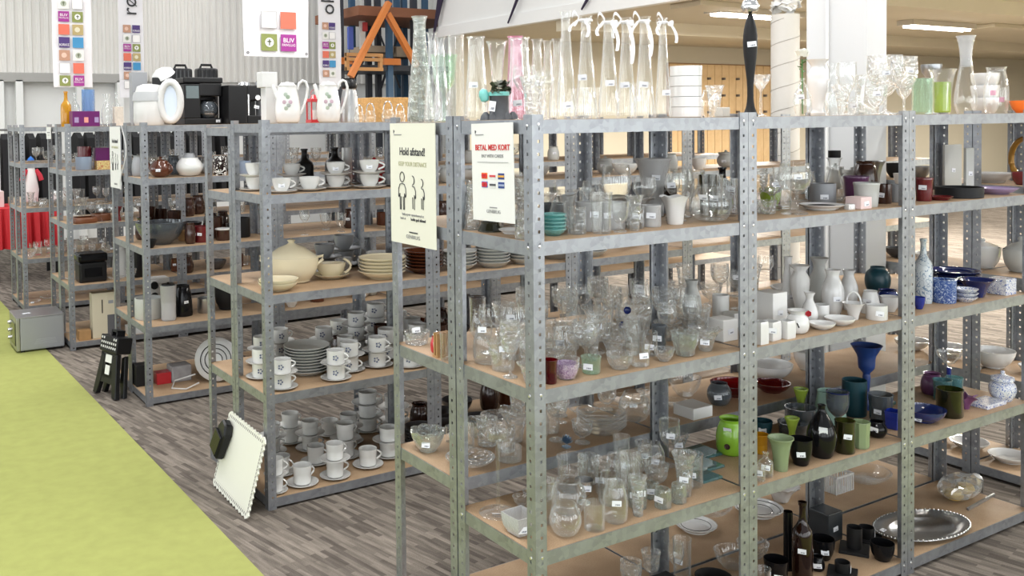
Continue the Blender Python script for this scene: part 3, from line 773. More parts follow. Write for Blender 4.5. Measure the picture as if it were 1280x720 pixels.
def radius_at(kind, R, t):
    prof = STEM[kind][0] if kind in STEM else PF[kind][0]
    for (r0, z0), (r1, z1) in zip(prof[:-1], prof[1:]):
        if z0 <= t <= z1: return R * (r0 + (r1 - r0) * ((t - z0) / max(1e-6, z1 - z0)))
    return R
def handle_mesh(R, H, k, z0, z1, out, thick, r0=None, r1=None):
    key = ('h', round(R, 3), round(H, 3), k, z0, z1, out, thick)
    if key in MCACHE: return MCACHE[key]
    bm = bmesh.new(); pts = []
    ra = R * 0.9 if r0 is None else r0; rb = R * 0.9 if r1 is None else r1
    for i in range(9):
        t = i / 8; a = math.pi * t
        pts.append((rb + (ra - rb) * (1 - t) + math.sin(a) * out * R, 0, H * (z1 + (z0 - z1) * t) + math.sin(a) * 0.04 * H * (1 - 2 * t)))
    tube(bm, pts, thick, 6)
    me = mesh_of(bm, True); me.materials.append(M(k)); MCACHE[key] = me
    return me

# ---------------------------------------------------------------- goods: placing
SHELF = {}
def shelf(code, z, y0, y1, phrase): SHELF[code] = dict(z=z + 0.0012, y0=y0, y1=y1, phrase=phrase, placed=[])
ON = ['top shelf', 'second shelf', 'third shelf', 'fourth shelf', 'lowest shelf']
for i in range(5):
    shelf('N%d' % (i + 1), NZ[i], 0.0, 0.40, "on front row's " + ON[i])
    shelf('B%d' % (i + 1), BZ[i], 0.406, 0.806, "on front row's rear " + ON[i])
    shelf('A%d' % (i + 1), AZ[i], 1.868, 2.268, "on second row's " + ON[i])
    shelf('F%d' % (i + 1), AZ[i] - 0.018, 2.274, 2.674, "on second row's rear " + ON[i])
    shelf('C%d' % (i + 1), CZ[i], 3.746, 4.146, "on third row's " + ON[i])
    shelf('H%d' % (i + 1), CZ[i], 4.152, 4.552, "on third row's rear " + ON[i])
    shelf('D%d' % (i + 1), DZ[i], 5.53, 5.93, "on fourth row's " + ON[i])
    shelf('K%d' % (i + 1), DZ[i], 5.936, 6.336, "on fourth row's rear " + ON[i])
    shelf('E%d' % (i + 1), DZ[i], 7.32, 7.72, "on fifth row's " + ON[i])
for i in range(5): shelf('P%d' % (i + 1), PZ[i], 0, 1, "on cross rack's " + ON[i])
REG = []          # (root, desc, shelf, suffix, px)
def solve(px, py, s, Y=None, r=0.02):
    S = SHELF[s]; lo, hi = S['y0'] + r + 0.012, S['y1'] - r - 0.012
    if lo > hi: lo = hi = (S['y0'] + S['y1']) / 2
    if Y is None:
        p = at(px, py, S['z']) if abs(S['z'] - CAM.z) > 0.05 else None
        y = p.y if p is not None and (p - CAM).dot(FWD) > 0 else (lo + hi) / 2
    else: y = S['y0'] + Y * (S['y1'] - S['y0'])
    y = min(max(y, lo), hi)
    q = Vector((0, y, S['z'])); v = py
    for _ in range(4):                      # X so that the point shows at column px
        q = atY(px, v, y); q.z = S['z']; v = to_px(q)[1]
    return q
XN = {'N': 3, 'B': 3, 'A': 6, 'F': 6, 'C': 6, 'H': 6, 'D': 5, 'K': 5, 'E': 4}
def free(S, q, r, rb=None):
    for (x, y, rr) in S['placed']:
        if (x - q.x) ** 2 + (y - q.y) ** 2 < (r + rr) ** 2: return False
    x0 = {'N': 0, 'B': 0, 'A': -.062, 'F': -.062, 'C': -.1075, 'H': -.1075, 'D': -.223, 'K': -.223, 'E': -.30}[S['code']]
    if rb is not None: r = rb
    if q.x < x0 + r or q.x > x0 + XN[S['code']] * UL - r: return False
    u = (q.x - x0) % UL                      # keep clear of the posts at the corners of each unit
    if (u < 0.045 + r * 0.5 or u > UL - 0.045 - r * 0.5) and (q.y - r < S['y0'] + 0.045 or q.y + r > S['y1'] - 0.045): 
        if u < r + 0.004 or u > UL - r - 0.004 or True:
            du = min(u, UL - u)
            if du < r + 0.006 or (du < 0.042 + r and (q.y - r < S['y0'] + 0.006 or q.y + r > S['y1'] - 0.006)): return False
    return True
for c in SHELF: SHELF[c]['code'] = c[0]
def find(px, py, s, r, Y=None, rb=None):
    S = SHELF[s]; rb = rb or r; q0 = solve(px, py, s, Y, rb)
    for k in range(0, 26):
        for sg in (1, -1):
            f = (q0.y - S['y0']) / (S['y1'] - S['y0']) + sg * k * 0.04
            if f < 0 or f > 1: continue
            q = solve(px, py, s, f, rb)
            if free(S, q, r, rb): return q
    for k in range(1, 9):
        for sg in (1, -1):
            for f in (0.2, 0.4, 0.6, 0.8, 0.1, 0.9):
                q = solve(px + sg * k * 4, py, s, f, rb)
                if free(S, q, r, rb): return q
    return None
def name_of(desc):
    return desc
def cam_angle(p): return math.atan2(CAM.y - p.y, CAM.x - p.x)
RS = random.Random(11)
MISS = []
def I(name, px, py, s, w, h, kind, k, desc, cat, Y=None, st=0, seg=18, flat=False, ruffle=0.0, lobes=6, square=0.0, rib=0.0, ribs=14,
      handle=None, lid=None, rz=None, at_z=None, on=None, extra=None, stz=None, group=None, force=False, foot=None):
    """one thing: (px, py) where its base shows, w x h its size in pixels of the photograph at that spot.
    st: number of price stickers; handle: (z0, z1, out, thickness)"""
    S = SHELF[s]
    if on is not None:
        q = Vector(on.location); q.z = at_z
        K = ppm(q); R = w / 2 / K; H = h / K
    else:
        q = solve(px, py, s, Y, 0.02); K = ppm(q); R = w / 2 / K
        if square: R = R * 0.92
        fr = R if foot is None else R * max(foot, .93)
        ex = 1.04 + (.3 if handle else 0) + (ruffle or 0) + (rib or 0)
        q2 = find(px, py, s, fr * ((1.04 if not handle else 1.42) + (ruffle or 0) + (rib or 0)), Y, R * ex) or find(px, py, s, fr * 1.03, Y, R * 1.03)
        if q2 is None:
            w *= .8; h *= .9; R *= .8; fr *= .8; q2 = find(px, py, s, fr * 1.03, Y, R * 1.03)
        if q2 is None and force: q2 = q
        if q2 is None:
            MISS.append((desc, s, px)); return None
        q = q2; K = ppm(q); H = h / K; R = w / 2 / K
        if square: R *= 0.92
        S['placed'].append((q.x, q.y, (R if foot is None else R * max(foot, .93)) * (1.03 + (ruffle or 0) + (rib or 0) + (.25 if handle else 0))))
    # a thing under another shelf board must fit below it
    ang = cam_angle(q)
    if rz is None: rz = ang + math.pi + RS.uniform(-0.5, 0.5) if not square else RS.uniform(-0.25, 0.25)
    me = vessel_mesh(kind, R, H, k, seg, flat, ruffle, lobes, square, rib, ribs)
    multi = st or handle or lid or extra
    if multi:
        root = empty(name, q, rz); body = obj('body', me, None, root)
    else:
        root = obj(name, me, None, None, q, (0, 0, rz)); body = root
    if handle:
        z0, z1, out, th = handle
        obj('handle', handle_mesh(R, H, k, z0, z1, out, th, radius_at(kind, R, z0) * 0.96, radius_at(kind, R, z1) * 0.96), None, root)
    if lid:
        lid(root, R, H, k)
    if extra: extra(root, R, H, k)
    for i in range(st):
        t = stz if stz is not None else RS.uniform(0.42, 0.62)
        if kind in STEM and stz is None: t = RS.uniform(0.68, 0.85)
        a = ang - rz + RS.uniform(-0.45, 0.45); rr = radius_at(kind, R, t) * (1.0 + (rib or 0) + (abs(ruffle) * t * t)) 
        if square: rr *= 1.0 / max(abs(math.cos(a)), abs(math.sin(a))) * 0.95
        t2 = min(1, t + 0.05); sl = math.atan2(radius_at(kind, R, t2) - radius_at(kind, R, max(0, t2 - 0.1)), 0.1 * H)
        so = obj('price_sticker', STM, None, root, ((rr + 0.0015) * math.cos(a), (rr + 0.0015) * math.sin(a), t * H), (0, 0, a + math.pi / 2))
        so.rotation_euler = (max(-0.9, min(0.9, -sl)), RS.uniform(-0.12, 0.12), a + math.pi / 2)
    REG.append([root, desc, s, None, px, cat, group]); root['h_'] = H
    return root
class At:
    def __init__(self, v): self.location = v
def PI(name, px, s, w, h, kind, k, desc, cat, d=.2, **o):
    "a thing on the cross rack, d metres behind its front edge"
    q = atX(px, 300, 3.03 + d)
    for _ in range(3): q = atX(px, to_px((q.x, q.y, SHELF[s]['z']))[1], 3.03 + d)
    return I(name, px, 0, s, w, h, kind, k, desc, cat, on=At(q), at_z=SHELF[s]['z'], **o)
def finish_labels():
    by = {}
    for e in REG: e[4] = to_px(e[0].location)[0]
    for e in REG: by.setdefault((e[1], e[2], e[3]), []).append(e)
    for (desc, s, suf), es in by.items():
        es.sort(key=lambda e: e[4])
        for i, e in enumerate(es):
            ph = SHELF[s]['phrase'] if s in SHELF else s
            lab = desc + ' ' + ph
            if suf: lab += ', ' + suf
            if len(es) > 1:
                full = lab + ', ' + ORD[i] + ' from the aisle'
                lab = full if len(full.replace('-', ' ').split()) <= 16 else lab + ', ' + ORD[i] + ' along'
            tag(e[0], lab, e[5], e[6] or (SHELF[s]['phrase'][3:] + ' goods' if s in SHELF else None))
            if 'h_' in e[0]: del e[0]['h_']
def stack(name, px, py, s, w, h_each, n, kind, k, desc, cat, Y=None, pitch=None, ruffle=0, square=0.0, seg=22, rib=0.0):
    "n like dishes, each one a thing, standing in one another"
    S = SHELF[s]; q = solve(px, py, s, Y, 0.02); K = ppm(q); R = w / 2 / K
    q = find(px, py, s, R * 1.02, Y)
    if q is None:
        w *= .85; q = find(px, py, s, R * .87, Y)
    if q is None: MISS.append((desc, s, px)); return []
    K = ppm(q); R = w / 2 / K; H = h_each / K; P = (pitch or h_each * 0.55) / K
    S['placed'].append((q.x, q.y, R)); out = []
    me = vessel_mesh(kind, R, H, k, seg, False, ruffle, 6, square, rib)
    for i in range(n):
        o = obj(name, me, None, None, (q.x + RS.uniform(-1, 1) * 0.0012, q.y + RS.uniform(-1, 1) * 0.0012, S['z'] + i * P), (0, 0, RS.uniform(0, 6.28) if not square else RS.uniform(-.1, .1)))
        REG.append([o, desc, s, ('%s up in stack' % ORD[i] if i else 'lowest in stack') if n > 1 else None, px, cat, None]); out.append(o)
    top = out[-1]; top['top_'] = S['z'] + (n - 1) * P
    return out
def cup_set(px, py, s, w, h, k='cup', n=1, saucer=1.7, desc='white coffee cup', Y=None, flower=None, st=0, kind='cupf', gap=None):
    "a cup on its saucer, repeated upward n times: every cup and saucer is a thing"
    S = SHELF[s]; q = solve(px, py, s, Y, 0.02); K = ppm(q); R = w / 2 / K; RSc = R * saucer
    q = find(px, py, s, RSc * 1.01, Y)
    if q is None:
        w *= .9; h *= .95; saucer *= .9; q = find(px, py, s, RSc * .82, Y)
    if q is None: MISS.append((desc, s, px)); return None
    K = ppm(q); R = w / 2 / K; RSc = R * saucer; H = h / K
    S['placed'].append((q.x, q.y, RSc)); z = S['z']; hs = RSc * 0.17
    for i in range(n):
        suf = None if n == 1 else (['lower', 'upper'] if n == 2 else ['lower', 'middle', 'topmost'])[i] + ' of stack'
        so = obj('saucer', vessel_mesh('plate', RSc, hs, k, 22), None, None, (q.x, q.y, z), (0, 0, RS.uniform(0, 6)))
        REG.append([so, desc.split(' cup')[0].replace('coffee', '').strip() + ' saucer', s, suf, px, 'saucer', None])
        z += hs * 0.42
        r = empty('coffee_cup', (q.x, q.y, z), cam_angle(q) + RS.choice((1.1, 1.5, 1.9, 2.2)))
        obj('body', vessel_mesh(kind, R, H, k, 20), None, r)
        obj('handle', handle_mesh(R, H, k, 0.28, 0.82, 0.62, R * 0.10), None, r)
        if flower:
            a = cam_angle(q) - r.rotation_euler[2] + RS.uniform(-.3, .3); rr = radius_at(kind, R, .55)
            bm = bmesh.new()
            for j in range(5):
                t = j * 1.2566; c = Vector((0, 0.22 * R * math.cos(t), 0.22 * R * math.sin(t)))
                vs = [bm.verts.new(c + Vector((0.0, 0.11 * R * math.cos(u), 0.11 * R * math.sin(u)))) for u in (0, 1.05, 2.1, 3.14, 4.19, 5.24)]; bm.faces.new(vs)
            me = mesh_of(bm); me.materials.append(mat('flower_ink', (0.10, 0.12, 0.20), 0.4))
            obj('painted_flower', me, None, r, ((rr + 0.0022) * math.cos(a), (rr + 0.0022) * math.sin(a), .55 * H), (0, -0.25, a))
        if st and i == n - 1:
            a = cam_angle(q) - r.rotation_euler[2]; rr = radius_at(kind, R, .5) + 0.002
            obj('price_sticker', STM, None, r, (rr * math.cos(a), rr * math.sin(a), .5 * H), (-0.2, 0, a + math.pi / 2))
        REG.append([r, desc, s, suf, px, 'cup', None])
        z += H + 0.0005
    return q
# -- compound goods
def knob_lid(hk=0.28, col=None, rk=0.12):
    def f(root, R, H, k):
        rt = R * 0.86
        bm = bmesh.new(); lathe(bm, [(0, 0), (rt, 0), (rt * .97, .012), (rt * .6, hk * H * .45), (rt * .2, hk * H * .6), (rk * R * 1.0, hk * H * .65), (rk * R * 1.5, hk * H * .85), (rk * R * .9, hk * H), (0, hk * H)], 18)
        obj('lid', mesh_of(bm, True), M(col or k), root, (0, 0, H - 0.004))
    return f
def teapot_parts(hk=0.25):
    L0 = knob_lid(hk)
    def f(root, R, H, k):
        bm = bmesh.new(); rt = R * 0.5
        lathe(bm, [(0, 0), (rt, 0), (rt * .8, .05 * H), (rt * .25, .10 * H), (rt * .22, .16 * H), (rt * .35, .22 * H), (0, .27 * H)], 14)
        obj('lid', mesh_of(bm, True), M(k), root, (0, 0, H * 0.97))
        bm = bmesh.new(); tube(bm, [(-R * .8, 0, H * .35), (-R * 1.15, 0, H * .5), (-R * 1.35, 0, H * .8), (-R * 1.5, 0, H * .92)], R * .2, 8, r_end=R * .09)
        obj('spout', mesh_of(bm, True), M(k), root)
    return f
def boxy(name, px, py, s, w, h, k, desc, cat, depth=None, Y=None, st=0, bev=0.003, rz=0.0, hollow=False, extra=None, mm=None):
    S = SHELF[s]; q = solve(px, py, s, Y, 0.02); K = ppm(q); W = w / K
    dpt = W if depth is None else depth
    f = 0.92
    # the width seen is a mix of both sides: treat w as the projected width of a box turned with the shelf
    c, sn = abs(math.cos(YAW)), abs(math.sin(YAW))
    Lx = W / (c + sn) if depth is None else max(0.01, (W - dpt * sn) / c); Ly = Lx if depth is None else dpt
    r = max(Lx, Ly) / 2
    q = find(px, py, s, max(min(Lx, Ly) / 2, r * 0.8), Y)
    if q is None: MISS.append((desc, s, px)); return None
    K = ppm(q); H = h / K
    S['placed'].append((q.x, q.y, r))
    bm = box(-Lx / 2, Lx / 2, -Ly / 2, Ly / 2, 0, H, bev)
    if st or extra:
        root = empty(name, q, rz); obj('body', bm, mm or M(k), root)
    else: root = obj(name, bm, mm or M(k), None, q, (0, 0, rz))
    for i in range(st): obj('price_sticker', STM, None, root, (0, -Ly / 2 - 0.001, H * 0.45), (0, RS.uniform(-.1, .1), 0))
    if extra: extra(root, Lx, Ly, H)
    REG.append([root, desc, s, None, px, cat, None])
    return root
def kit(name, px, py, s, r_px, desc, cat, Y=None, rz=0.0, force=False):
    "an Empty on a shelf for a thing built part by part; returns (root, metres per pixel)"
    S = SHELF[s]; q = solve(px, py, s, Y, 0.02); r = r_px / ppm(q)
    q = find(px, py, s, r, Y) or q
    S['placed'].append((q.x, q.y, r))
    root = empty(name, q, rz); REG.append([root, desc, s, None, px, cat, None])
    return root, 1.0 / ppm(q)
def hoop(R, H, k):
    bm = bmesh.new(); tube(bm, [(0, R * .62 * math.cos(t), H * .9 + R * 1.15 * math.sin(t)) for t in [i * math.pi / 10 for i in range(11)]], 0.0035, 6)
    me = mesh_of(bm, True); me.materials.append(M(k)); return me
def rim_ring(R, z, k, th=0.0022):
    bm = bmesh.new(); tube(bm, [(R * math.cos(t), R * math.sin(t), z) for t in [i * math.pi / 12 for i in range(24)]], th, 5, closed=True)
    me = mesh_of(bm, True); me.materials.append(M(k)); return me
# ================================================================ signs on the racks
PAPER = mat('sign_paper_cream', (0.72, 0.71, 0.60), 0.6); PAPW = mat('sign_paper_white', (0.74, 0.74, 0.71), 0.6)
INKR = mat('ink_red', (0.55, 0.03, 0.03), 0.6); INKO = mat('ink_olive', (0.42, 0.41, 0.24), 0.6); INKG = mat('ink_grey', (0.25, 0.25, 0.25), 0.6)
def sign(X, ytop_px, y_far, W, H, label, paper, tilt=0.0):
    "a printed card on the end of a rack, facing the aisle (-X); local x runs along the card as it is read"
    z = ytop_px
    r = empty('paper_sign', (X, y_far, z), -math.pi / 2, label, 'sign', 'printed shop signs')
    r.rotation_euler = (0, tilt, -math.pi / 2)
    obj('card', box(0, W, -0.001, 0.001, -H, 0), paper, r)
    return r
def ln(parent, u0, u1, v0, v1, m, name='printed_line'): obj(name, box(u0, u1, -0.0022, -0.001, v0, v1), m, parent)
def tx(parent, s, u, v, size, m, bold=0.0, sx=1.0, align='CENTER'): text(s, size, m, parent, (u, -0.0016, v), (math.pi / 2, 0, 0), align, bold, sx=sx)
def pictogram(parent, u, v, h, half=False):
    bm = bmesh.new(); y = -0.002
    hr = h * 0.12
    pts = [(u + hr * math.sin(t), y, v + h * 0.40 + hr * 1.15 * math.cos(t)) for t in [i * 2 * math.pi / 16 for i in range(16 if not half else 9)]]
    tube(bm, pts, 0.0016, 5, closed=not half)
    w = h * 0.2
    out = [(0, .22), (.12 * h / w, .20), (.95, .08), (1, -.12), (.9, -.16), (.62, -.05), (.58, -.5), (.3, -.5), (.28, -.14)]
    R_ = [(u + a * w * (1 if half else 1), y, v + b * h) for a, b in out]
    if half: tube(bm, R_[:7], 0.0016, 5); tube(bm, [(u + .1 * w, y, v - .12 * h), (u + .1 * w, y, v - .48 * h)], 0.0016, 5)
    else:
        tube(bm, R_, 0.0016, 5); tube(bm, [(2 * u - p[0], p[1], p[2]) for p in R_], 0.0016, 5)
    obj('pictogram', bm, INK, parent)
def logo(parent, u, v, s):
    bm = bmesh.new(); bx(bm, u, u + 0.004 * s, -0.002, -0.001, v, v + 0.012 * s); bx(bm, u + 0.004 * s, u + 0.007 * s, -0.002, -0.001, v + 0.005 * s, v + 0.009 * s)
    obj('logo', bm, INK, parent); ln(parent, u + 0.002 * s, u + 0.055 * s, v - 0.006 * s, v - 0.003 * s, INKG)
s = sign(-0.010, 1.754, 0.79, 0.297, 0.415, 'cream distance-keeping sign with three outlined figures on rack end', PAPER)
logo(s, 0.025, -0.035, 1.0)
tx(s, 'Hold afstand!', 0.150, -0.098, 0.037, INK, 0.0007, 0.85); tx(s, 'KEEP YOUR DISTANCE', 0.150, -0.140, 0.0215, INKO, 0.0, 0.85)
pictogram(s, 0.082, -0.235, 0.125); pictogram(s, 0.150, -0.238, 0.110, True); pictogram(s, 0.208, -0.240, 0.098, True)
tx(s, 'hjælp og vær opmærksom på at', 0.150, -0.312, 0.0125, INKG, 0, .9); tx(s, 'husk at', 0.085, -0.327, 0.0125, INKG); tx(s, 'holde god afstand', 0.185, -0.327, 0.0135, INK, 0.0003)
ln(s, 0.125, 0.18, -0.374, -0.370, INK); tx(s, 'GENBRUG', 0.15, -0.388, 0.018, INKG, 0, 1.1)
s = sign(-0.010, 1.750, 0.285, 0.210, 0.292, 'white card-payment sign with red heading hanging on corner rack', PAPW, tilt=-0.02)
logo(s, 0.02, -0.03, 0.8)
tx(s, 'BETAL MED KORT', 0.107, -0.073, 0.0235, INKR, 0.0006, 0.92); tx(s, 'PAY WITH CARDS', 0.107, -0.098, 0.0135, INKG, 0.0002)
ln(s, 0.03, 0.185, -0.1165, -0.1155, INKG)
CARDS = [((0.75, 0.25, 0.03), (0.6, 0.02, 0.02)), ((0.75, 0.74, 0.72), (0.55, 0.05, 0.06)), ((0.03, 0.05, 0.2), (0.7, 0.35, 0.05)), ((0.05, 0.1, 0.4), (0.55, 0.02, 0.03)), ((0.7, 0.7, 0.68), (0.05, 0.05, 0.06)), ((0.02, 0.05, 0.22), (0.3, 0.35, 0.5))]
for i, (c1, c2) in enumerate(CARDS):
    u = 0.065 + (i % 3) * 0.042; v = -0.157 - (i // 3) * 0.026
    q = obj('card_logo', box(u - 0.015, u + 0.015, -0.002, -0.001, v - 0.009, v + 0.009), mat('cardlogo_a%d' % i, c1, 0.6), s)
    bm = bmesh.new()
    if i in (0, 3):
        for du in (-0.006, 0.006): lathe(bm, [(0, 0), (0.008, 0), (0.008, 0.001), (0, 0.001)], 12); bmesh.ops.translate(bm, verts=bm.verts[-26:], vec=(du, 0, 0))
        obj('disc', bm, mat('cardlogo_b%d' % i, c2, 0.6), q, (u, -0.002, v), (math.pi / 2, 0, 0))
    else:
        bx(bm, u - 0.015, u + 0.015, -0.003, -0.002, v - 0.003, v + 0.003); obj('band', bm, mat('cardlogo_b%d' % i, c2, 0.6), q)
ln(s, 0.088, 0.125, -0.252, -0.249, INKG); tx(s, 'GENBRUG', 0.107, -0.263, 0.014, INKG, 0, 1.1)
# same distance sign on the third row, a small card on the fourth
s = sign(-0.118, 1.75, 4.53, 0.297, 0.415, "narrow-looking distance sign on the third row's rack end", PAPW)
tx(s, 'Hold afstand!', 0.150, -0.098, 0.037, INK, 0.0007, 0.85); pictogram(s, 0.082, -0.235, 0.125); pictogram(s, 0.150, -0.238, 0.110, True); pictogram(s, 0.208, -0.240, 0.098, True)
tx(s, 'KEEP YOUR DISTANCE', 0.150, -0.140, 0.0215, INKO, 0.0, 0.85); tx(s, 'GENBRUG', 0.15, -0.388, 0.018, INKG, 0, 1.1)
s = sign(-0.234, 1.752, 6.3, 0.21, 0.10, "small white card on the fourth row's rack end", PAPW)
ln(s, 0.04, 0.17, -0.05, -0.042, INKG); ln(s, 0.06, 0.15, -0.07, -0.066, INKG)

# ================================================================ things on the floor
# silver toaster oven
p = at(44, 438, 0.0)
r = empty('toaster_oven', (-0.60, 5.66, 0.0065), 0.0, 'silver toaster oven on the green carpet by fourth row', 'oven')
STE = M('steel')
W_, D_, H_ = 0.355, 0.36, 0.265
obj('case', box(0.03, W_, 0, D_, 0.012, H_, 0.008), mat('oven_grey', (0.34, 0.35, 0.37), 0.4, 0.3), r)
obj('top_plate', box(0.0, W_ + 0.004, -0.004, D_ + 0.004, H_, H_ + 0.008, 0.003), STE, r)
obj('front_panel', box(0, 0.03, 0, D_, 0.012, H_, 0.006), STE, r)
obj('door_glass', box(-0.005, 0.0, 0.03, D_ - 0.1, 0.05, H_ - 0.04, 0.004), mat('oven_glass', (0.03, 0.03, 0.03), 0.1), r)
for z in (0.07, 0.13, 0.19):
    bm = bmesh.new(); lathe(bm, [(0, 0), (0.016, 0), (0.015, 0.02), (0, 0.02)], 14); obj('knob', mesh_of(bm, True), M('silver'), r, (0.0, D_ - 0.05, z), (0, -math.pi / 2, 0))
for i in range(4): obj('vent_slot', box(0.13 + 0.006 * i, 0.30 - 0.004 * i, -0.0015, 0.0005, 0.055 + i * 0.011, 0.058 + i * 0.011), mat('slot_light', (0.4, 0.41, 0.43), 0.4), r)
for (x, y) in ((0.05, 0.03), (W_ - 0.03, 0.03), (0.05, D_ - 0.03), (W_ - 0.03, D_ - 0.03)): obj('foot', box(x - 0.015, x + 0.015, y - 0.015, y + 0.015, 0, 0.013), M('blackp'), r)
tagp = obj('price_sticker', STM, None, r, (0.1, 0.16, H_ + 0.009), (-math.pi / 2, 0, 0.3)); tagp.scale = (2, 2, 2)

# black folding step stool leaning on the third row
b0, b1 = at(127, 488, 0.0), at(158, 500, 0.0)
r = empty('step_stool', (-0.245, 4.13, 0.0), 0, 'folded black plastic step stool leaning against third row end post', 'step stool')
r.rotation_euler = (-0.17, 0.0, -1.30); r.scale = (.95, .95, .84)
BP_ = M('blackp'); hh = 0.50
def prism(pts, y0, y1, bev=0.0):
    bm = bmesh.new(); extrude_poly(bm, pts, 'y', y0, y1)
    if bev: bmesh.ops.bevel(bm, geom=bm.edges[:], offset=bev, segments=1, affect='EDGES')
    return bm
for sgn in (-1, 1):
    obj('leg', prism([(sgn * 0.155, 0), (sgn * 0.105, 0), (sgn * 0.07, 0.12), (sgn * 0.055, 0.30), (sgn * 0.10, 0.33)], -0.05, -0.015, 0.004), BP_, r)
    obj('leg', prism([(sgn * 0.150, 0.0), (sgn * 0.11, 0.0), (sgn * 0.075, 0.12), (sgn * 0.06, 0.30), (sgn * 0.10, 0.32)], 0.015, 0.045, 0.004), BP_, r)
bm = bmesh.new()
for (x0, x1, z0, z1) in ((-0.108, 0.108, 0.285, 0.33), (-0.12, 0.12, 0.10, 0.155), (-0.10, -0.035, 0.155, 0.285), (0.035, 0.10, 0.155, 0.285), (-0.10, 0.10, 0.145, 0.20)): bx(bm, x0, x1, -0.046, -0.02, z0, z1)
obj('side_panel', bm, BP_, r)
obj('seat', box(-0.115, 0.115, -0.062, 0.05, 0.335, 0.46, 0.008), BP_, r)
bm = bmesh.new()
for (x0, x1, z0, z1) in ((-0.04, -0.025, 0.46, 0.505), (0.025, 0.04, 0.46, 0.505), (-0.04, 0.04, 0.49, 0.505)): bx(bm, x0, x1, -0.03, 0.03, z0, z1)
obj('carry_handle', bm, BP_, r)
DOT = mesh_of(box(-0.006, 0.006, -0.003, 0.0, -0.009, 0.009, 0.003, 1)); DOT.materials.append(mat('grip_white', (0.7, 0.7, 0.68), 0.5))
for i in range(3):
    for j in range(8):
        if i == 0 and 1 < j < 6: continue
        obj('grip_dot', DOT, None, r, (-0.092 + j * 0.0263, -0.061, 0.44 - i * 0.034))
obj('label', box(-0.04, 0.04, -0.049, -0.046, 0.255, 0.315), PAPW, r)
obj('label', box(-0.028, 0.028, -0.049, -0.046, 0.165, 0.235), PAPW, r)

# white lace-edged board leaning on the second row end, with a black holder on it
c_bl, c_br = at(268, 607, 0.0), at(309, 652, 0.0)
bl = Vector((-0.215, 2.27, 0.0)); br = Vector((-0.19, 1.83, 0.0))
def lace_board():
    a, b = Vector((-0.176, 2.293, 0.0)), Vector((-0.186, 1.815, 0.0))
    d = (b - a); Wb = d.length; rz = math.atan2(d.y, d.x)
    r = empty('lace_board', (a.x, a.y, 0.004), rz, 'cream metal board with pierced lace edge leaning on second row end', 'board')
    Hb = 0.345
    lean = -0.265
    r.rotation_euler = (lean, 0.0, rz)
    nS = 18; pts = []
    def edge(p, q, n, nrm):
        for i in range(n):
            for t, o in ((0.0, 0.0), (0.5, 0.010)):
                f = (i + t) / n; pts.append((p[0] + (q[0] - p[0]) * f + nrm[0] * o, p[1] + (q[1] - p[1]) * f + nrm[1] * o))
    edge((0, 0), (Wb, 0), 12, (0, -1)); edge((Wb, 0), (Wb, Hb), 13, (1, 0)); edge((Wb, Hb), (0, Hb), 12, (0, 1)); edge((0, Hb), (0, 0), 13, (-1, 0))
    bm = bmesh.new(); extrude_poly(bm, [(x, z + 0.010) for x, z in pts], 'y', -0.004, 0.004)
    obj('board', bm, mat('board_cream', (0.72, 0.72, 0.64), 0.45), r)
    hole = mesh_of(box(-0.004, 0.004, -0.0012, 0.0, -0.006, 0.006)); hole.materials.append(mat('lace_hole', (0.25, 0.24, 0.22), 0.8))
    def holes(p, q, n):
        for i in range(n):
            f = (i + 0.5) / n; obj('pierced_slot', hole, None, r, (p[0] + (q[0] - p[0]) * f, -0.0036, p[1] + (q[1] - p[1]) * f + 0.01))
    holes((0.01, 0.012), (Wb - 0.01, 0.012), 22); holes((Wb - 0.008, 0.02), (Wb - 0.008, Hb - 0.02), 20); holes((0.01, Hb - 0.012), (Wb - 0.01, Hb - 0.012), 22); holes((0.008, 0.02), (0.008, Hb - 0.02), 20)
    obj('rim_line', box(0.028, Wb - 0.028, -0.0048, -0.004, 0.035, 0.037), mat('board_edge', (0.6, 0.6, 0.52), 0.5), r)
    # black holder hung on the board's upper corner
    h = empty('plastic_holder', (0, 0, 0), 0, 'black plastic pocket holder clipped onto the lace-edged board', 'holder')
    h.matrix_world = Matrix.Translation((a.x, a.y, 0.004)) @ Euler((lean, 0, rz)).to_matrix().to_4x4() @ Matrix.Translation((0.045, -0.0055, 0.235)) @ Euler((0, 0.28, 0)).to_matrix().to_4x4()
    obj('pocket', prism([(-0.05, -0.085), (0.05, -0.085), (0.055, 0.045), (0.03, 0.09), (-0.03, 0.09), (-0.055, 0.045)], -0.045, -0.001, 0.008), BP_, h)
    obj('front_lip', box(-0.05, 0.05, -0.055, -0.045, -0.07, 0.03, 0.004), M('black'), h)
lace_board()

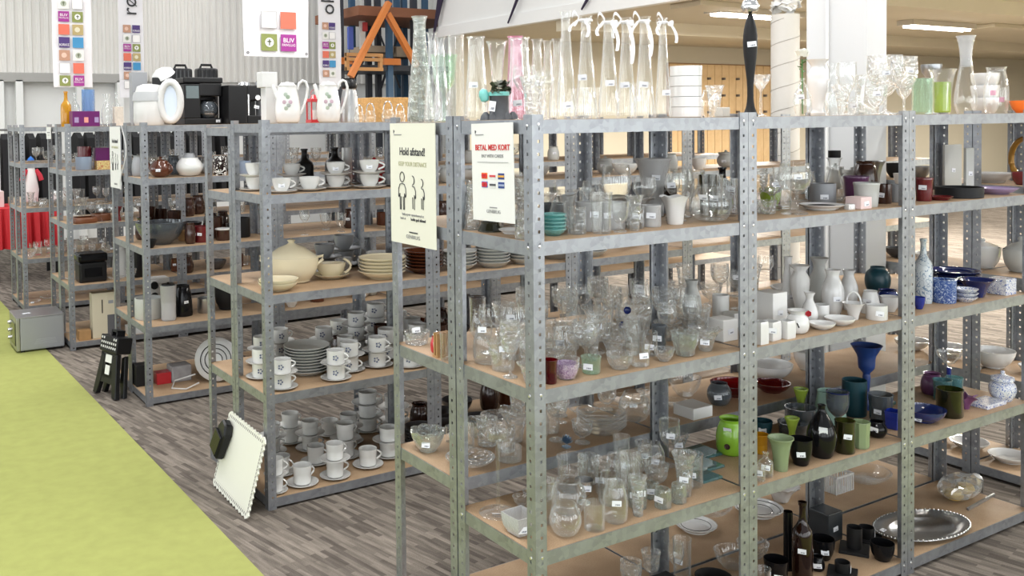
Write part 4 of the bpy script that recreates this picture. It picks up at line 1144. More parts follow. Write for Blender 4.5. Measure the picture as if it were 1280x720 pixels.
# ================================================================ top of the near row
def ribbon_bow(root, R, H, k):
    m = mat('white_ribbon', (0.82, 0.82, 0.84), 0.5)
    rt = R * 0.55; z = H * 0.955; a = 0
    bm = bmesh.new(); tube(bm, [(rt * math.cos(t), rt * math.sin(t), z) for t in [i * math.pi / 6 for i in range(12)]], 0.004, 5, closed=True)
    obj('ribbon_band', bm, m, root)
    for sg in (-1, 1):
        bm = bmesh.new(); n = 10; L = RS.uniform(0.7, 1.15); W = 0.005
        pts = [(-rt * 0.9 - 0.01 - 0.01 * math.sin(3.1 * i / n), sg * (0.008 + 0.022 * math.sin(math.pi * i / n) * L), z + 0.013 * math.sin(2 * math.pi * i / n) * (1 + .6 * sg) + 0.006 * sg) for i in range(n + 1)]
        A = [bm.verts.new((p[0], p[1], p[2] - W)) for p in pts]; B = [bm.verts.new((p[0] - 0.002, p[1], p[2] + W)) for p in pts]
        for i in range(n): bm.faces.new((A[i], A[i + 1], B[i + 1], B[i]))
        obj('ribbon_loop', bm, m, root)
        bm = bmesh.new(); L2 = RS.uniform(0.16, 0.42) * H if sg < 0 else RS.uniform(0.08, 0.2) * H
        pts = [(-rt - 0.008 - 0.012 * i / n - 0.3 * R * i / n, sg * (0.012 + 0.02 * math.sin(2.2 * i / n)), z - L2 * i / n) for i in range(n + 1)]
        A = [bm.verts.new((p[0], p[1] - W, p[2])) for p in pts]; B = [bm.verts.new((p[0] - 0.001, p[1] + W, p[2])) for p in pts]
        for i in range(n): bm.faces.new((A[i], A[i + 1], B[i + 1], B[i]))
        obj('ribbon_tail', bm, m, root)
def V(name, px, s, w, h, kind, k, desc, cat='vase', Y=0.4, py=147, **o): return I(name, px, py, s, w, h, kind, k, desc, cat, Y=Y, **o)
# rear unit end: four tall pieces
V('glass_vase', 526, 'B1', 33, 132, 'tall', 'ice', 'tallest thick rippled glass vase', Y=0.55, flat=False, rib=0.03, ribs=7)
V('glass_vase', 541, 'B1', 22, 112, 'tall', 'clear', 'slim clear bottle vase', Y=0.25)
V('glass_goblet_vase', 556, 'B1', 34, 84, 'tulip', 'greeny', 'pale green glass goblet vase', Y=0.3, st=0)
V('glass_vase', 571, 'B1', 20, 108, 'straight', 'clear', 'straight clear cylinder vase', Y=0.7)
V('glass_vase', 552, 'B1', 20, 106, 'tall', 'clear', 'slender bottle vase behind green goblet', Y=0.8)
# front unit, seen over the card sign
def tree_planter():
    r, u = kit('stump_planter', 624, 148, 'N1', 20, 'tree-stump planter with dark succulents and mint trim', 'planter', Y=0.22)
    r.rotation_euler = (0, 0, YAW * -1.0)
    bark = mat('stump_grey', (0.07, 0.075, 0.085), 0.5, noise=0.5, nscale=30)
    bm = bmesh.new(); lathe(bm, [(0, 0), (15 * u, 0), (12.5 * u, 6 * u), (12 * u, 30 * u), (13 * u, 31 * u), (10.5 * u, 31 * u), (10 * u, 27 * u), (0, 26 * u)], 16, lambda a, i, z: 1 + 0.05 * math.sin(5 * a))
    obj('stump', mesh_of(bm, True), bark, r)
    for (x, y, w) in ((-17, -2, 7), (17, -1, 7), (-8, -8, 6), (9, -8, 6)):
        bm = bmesh.new(); lathe(bm, [(0, 0), (w * u, 0), (w * u * .9, 5 * u), (w * u * .3, 10 * u), (0, 10 * u)], 10); obj('root', mesh_of(bm, True), bark, r, (x * u, y * u, 0))
    mint = mat('mint_paint', (0.18, 0.52, 0.48), 0.4)
    bm = bmesh.new(); lathe(bm, [(11 * u, 0), (13.5 * u, 0), (13 * u, 5 * u), (10.5 * u, 5 * u)], 16, cap=False); obj('rim', mesh_of(bm, True), mint, r, (0, 0, 30 * u))
    bm = bmesh.new(); lathe(bm, [(0, 0), (5 * u, 2 * u), (6.5 * u, 9 * u), (5 * u, 15 * u), (0, 18 * u)], 12); obj('mint_leaf', mesh_of(bm, True), mint, r, (-17 * u, 0, 22 * u), (0, -0.2, 0))
    bm = bmesh.new(); rn = random.Random(5)
    for i in range(34):
        a = rn.uniform(0, 6.28); d = rn.uniform(2, 12) * u; c = Vector((d * math.cos(a), d * math.sin(a), (34 + rn.uniform(0, 14)) * u)); s_ = 5.5 * u
        lathe_pts = [bm.verts.new(c + Vector((s_ * math.cos(t), s_ * math.sin(t) * .8, s_ * .6 * math.sin(2 * t + i)))) for t in [j * 1.047 for j in range(6)]]; bm.faces.new(lathe_pts)
    obj('succulent', bm, mat('succulent_dark', (0.045, 0.055, 0.03), 0.4), r)
    t = obj('price_sticker', STM, None, r, (-10 * u, -15 * u, 17 * u), (0, 0.15, 0)); t.scale = (.7, 1, 1.7)
tree_planter()
V('glass_vase', 592, 'N1', 30, 104, 'tallw', 'clear', 'tapering clear vase behind corner post', Y=0.6, st=1, stz=0.42)
V('glass_vase', 610, 'N1', 26, 98, 'flute', 'clear', 'flared clear vase near the stump planter', Y=0.75)
V('glass_vase', 629, 'N1', 26, 104, 'tallw', 'pinkg', 'pink-necked tall glass vase', Y=0.7)
V('glass_vase', 650, 'N1', 34, 102, 'tallw', 'clear', 'wide tapering clear vase', Y=0.6, st=1, stz=0.2)
for i, (px, w, h, Y) in enumerate(((672, 24, 100, 0.55), (685, 20, 98, 0.75), (697, 22, 100, 0.6))):
    V('glass_vase', px, 'N1', w, h, 'tall', 'clear', 'slender clear bottle vase', Y=Y, st=1 if i == 0 else 0, stz=0.45)
for i, (px, w, h, Y, rb) in enumerate(((708, 25, 134, 0.25, 0), (733, 27, 128, 0.3, 1), (761, 26, 125, 0.28, 1), (783, 24, 125, 0.3, 1), (806, 25, 126, 0.28, 1), (829, 20, 124, 0.3, 1))):
    V('glass_bottle_vase', px, 'N1', w, h, 'tall', 'clear', 'tall clear bottle vase with white ribbon bow' if rb else 'tall clear bottle vase without ribbon', Y=Y, st=1, stz=[.13, .4, .35, .33, .33, .25][i], extra=ribbon_bow if rb else None, seg=16)
stack('ring_dish', 857, 145, 'N1', 39, 12.6, 5, 'straight', 'white', 'plain white porcelain dish', 'dish', Y=0.3, pitch=12.8)
V('glass_pot', 886, 'N1', 20, 34, 'fish', 'clear', 'round clear glass pot with wire handle', 'pot', Y=0.5, handle=(0.55, 0.95, 0.7, 0.002))
boxy('metal_box', 903, 147, 'N1', 18, 12, 'lgrey', 'small grey metal box', 'box', Y=0.6)
def ball_top(root, R, H, k):
    bm = bmesh.new(); lathe(bm, [(0, 0), (R * .9, R * .25), (R * 1.25, R), (R * .9, R * 1.8), (0, R * 2.1)], 16); obj('silver_ball', mesh_of(bm, True), M('silver'), root, (0, 0, H))
PF['candlestick'] = ([(1, 0), (.98, .02), (.6, .09), (.42, .2), (.5, .36), (.85, .58), (.98, .72), (.85, .85), (.45, .96), (.25, 1)], .1)
V('candlestick', 938, 'N1', 18, 128, 'candlestick', 'blackm', 'tall black turned candlestick with silver ball', 'candlestick', Y=0.12, st=1, stz=0.70, extra=ball_top)
V('glass_vase', 951, 'N1', 22, 52, 'coupeg', 'cut', 'swirled clear glass dish on foot', 'dish', Y=0.6, rib=0.03)
def ring_handles(root, R, H, k):
    bm = bmesh.new(); tube(bm, [(R * .9 + .012 * math.cos(t), 0, H * .6 + .02 * math.sin(t)) for t in [i * math.pi / 6 for i in range(12)]], 0.003, 5, closed=True); obj('ring_handle', bm, M(k), root)
def rose(root, R, H, k):
    bm = bmesh.new(); tube(bm, [(0, 0, .05 * H), (0.002, 0.002, 1.5 * H)], 0.003, 5); obj('stem', bm, mat('rose_stem', (0.08, 0.2, 0.05), 0.6), root)
    bm = bmesh.new(); rn = random.Random(2)
    for i in range(14):
        a = i * 2.4; d = 0.004 + 0.0011 * i; c = Vector((d * math.cos(a), d * math.sin(a), 1.56 * H + 0.002 * (14 - i) * .5))
        t = Vector((-math.sin(a), math.cos(a), 0)); u = Vector((math.cos(a) * .5, math.sin(a) * .5, .85))
        bm.faces.new([bm.verts.new(c + q) for q in (-t * .010, t * .010, t * .011 + u * .017, u * .021, -t * .011 + u * .017)])
    obj('white_bloom', bm, mat('rose_white', (0.82, 0.82, 0.76), 0.7), root)
    bm = bmesh.new()
    for i in range(6):
        a = i * 1.05; c = Vector((0, 0, (1.15 + .06 * i) * H)); o_ = Vector((math.cos(a) * .018, math.sin(a) * .018, .008))
        bm.faces.new([bm.verts.new(c + q) for q in (Vector((0, 0, 0)), o_ * .5 + Vector((0, .006, 0)), o_, o_ * .5 - Vector((0, .006, 0)))])
    obj('leaves', bm, mat('rose_leaf', (0.05, 0.16, 0.04), 0.6), root)
V('rose_vase', 1003, 'N1', 22, 47, 'teardrop', 'clear', 'small clear vase holding a single white rose', Y=0.2, st=1, extra=rose)
V('urn_vase', 1022, 'N1', 26, 70, 'urn', 'white', 'white porcelain urn vase', Y=0.45)
V('glass_bottle', 1041, 'N1', 20, 65, 'carafe', 'clear', 'small clear glass bottle', 'bottle', Y=0.35, st=1)
V('glass_dish', 1059, 'N1', 22, 66, 'goblet', 'clear', 'tall clear goblet behind scalloped bowl', 'goblet', Y=0.6)
V('glass_bowl', 1053, 'N1', 24, 38, 'flarebowl', 'cut', 'scalloped clear crystal bowl', 'bowl', Y=0.2, ruffle=0.12)
V('glass_vase', 1075, 'N1', 20, 50, 'flute', 'clear', 'little flared clear vase', Y=0.3)
V('swirl_glass', 1084, 'N1', 26, 50, 'tumbler', 'cut', 'clear tumbler with slanting swirl', 'tumbler', Y=0.7, rib=0.03)
V('crystal_dish', 1092, 'N1', 30, 36, 'sherbet', 'cut', 'footed cut crystal dish', 'dish', Y=0.25, st=1, rib=0.04, ribs=9)
V('swirl_goblet', 1106, 'N1', 40, 74, 'goblet', 'cut', 'large swirled glass goblet', 'goblet', Y=0.6, rib=0.025, ribs=18, st=1, seg=36)
V('swirl_goblet', 1130, 'N1', 30, 72, 'goblet', 'cut', 'large swirled glass goblet', 'goblet', Y=0.3, rib=0.025, ribs=18, st=1, seg=36)
V('ribbed_jar', 1153, 'N1', 23, 45, 'straight', 'greeny', 'pale green ribbed glass jar', 'jar', Y=0.25, rib=0.03, ribs=12, seg=36)
V('lime_jar', 1178, 'N1', 33, 56, 'vflare', 'clear', 'square flared glass vase filled with lime pieces', Y=0.3, square=0.8,
  extra=lambda root, R, H, k: obj('lime_filling', vessel_mesh('straight', R * 0.62, H * 0.68, 'lime', 16, True), None, root, (0, 0, 0.006)))
def raised_dish(root, R, H, k): pass
V('metal_stand_dish', 1164, 'N1', 24, 62, 'coupeg', 'pewter', 'ribbed pewter dish on a foot', 'dish', Y=0.75)
PI('milk_carafe', 1207, 'P1', 26, 92, 'waisted', 'clear', 'waisted tall clear carafe with frosted neck', 'carafe', d=.1,
  extra=lambda root, R, H, k: obj('frosted_neck', vessel_mesh('vflare', R * 0.84, H * 0.42, 'frost', 18), None, root, (0, 0, H * 0.64)))
for i in range(3): 
    o_ = PI('white_bowl', 1231, 'P1', 32, 20, 'deepbowl', 'white', ['white ridged bowl at the bottom', 'white ridged bowl in the middle', 'white ridged bowl at the top'][i], 'bowl', d=.26); o_.location.z += i * .062
PI('flower_jug', 1245, 'P1', 28, 58, 'jar', 'clear', 'clear glass jug painted with pink flowers', 'jug', d=.09, handle=(0.4, 0.9, 0.5, 0.003),
  extra=lambda root, R, H, k: [obj('painted_flower', mesh_of(box(-.012, .012, -.002, 0, -.012, .012, .0009)), M('pinkg'), root, (R * .96 * math.cos(a), R * .96 * math.sin(a), H * z), (0, 0, a + math.pi / 2)) for a, z in ((3.2, .45), (3.9, .3))])
PI('orange_bowl', 1278, 'P1', 28, 16, 'bowl', 'orange', 'bright orange bowl', 'bowl', d=.14)
PI('serving_dish', 1240, 'P2', 50, 12, 'plate', 'white', 'white serving dish', 'dish', d=.17)
PI('red_bowl', 1279, 'P2', 26, 16, 'deepbowl', 'dred', 'dark red bowl', 'bowl', d=.1)
PI('white_tureen', 1228, 'P3', 40, 26, 'deepbowl', 'white', 'white lidded vegetable tureen', 'tureen', d=.18, lid=knob_lid(.45))
PI('white_tureen', 1276, 'P3', 40, 28, 'deepbowl', 'lgrey', 'grey lidded soup tureen', 'tureen', d=.2, lid=knob_lid(.6))
PI('white_bowl', 1242, 'P4', 48, 22, 'bowl', 'white', 'wide white salad bowl', 'bowl', d=.16)
PI('serving_dish', 1290, 'P4', 30, 10, 'plate', 'white', 'oval white dish', 'dish', d=.2)
for i, (px, w, d) in enumerate(((1212, 44, .2), (1262, 48, .17), (1166, 40, .2), (1126, 34, .2))):
    PI('dinner_plate', px, 'P5', w, 9, 'plate', 'white', 'white dinner plate', 'plate', d=d)
for i, (px, s, w, h, k) in enumerate(((1118, 'P2', 22, 18, 'blackm'), (1150, 'P2', 24, 16, 'pewter'), (1122, 'P3', 30, 12, 'darkplate'), (1162, 'P3', 36, 10, 'white'), (1185, 'P4', 44, 14, 'white'), (1140, 'P4', 40, 12, 'white'), (1185, 'P2', 30, 14, 'lgrey'))):
    PI('serving_bowl', px, s, w, h, 'bowl', k, ['black cooking pot by pillar', 'pewter bowl', 'dark bowl by pillar', 'shallow white bowl', 'deep white bowl', 'low white bowl by pillar', 'pale grey bowl'][i], 'bowl', d=.18)
q = atX(1280, 190, 3.03 + .3)
bm = bmesh.new(); tube(bm, [(0, .07 * math.cos(t), .10 + .10 * math.sin(t)) for t in [i * math.pi / 12 for i in range(24)]], .014, 8, closed=True)
o = obj('mirror', mesh_of(bm, True), mat('gold_frame', (.30, .15, .02), .3, .4), None, (3.35, q.y, SHELF['P2']['z'] + .014)); tag(o, 'oval golden mirror frame standing on the cross rack', 'mirror')

# ================================================================ near row, second shelf
def T(s, rows):
    for (name, px, py, w, h, kind, k, desc, cat, *o) in rows:
        I(name, px, py, s, w, h, kind, k, desc, cat, **(o[0] if o else {}))
boxy('pink_box', 1073, 261, 'N2', 30, 15, 'pinkbox', 'pale pink soap box', 'box', st=1, Y=.14)
stack('aqua_plate', 692, 294, 'N2', 32, 9, 5, 'plate', 'aqua', 'translucent aqua glass dish', 'dish', pitch=4.6)
T('N2', [
 ('glass_tumbler', 736, 288, 32, 36, 'straight', 'frost', 'frosted glass tumbler', 'tumbler', dict(st=1)),
 ('glass_tumbler', 766, 286, 31, 34, 'straight', 'frost', 'frosted glass tumbler', 'tumbler', dict(st=1)),
 ('glass_tumbler', 793, 285, 24, 27, 'straight', 'cut', 'short pressed-glass tumbler', 'tumbler', dict(st=1)),
 ('glass_tumbler', 814, 284, 24, 27, 'straight', 'frost', 'small hazy glass tumbler', 'tumbler', dict(st=1)),
 ('ruffled_cup', 844, 280, 36, 35, 'vflare', 'white', 'white ruffled porcelain cup', 'cup', dict(ruffle=0.10, lobes=5, seg=30)),
 ('fish_bowl', 889, 276, 52, 44, 'fish', 'clear', 'round clear fishbowl vase', 'vase', dict(st=1, stz=.72)),
 ('ruffled_cup', 709, 279, 26, 35, 'vflare', 'white', 'white tulip-shaped porcelain cup', 'cup', dict(ruffle=0.06, lobes=5)),
 ('frosted_bowl', 785, 262, 60, 28, 'flarebowl', 'frost', 'wide wavy frosted bowl', 'bowl', dict(ruffle=0.12, lobes=5, seg=40, foot=0.6)),
 ('frosted_vase', 805, 255, 45, 72, 'vflare', 'frost', 'big flared frosted vase', 'vase', dict(st=1, stz=.68, foot=0.7)),
 ('black_bottle', 903, 256, 26, 52, 'bottle', 'black', 'black glass bottle', 'bottle', dict(st=1, stz=.35)),
 ('glass_vase', 710, 262, 28, 46, 'flute', 'clear', 'flared clear drinking vase', 'vase', dict(foot=0.8)),
 ('glass_cylinder', 690, 268, 30, 32, 'straight', 'smoke', 'grey tinted glass tumbler', 'tumbler', {}),
 ('brandy_glass', 771, 258, 37, 74, 'balloon', 'clear', 'large clear balloon glass', 'glass', dict(foot=0.75)),
 ('wine_glass', 741, 262, 26, 50, 'wine', 'clear', 'clear wine glass', 'glass', dict(foot=0.8)),
 ('pink_bowl', 745, 258, 30, 16, 'bowl', 'white', 'white bowl with pink touch', 'bowl', {}),
 ('amber_ladle_glass', 838, 262, 16, 40, 'goblet', 'brownbottle', 'small brown glass goblet', 'goblet', dict(foot=0.7)),
 ('glass_vase', 850, 258, 28, 55, 'vflare', 'clear', 'clear faceted flared vase', 'vase', dict(flat=True, seg=10, foot=.6)),
 ('glass_vase', 868, 255, 26, 52, 'goblet', 'cut', 'cut crystal goblet', 'goblet', dict(foot=0.7)),
 ('glass_vase', 885, 258, 22, 48, 'tumbler', 'olive', 'olive tinted glass tumbler', 'tumbler', {}),
 ('red_glass', 922, 264, 18, 32, 'straight', 'redg', 'dark red glass tumbler', 'tumbler', {}),
 ('glass_vase', 590, 283, 20, 62, 'tallw', 'cut', 'tall cut crystal vase beside card sign', 'vase', {}),
 ('moss_candle', 613, 288, 32, 12, 'trap', 'olive', 'dark green moss-based candle dish', 'dish', {}),
 ('white_plate', 640, 291, 34, 6, 'flatplate', 'white', 'plain white dinner plate', 'plate', {}),
 # bay two
 ('brandy_glass', 993, 268, 40, 64, 'balloon', 'clear', 'huge clear brandy balloon with beaded stem', 'glass', dict(st=1, foot=.9)),
 ('water_glass', 958, 267, 25, 17, 'tumbler', 'cut', 'small faceted clear tumbler', 'tumbler', dict(flat=True, seg=9)),
 ('white_plate', 1027, 262, 54, 7, 'flatplate', 'white', 'white plate with dark centre', 'plate', dict(extra=lambda root, R, H, k: obj('dark_centre', vessel_mesh('flatplate', R * .6, H * .4, 'darkplate', 18), None, root, (0, 0, H * .4)))),
 ('pink_box_holder', 1062, 261, 12, 7, 'blockv', 'white', 'tiny white candle block', 'candle holder', dict(square=.9, flat=False)),
 ('grey_pot', 1029, 257, 30, 28, 'straight', 'grey', 'plain grey plant pot', 'pot', dict(st=1)),
 ('pale_pot', 1083, 258, 31, 30, 'potw', 'lgrey', 'pale grey concrete pot', 'pot', {}),
 ('red_glass', 966, 256, 20, 20, 'tumbler', 'dred', 'dark red cup under green candle', 'cup', dict(st=1)),
 ('green_candle', 963, 250, 26, 24, 'deepbowl', 'lime', 'lime green candle bowl', 'candle', {}),
 ('carafe_bottle', 1043, 252, 24, 55, 'waisted', 'clear', 'clear bottle with black cork stopper', 'bottle', dict(extra=lambda root, R, H, k: obj('cork', vessel_mesh('straight', R * .62, H * .16, 'blackm', 14), None, root, (0, 0, H)))),
 ('candle_pot', 1070, 250, 30, 30, 'potw', 'purple', 'deep purple candle pot', 'pot', {}),
 ('candle_glass', 1104, 254, 20, 24, 'straight', 'dbrown', 'dark brown candle glass', 'candle holder', dict(st=1)),
 ('candle_glass', 1120, 254, 20, 22, 'straight', 'greycup', 'brown-grey stoneware pot', 'pot', {}),
 # bay three
 ('red_pot', 1155, 251, 21, 29, 'potw', 'dred', 'tapered dark red pot', 'pot', dict(st=1)),
 ('red_dish', 1175, 252, 30, 5, 'flatplate', 'dred', 'flat dark red dish', 'dish', {}),
 ('black_dish', 1199, 248, 54, 13, 'straight', 'blackm', 'wide shallow black oven dish', 'dish', {}),
 ('lilac_plate', 1249, 243, 50, 8, 'plate', 'lilac', 'lilac glazed plate', 'plate', {}),
 ])
for i, (px, w) in enumerate(((1190, 34), (1211, 16))):
    boxy('grey_tile', px, 242, 'N2', w, 58, 'lgrey', ['broad grey slate board standing upright', 'narrow grey slate board standing upright'][i], 'board', depth=0.012, Y=0.75, st=1)
# ================================================================ near row, third shelf
T('N3', [
 ('potpourri_glass', 708, 473, 33, 26, 'deepbowl', 'clear', 'round glass filled with purple potpourri', 'glass', dict(extra=lambda root, R, H, k: obj('potpourri', vessel_mesh('deepbowl', R * .92, H * .72, 'potpourri', 16), None, root, (0, 0, 0.003)))),
 ('small_glass', 739, 466, 25, 21, 'tumbler', 'greeny', 'small yellowish glass tumbler', 'tumbler', dict(st=1)),
 ('glass_bowl', 775, 463, 33, 20, 'cupf', 'cut', 'small pressed-glass bowl', 'bowl', dict(rib=.03, ribs=9)),
 ('glass_tumbler', 800, 457, 25, 27, 'tumbler', 'clear', 'clear water tumbler', 'tumbler', dict(st=1)),
 ('glass_bowl', 830, 453, 26, 16, 'bowl', 'cut', 'small ribbed glass bowl', 'bowl', dict(rib=.04, ribs=10)),
 ('glass_bowl', 856, 446, 36, 30, 'bowl', 'ice', 'faceted clear glass bowl', 'bowl', dict(flat=True, seg=9, st=0)),
 ('glass_bowl', 882, 440, 38, 28, 'flarebowl', 'cut', 'scalloped clear glass bowl', 'bowl', dict(ruffle=.08, lobes=8, seg=32, st=1)),
 ('glass_vase', 741, 450, 23, 50, 'vflare', 'cut', 'tall V-shaped crystal vase', 'vase', dict(st=1, stz=.8, foot=.7)),
 ('round_jar', 706, 452, 30, 52, 'jar', 'clear', 'clear bellied glass jar', 'jar', dict(st=1)),
 ('potpourri_glass', 688, 474, 18, 30, 'tumbler', 'redg', 'dark plum glass tumbler', 'tumbler', {}),
 ('punch_bowl', 792, 425, 44, 48, 'deepbowl', 'cut', 'fluted crystal punch bowl with purple flower', 'bowl', dict(rib=.03, ribs=16, seg=48, extra=lambda root, R, H, k: [obj('flower', vessel_mesh('bowl', R * .22, R * .12, 'navy', 10), None, root, (R * math.cos(a), R * math.sin(a), H * z), (0, 1.2, a)) for a, z in ((3.0, .45), (3.3, .85))])),
 ('ice_bucket', 629, 462, 42, 36, 'ice', 'clear', 'flared clear ice bucket', 'bucket', dict(st=1, stz=.85, rib=.02, ribs=8, seg=32, foot=.8)),
 ('round_jar', 609, 452, 36, 46, 'jar', 'clear', 'round clear jar with neck', 'jar', dict(st=1, stz=.95)),
 ('brandy_glass', 643, 446, 36, 66, 'balloon', 'clear', 'large clear balloon goblet', 'glass', dict(st=1, foot=.8)),
 ('glass_vase', 589, 446, 18, 48, 'tallw', 'clear', 'slim clear vase by the corner', 'vase', {}),
 ('glass_vase', 626, 440, 26, 70, 'goblet', 'cut', 'cut crystal goblet', 'goblet', dict(foot=.7)),
 ('white_pitcher', 865, 398, 23, 58, 'pitcherv', 'lgrey', 'ivory pitcher vase with flared lip', 'vase', dict(st=1, stz=.35)),
 ('white_cylinder', 901, 404, 20, 36, 'straight', 'matte', 'white cylinder candle holder', 'candle holder', {}),
 ('glass_mug', 872, 412, 22, 30, 'straight', 'clear', 'clear glass mug', 'mug', dict(handle=(.25, .8, .5, .002))),
 ('wine_glass', 824, 440, 18, 34, 'tumbler', 'smoke', 'dark spotted glass tumbler', 'tumbler', dict(st=1)),
 ('glass_tumbler', 812, 444, 20, 30, 'straight', 'clear', 'straight clear tumbler', 'tumbler', dict(st=1)),
 # bay two : white china
 ('oil_burner', 997, 416, 28, 29, 'burner', 'white', 'round white oil burner with leaf slots', 'oil burner', dict(extra=lambda root, R, H, k: [obj('leaf_slot', mesh_of(box(-.002, .002, -.002, 0, -.009, .009, .0008)), M('black'), root, (R * .98 * math.cos(a), R * .98 * math.sin(a), H * .42), (0, .4 * sg, a + math.pi / 2)) for a, sg in ((3.0, 1), (3.5, -1))])),
 ('oil_burner', 973, 404, 28, 18, 'burner', 'white', 'low white oil burner', 'oil burner', {}),
 ('flower_vase', 1012, 404, 20, 39, 'carafe', 'white', 'small white vase with red flower', 'vase', dict(extra=lambda root, R, H, k: obj('red_flower', vessel_mesh('flatplate', R * .42, .002, 'red', 6), None, root, (-R * 1.0, 0, H * .36), (0, -math.pi / 2, 0)))),
 ('small_dish', 1027, 413, 33, 8, 'bowl', 'white', 'small printed white dish', 'dish', {}),
 ('small_dish', 1050, 406, 37, 9, 'bowl', 'white', 'plain shallow white dish', 'dish', {}),
 ('basket_vase', 1067, 401, 27, 21, 'flarebowl', 'white', 'white basket-shaped vase', 'vase', dict(extra=lambda root, R, H, k: obj('hoop', hoop(R, H, k), None, root))),
 ('small_mug', 1096, 401, 25, 18, 'straight', 'white', 'short white mug', 'mug', dict(st=1)),
 ('tea_cup', 1112, 396, 23, 19, 'cupf', 'white', 'white tea cup with blue rim', 'cup', dict(handle=(.25, .8, .6, .002))),
 ('bell_vase', 1088, 391, 22, 28, 'bell', 'white', 'squat white bell-shaped vase', 'vase', dict(st=1)),
 ('pitcher_vase', 1041, 398, 27, 58, 'pitcherv', 'white', 'white pitcher vase with tilted lip', 'vase', dict(st=1, stz=.4)),
 ('pitcher_vase', 1061, 387, 22, 50, 'pitcherv', 'white', 'white pitcher vase with tilted lip', 'vase', {}),
 ('white_cup', 1027, 402, 18, 20, 'cyl', 'white', 'straight white beaker', 'beaker', {}),
 ('bottle_vase', 985, 385, 19, 66, 'tall', 'white', 'tall white bottle vase', 'vase', dict(st=1, stz=.25)),
 ('column_vase', 1000, 377, 24, 60, 'urn', 'matte', 'fluted white column vase', 'vase', dict(rib=.03, ribs=12, seg=36)),
 ('big_vase', 1024, 372, 32, 60, 'carafe', 'lgrey', 'large pale waisted vase', 'vase', {}),
 ('white_dish', 990, 394, 26, 8, 'bowl', 'white', 'white dish behind the oil burners', 'dish', {}),
 ('navy_jug', 1109, 380, 28, 18, 'jar', 'navy', 'squat navy blue jar', 'jar', {}),
 ('ginger_tin', 1097, 365, 30, 36, 'ginger', 'dteal', 'dark teal patterned jar', 'jar', {}),
 # bay three
 ('stoneware_bottle', 1154, 378, 21, 80, 'bottle', 'stonebottle', 'tall pale stoneware bottle with blue pattern', 'bottle', {}),
 ('blue_mug', 1180, 381, 28, 29, 'straight', 'bluemug', 'blue painted mug', 'mug', {}),
 ('navy_bowl', 1221, 373, 46, 22, 'flarebowl', 'navy', 'square-lipped navy bowl', 'bowl', dict(square=.5, foot=.6)),
 ('blue_cup', 1149, 386, 14, 15, 'cupf', 'cobalt', 'tiny cobalt cup by the post', 'cup', {}),
])
stack('blue_plate', 1194, 352, 'N3', 58, 8, 4, 'flatplate', 'navy', 'navy dinner plate', 'plate', pitch=4.5)
stack('blue_dish', 1207, 377, 'N3', 28, 6, 3, 'plate', 'delft', 'blue and white small plate', 'plate', pitch=5)
for i, (px, py, w, h) in enumerate(((950, 430, 18, 28), (963, 424, 23, 23), (983, 422, 19, 22))):
    I('cube_holder', px, py, 'N3', w, h, 'blockv', 'white', 'white cube candle holder', 'candle holder', square=.9, seg=24, st=1 if i == 1 else 0)
boxy('white_box', 964, 398, 'N3', 36, 46, 'matte', 'tall plain white block vase', 'vase', st=1, Y=.55)
boxy('white_box', 903, 424, 'N3', 36, 27, 'matte', 'low white square planter', 'planter', st=1)
boxy('white_box', 917, 398, 'N3', 24, 18, 'matte', 'small white box', 'box', Y=.7)
boxy('porcelain_box', 1252, 367, 'N3', 32, 20, 'delft', 'blue and white porcelain box', 'box')
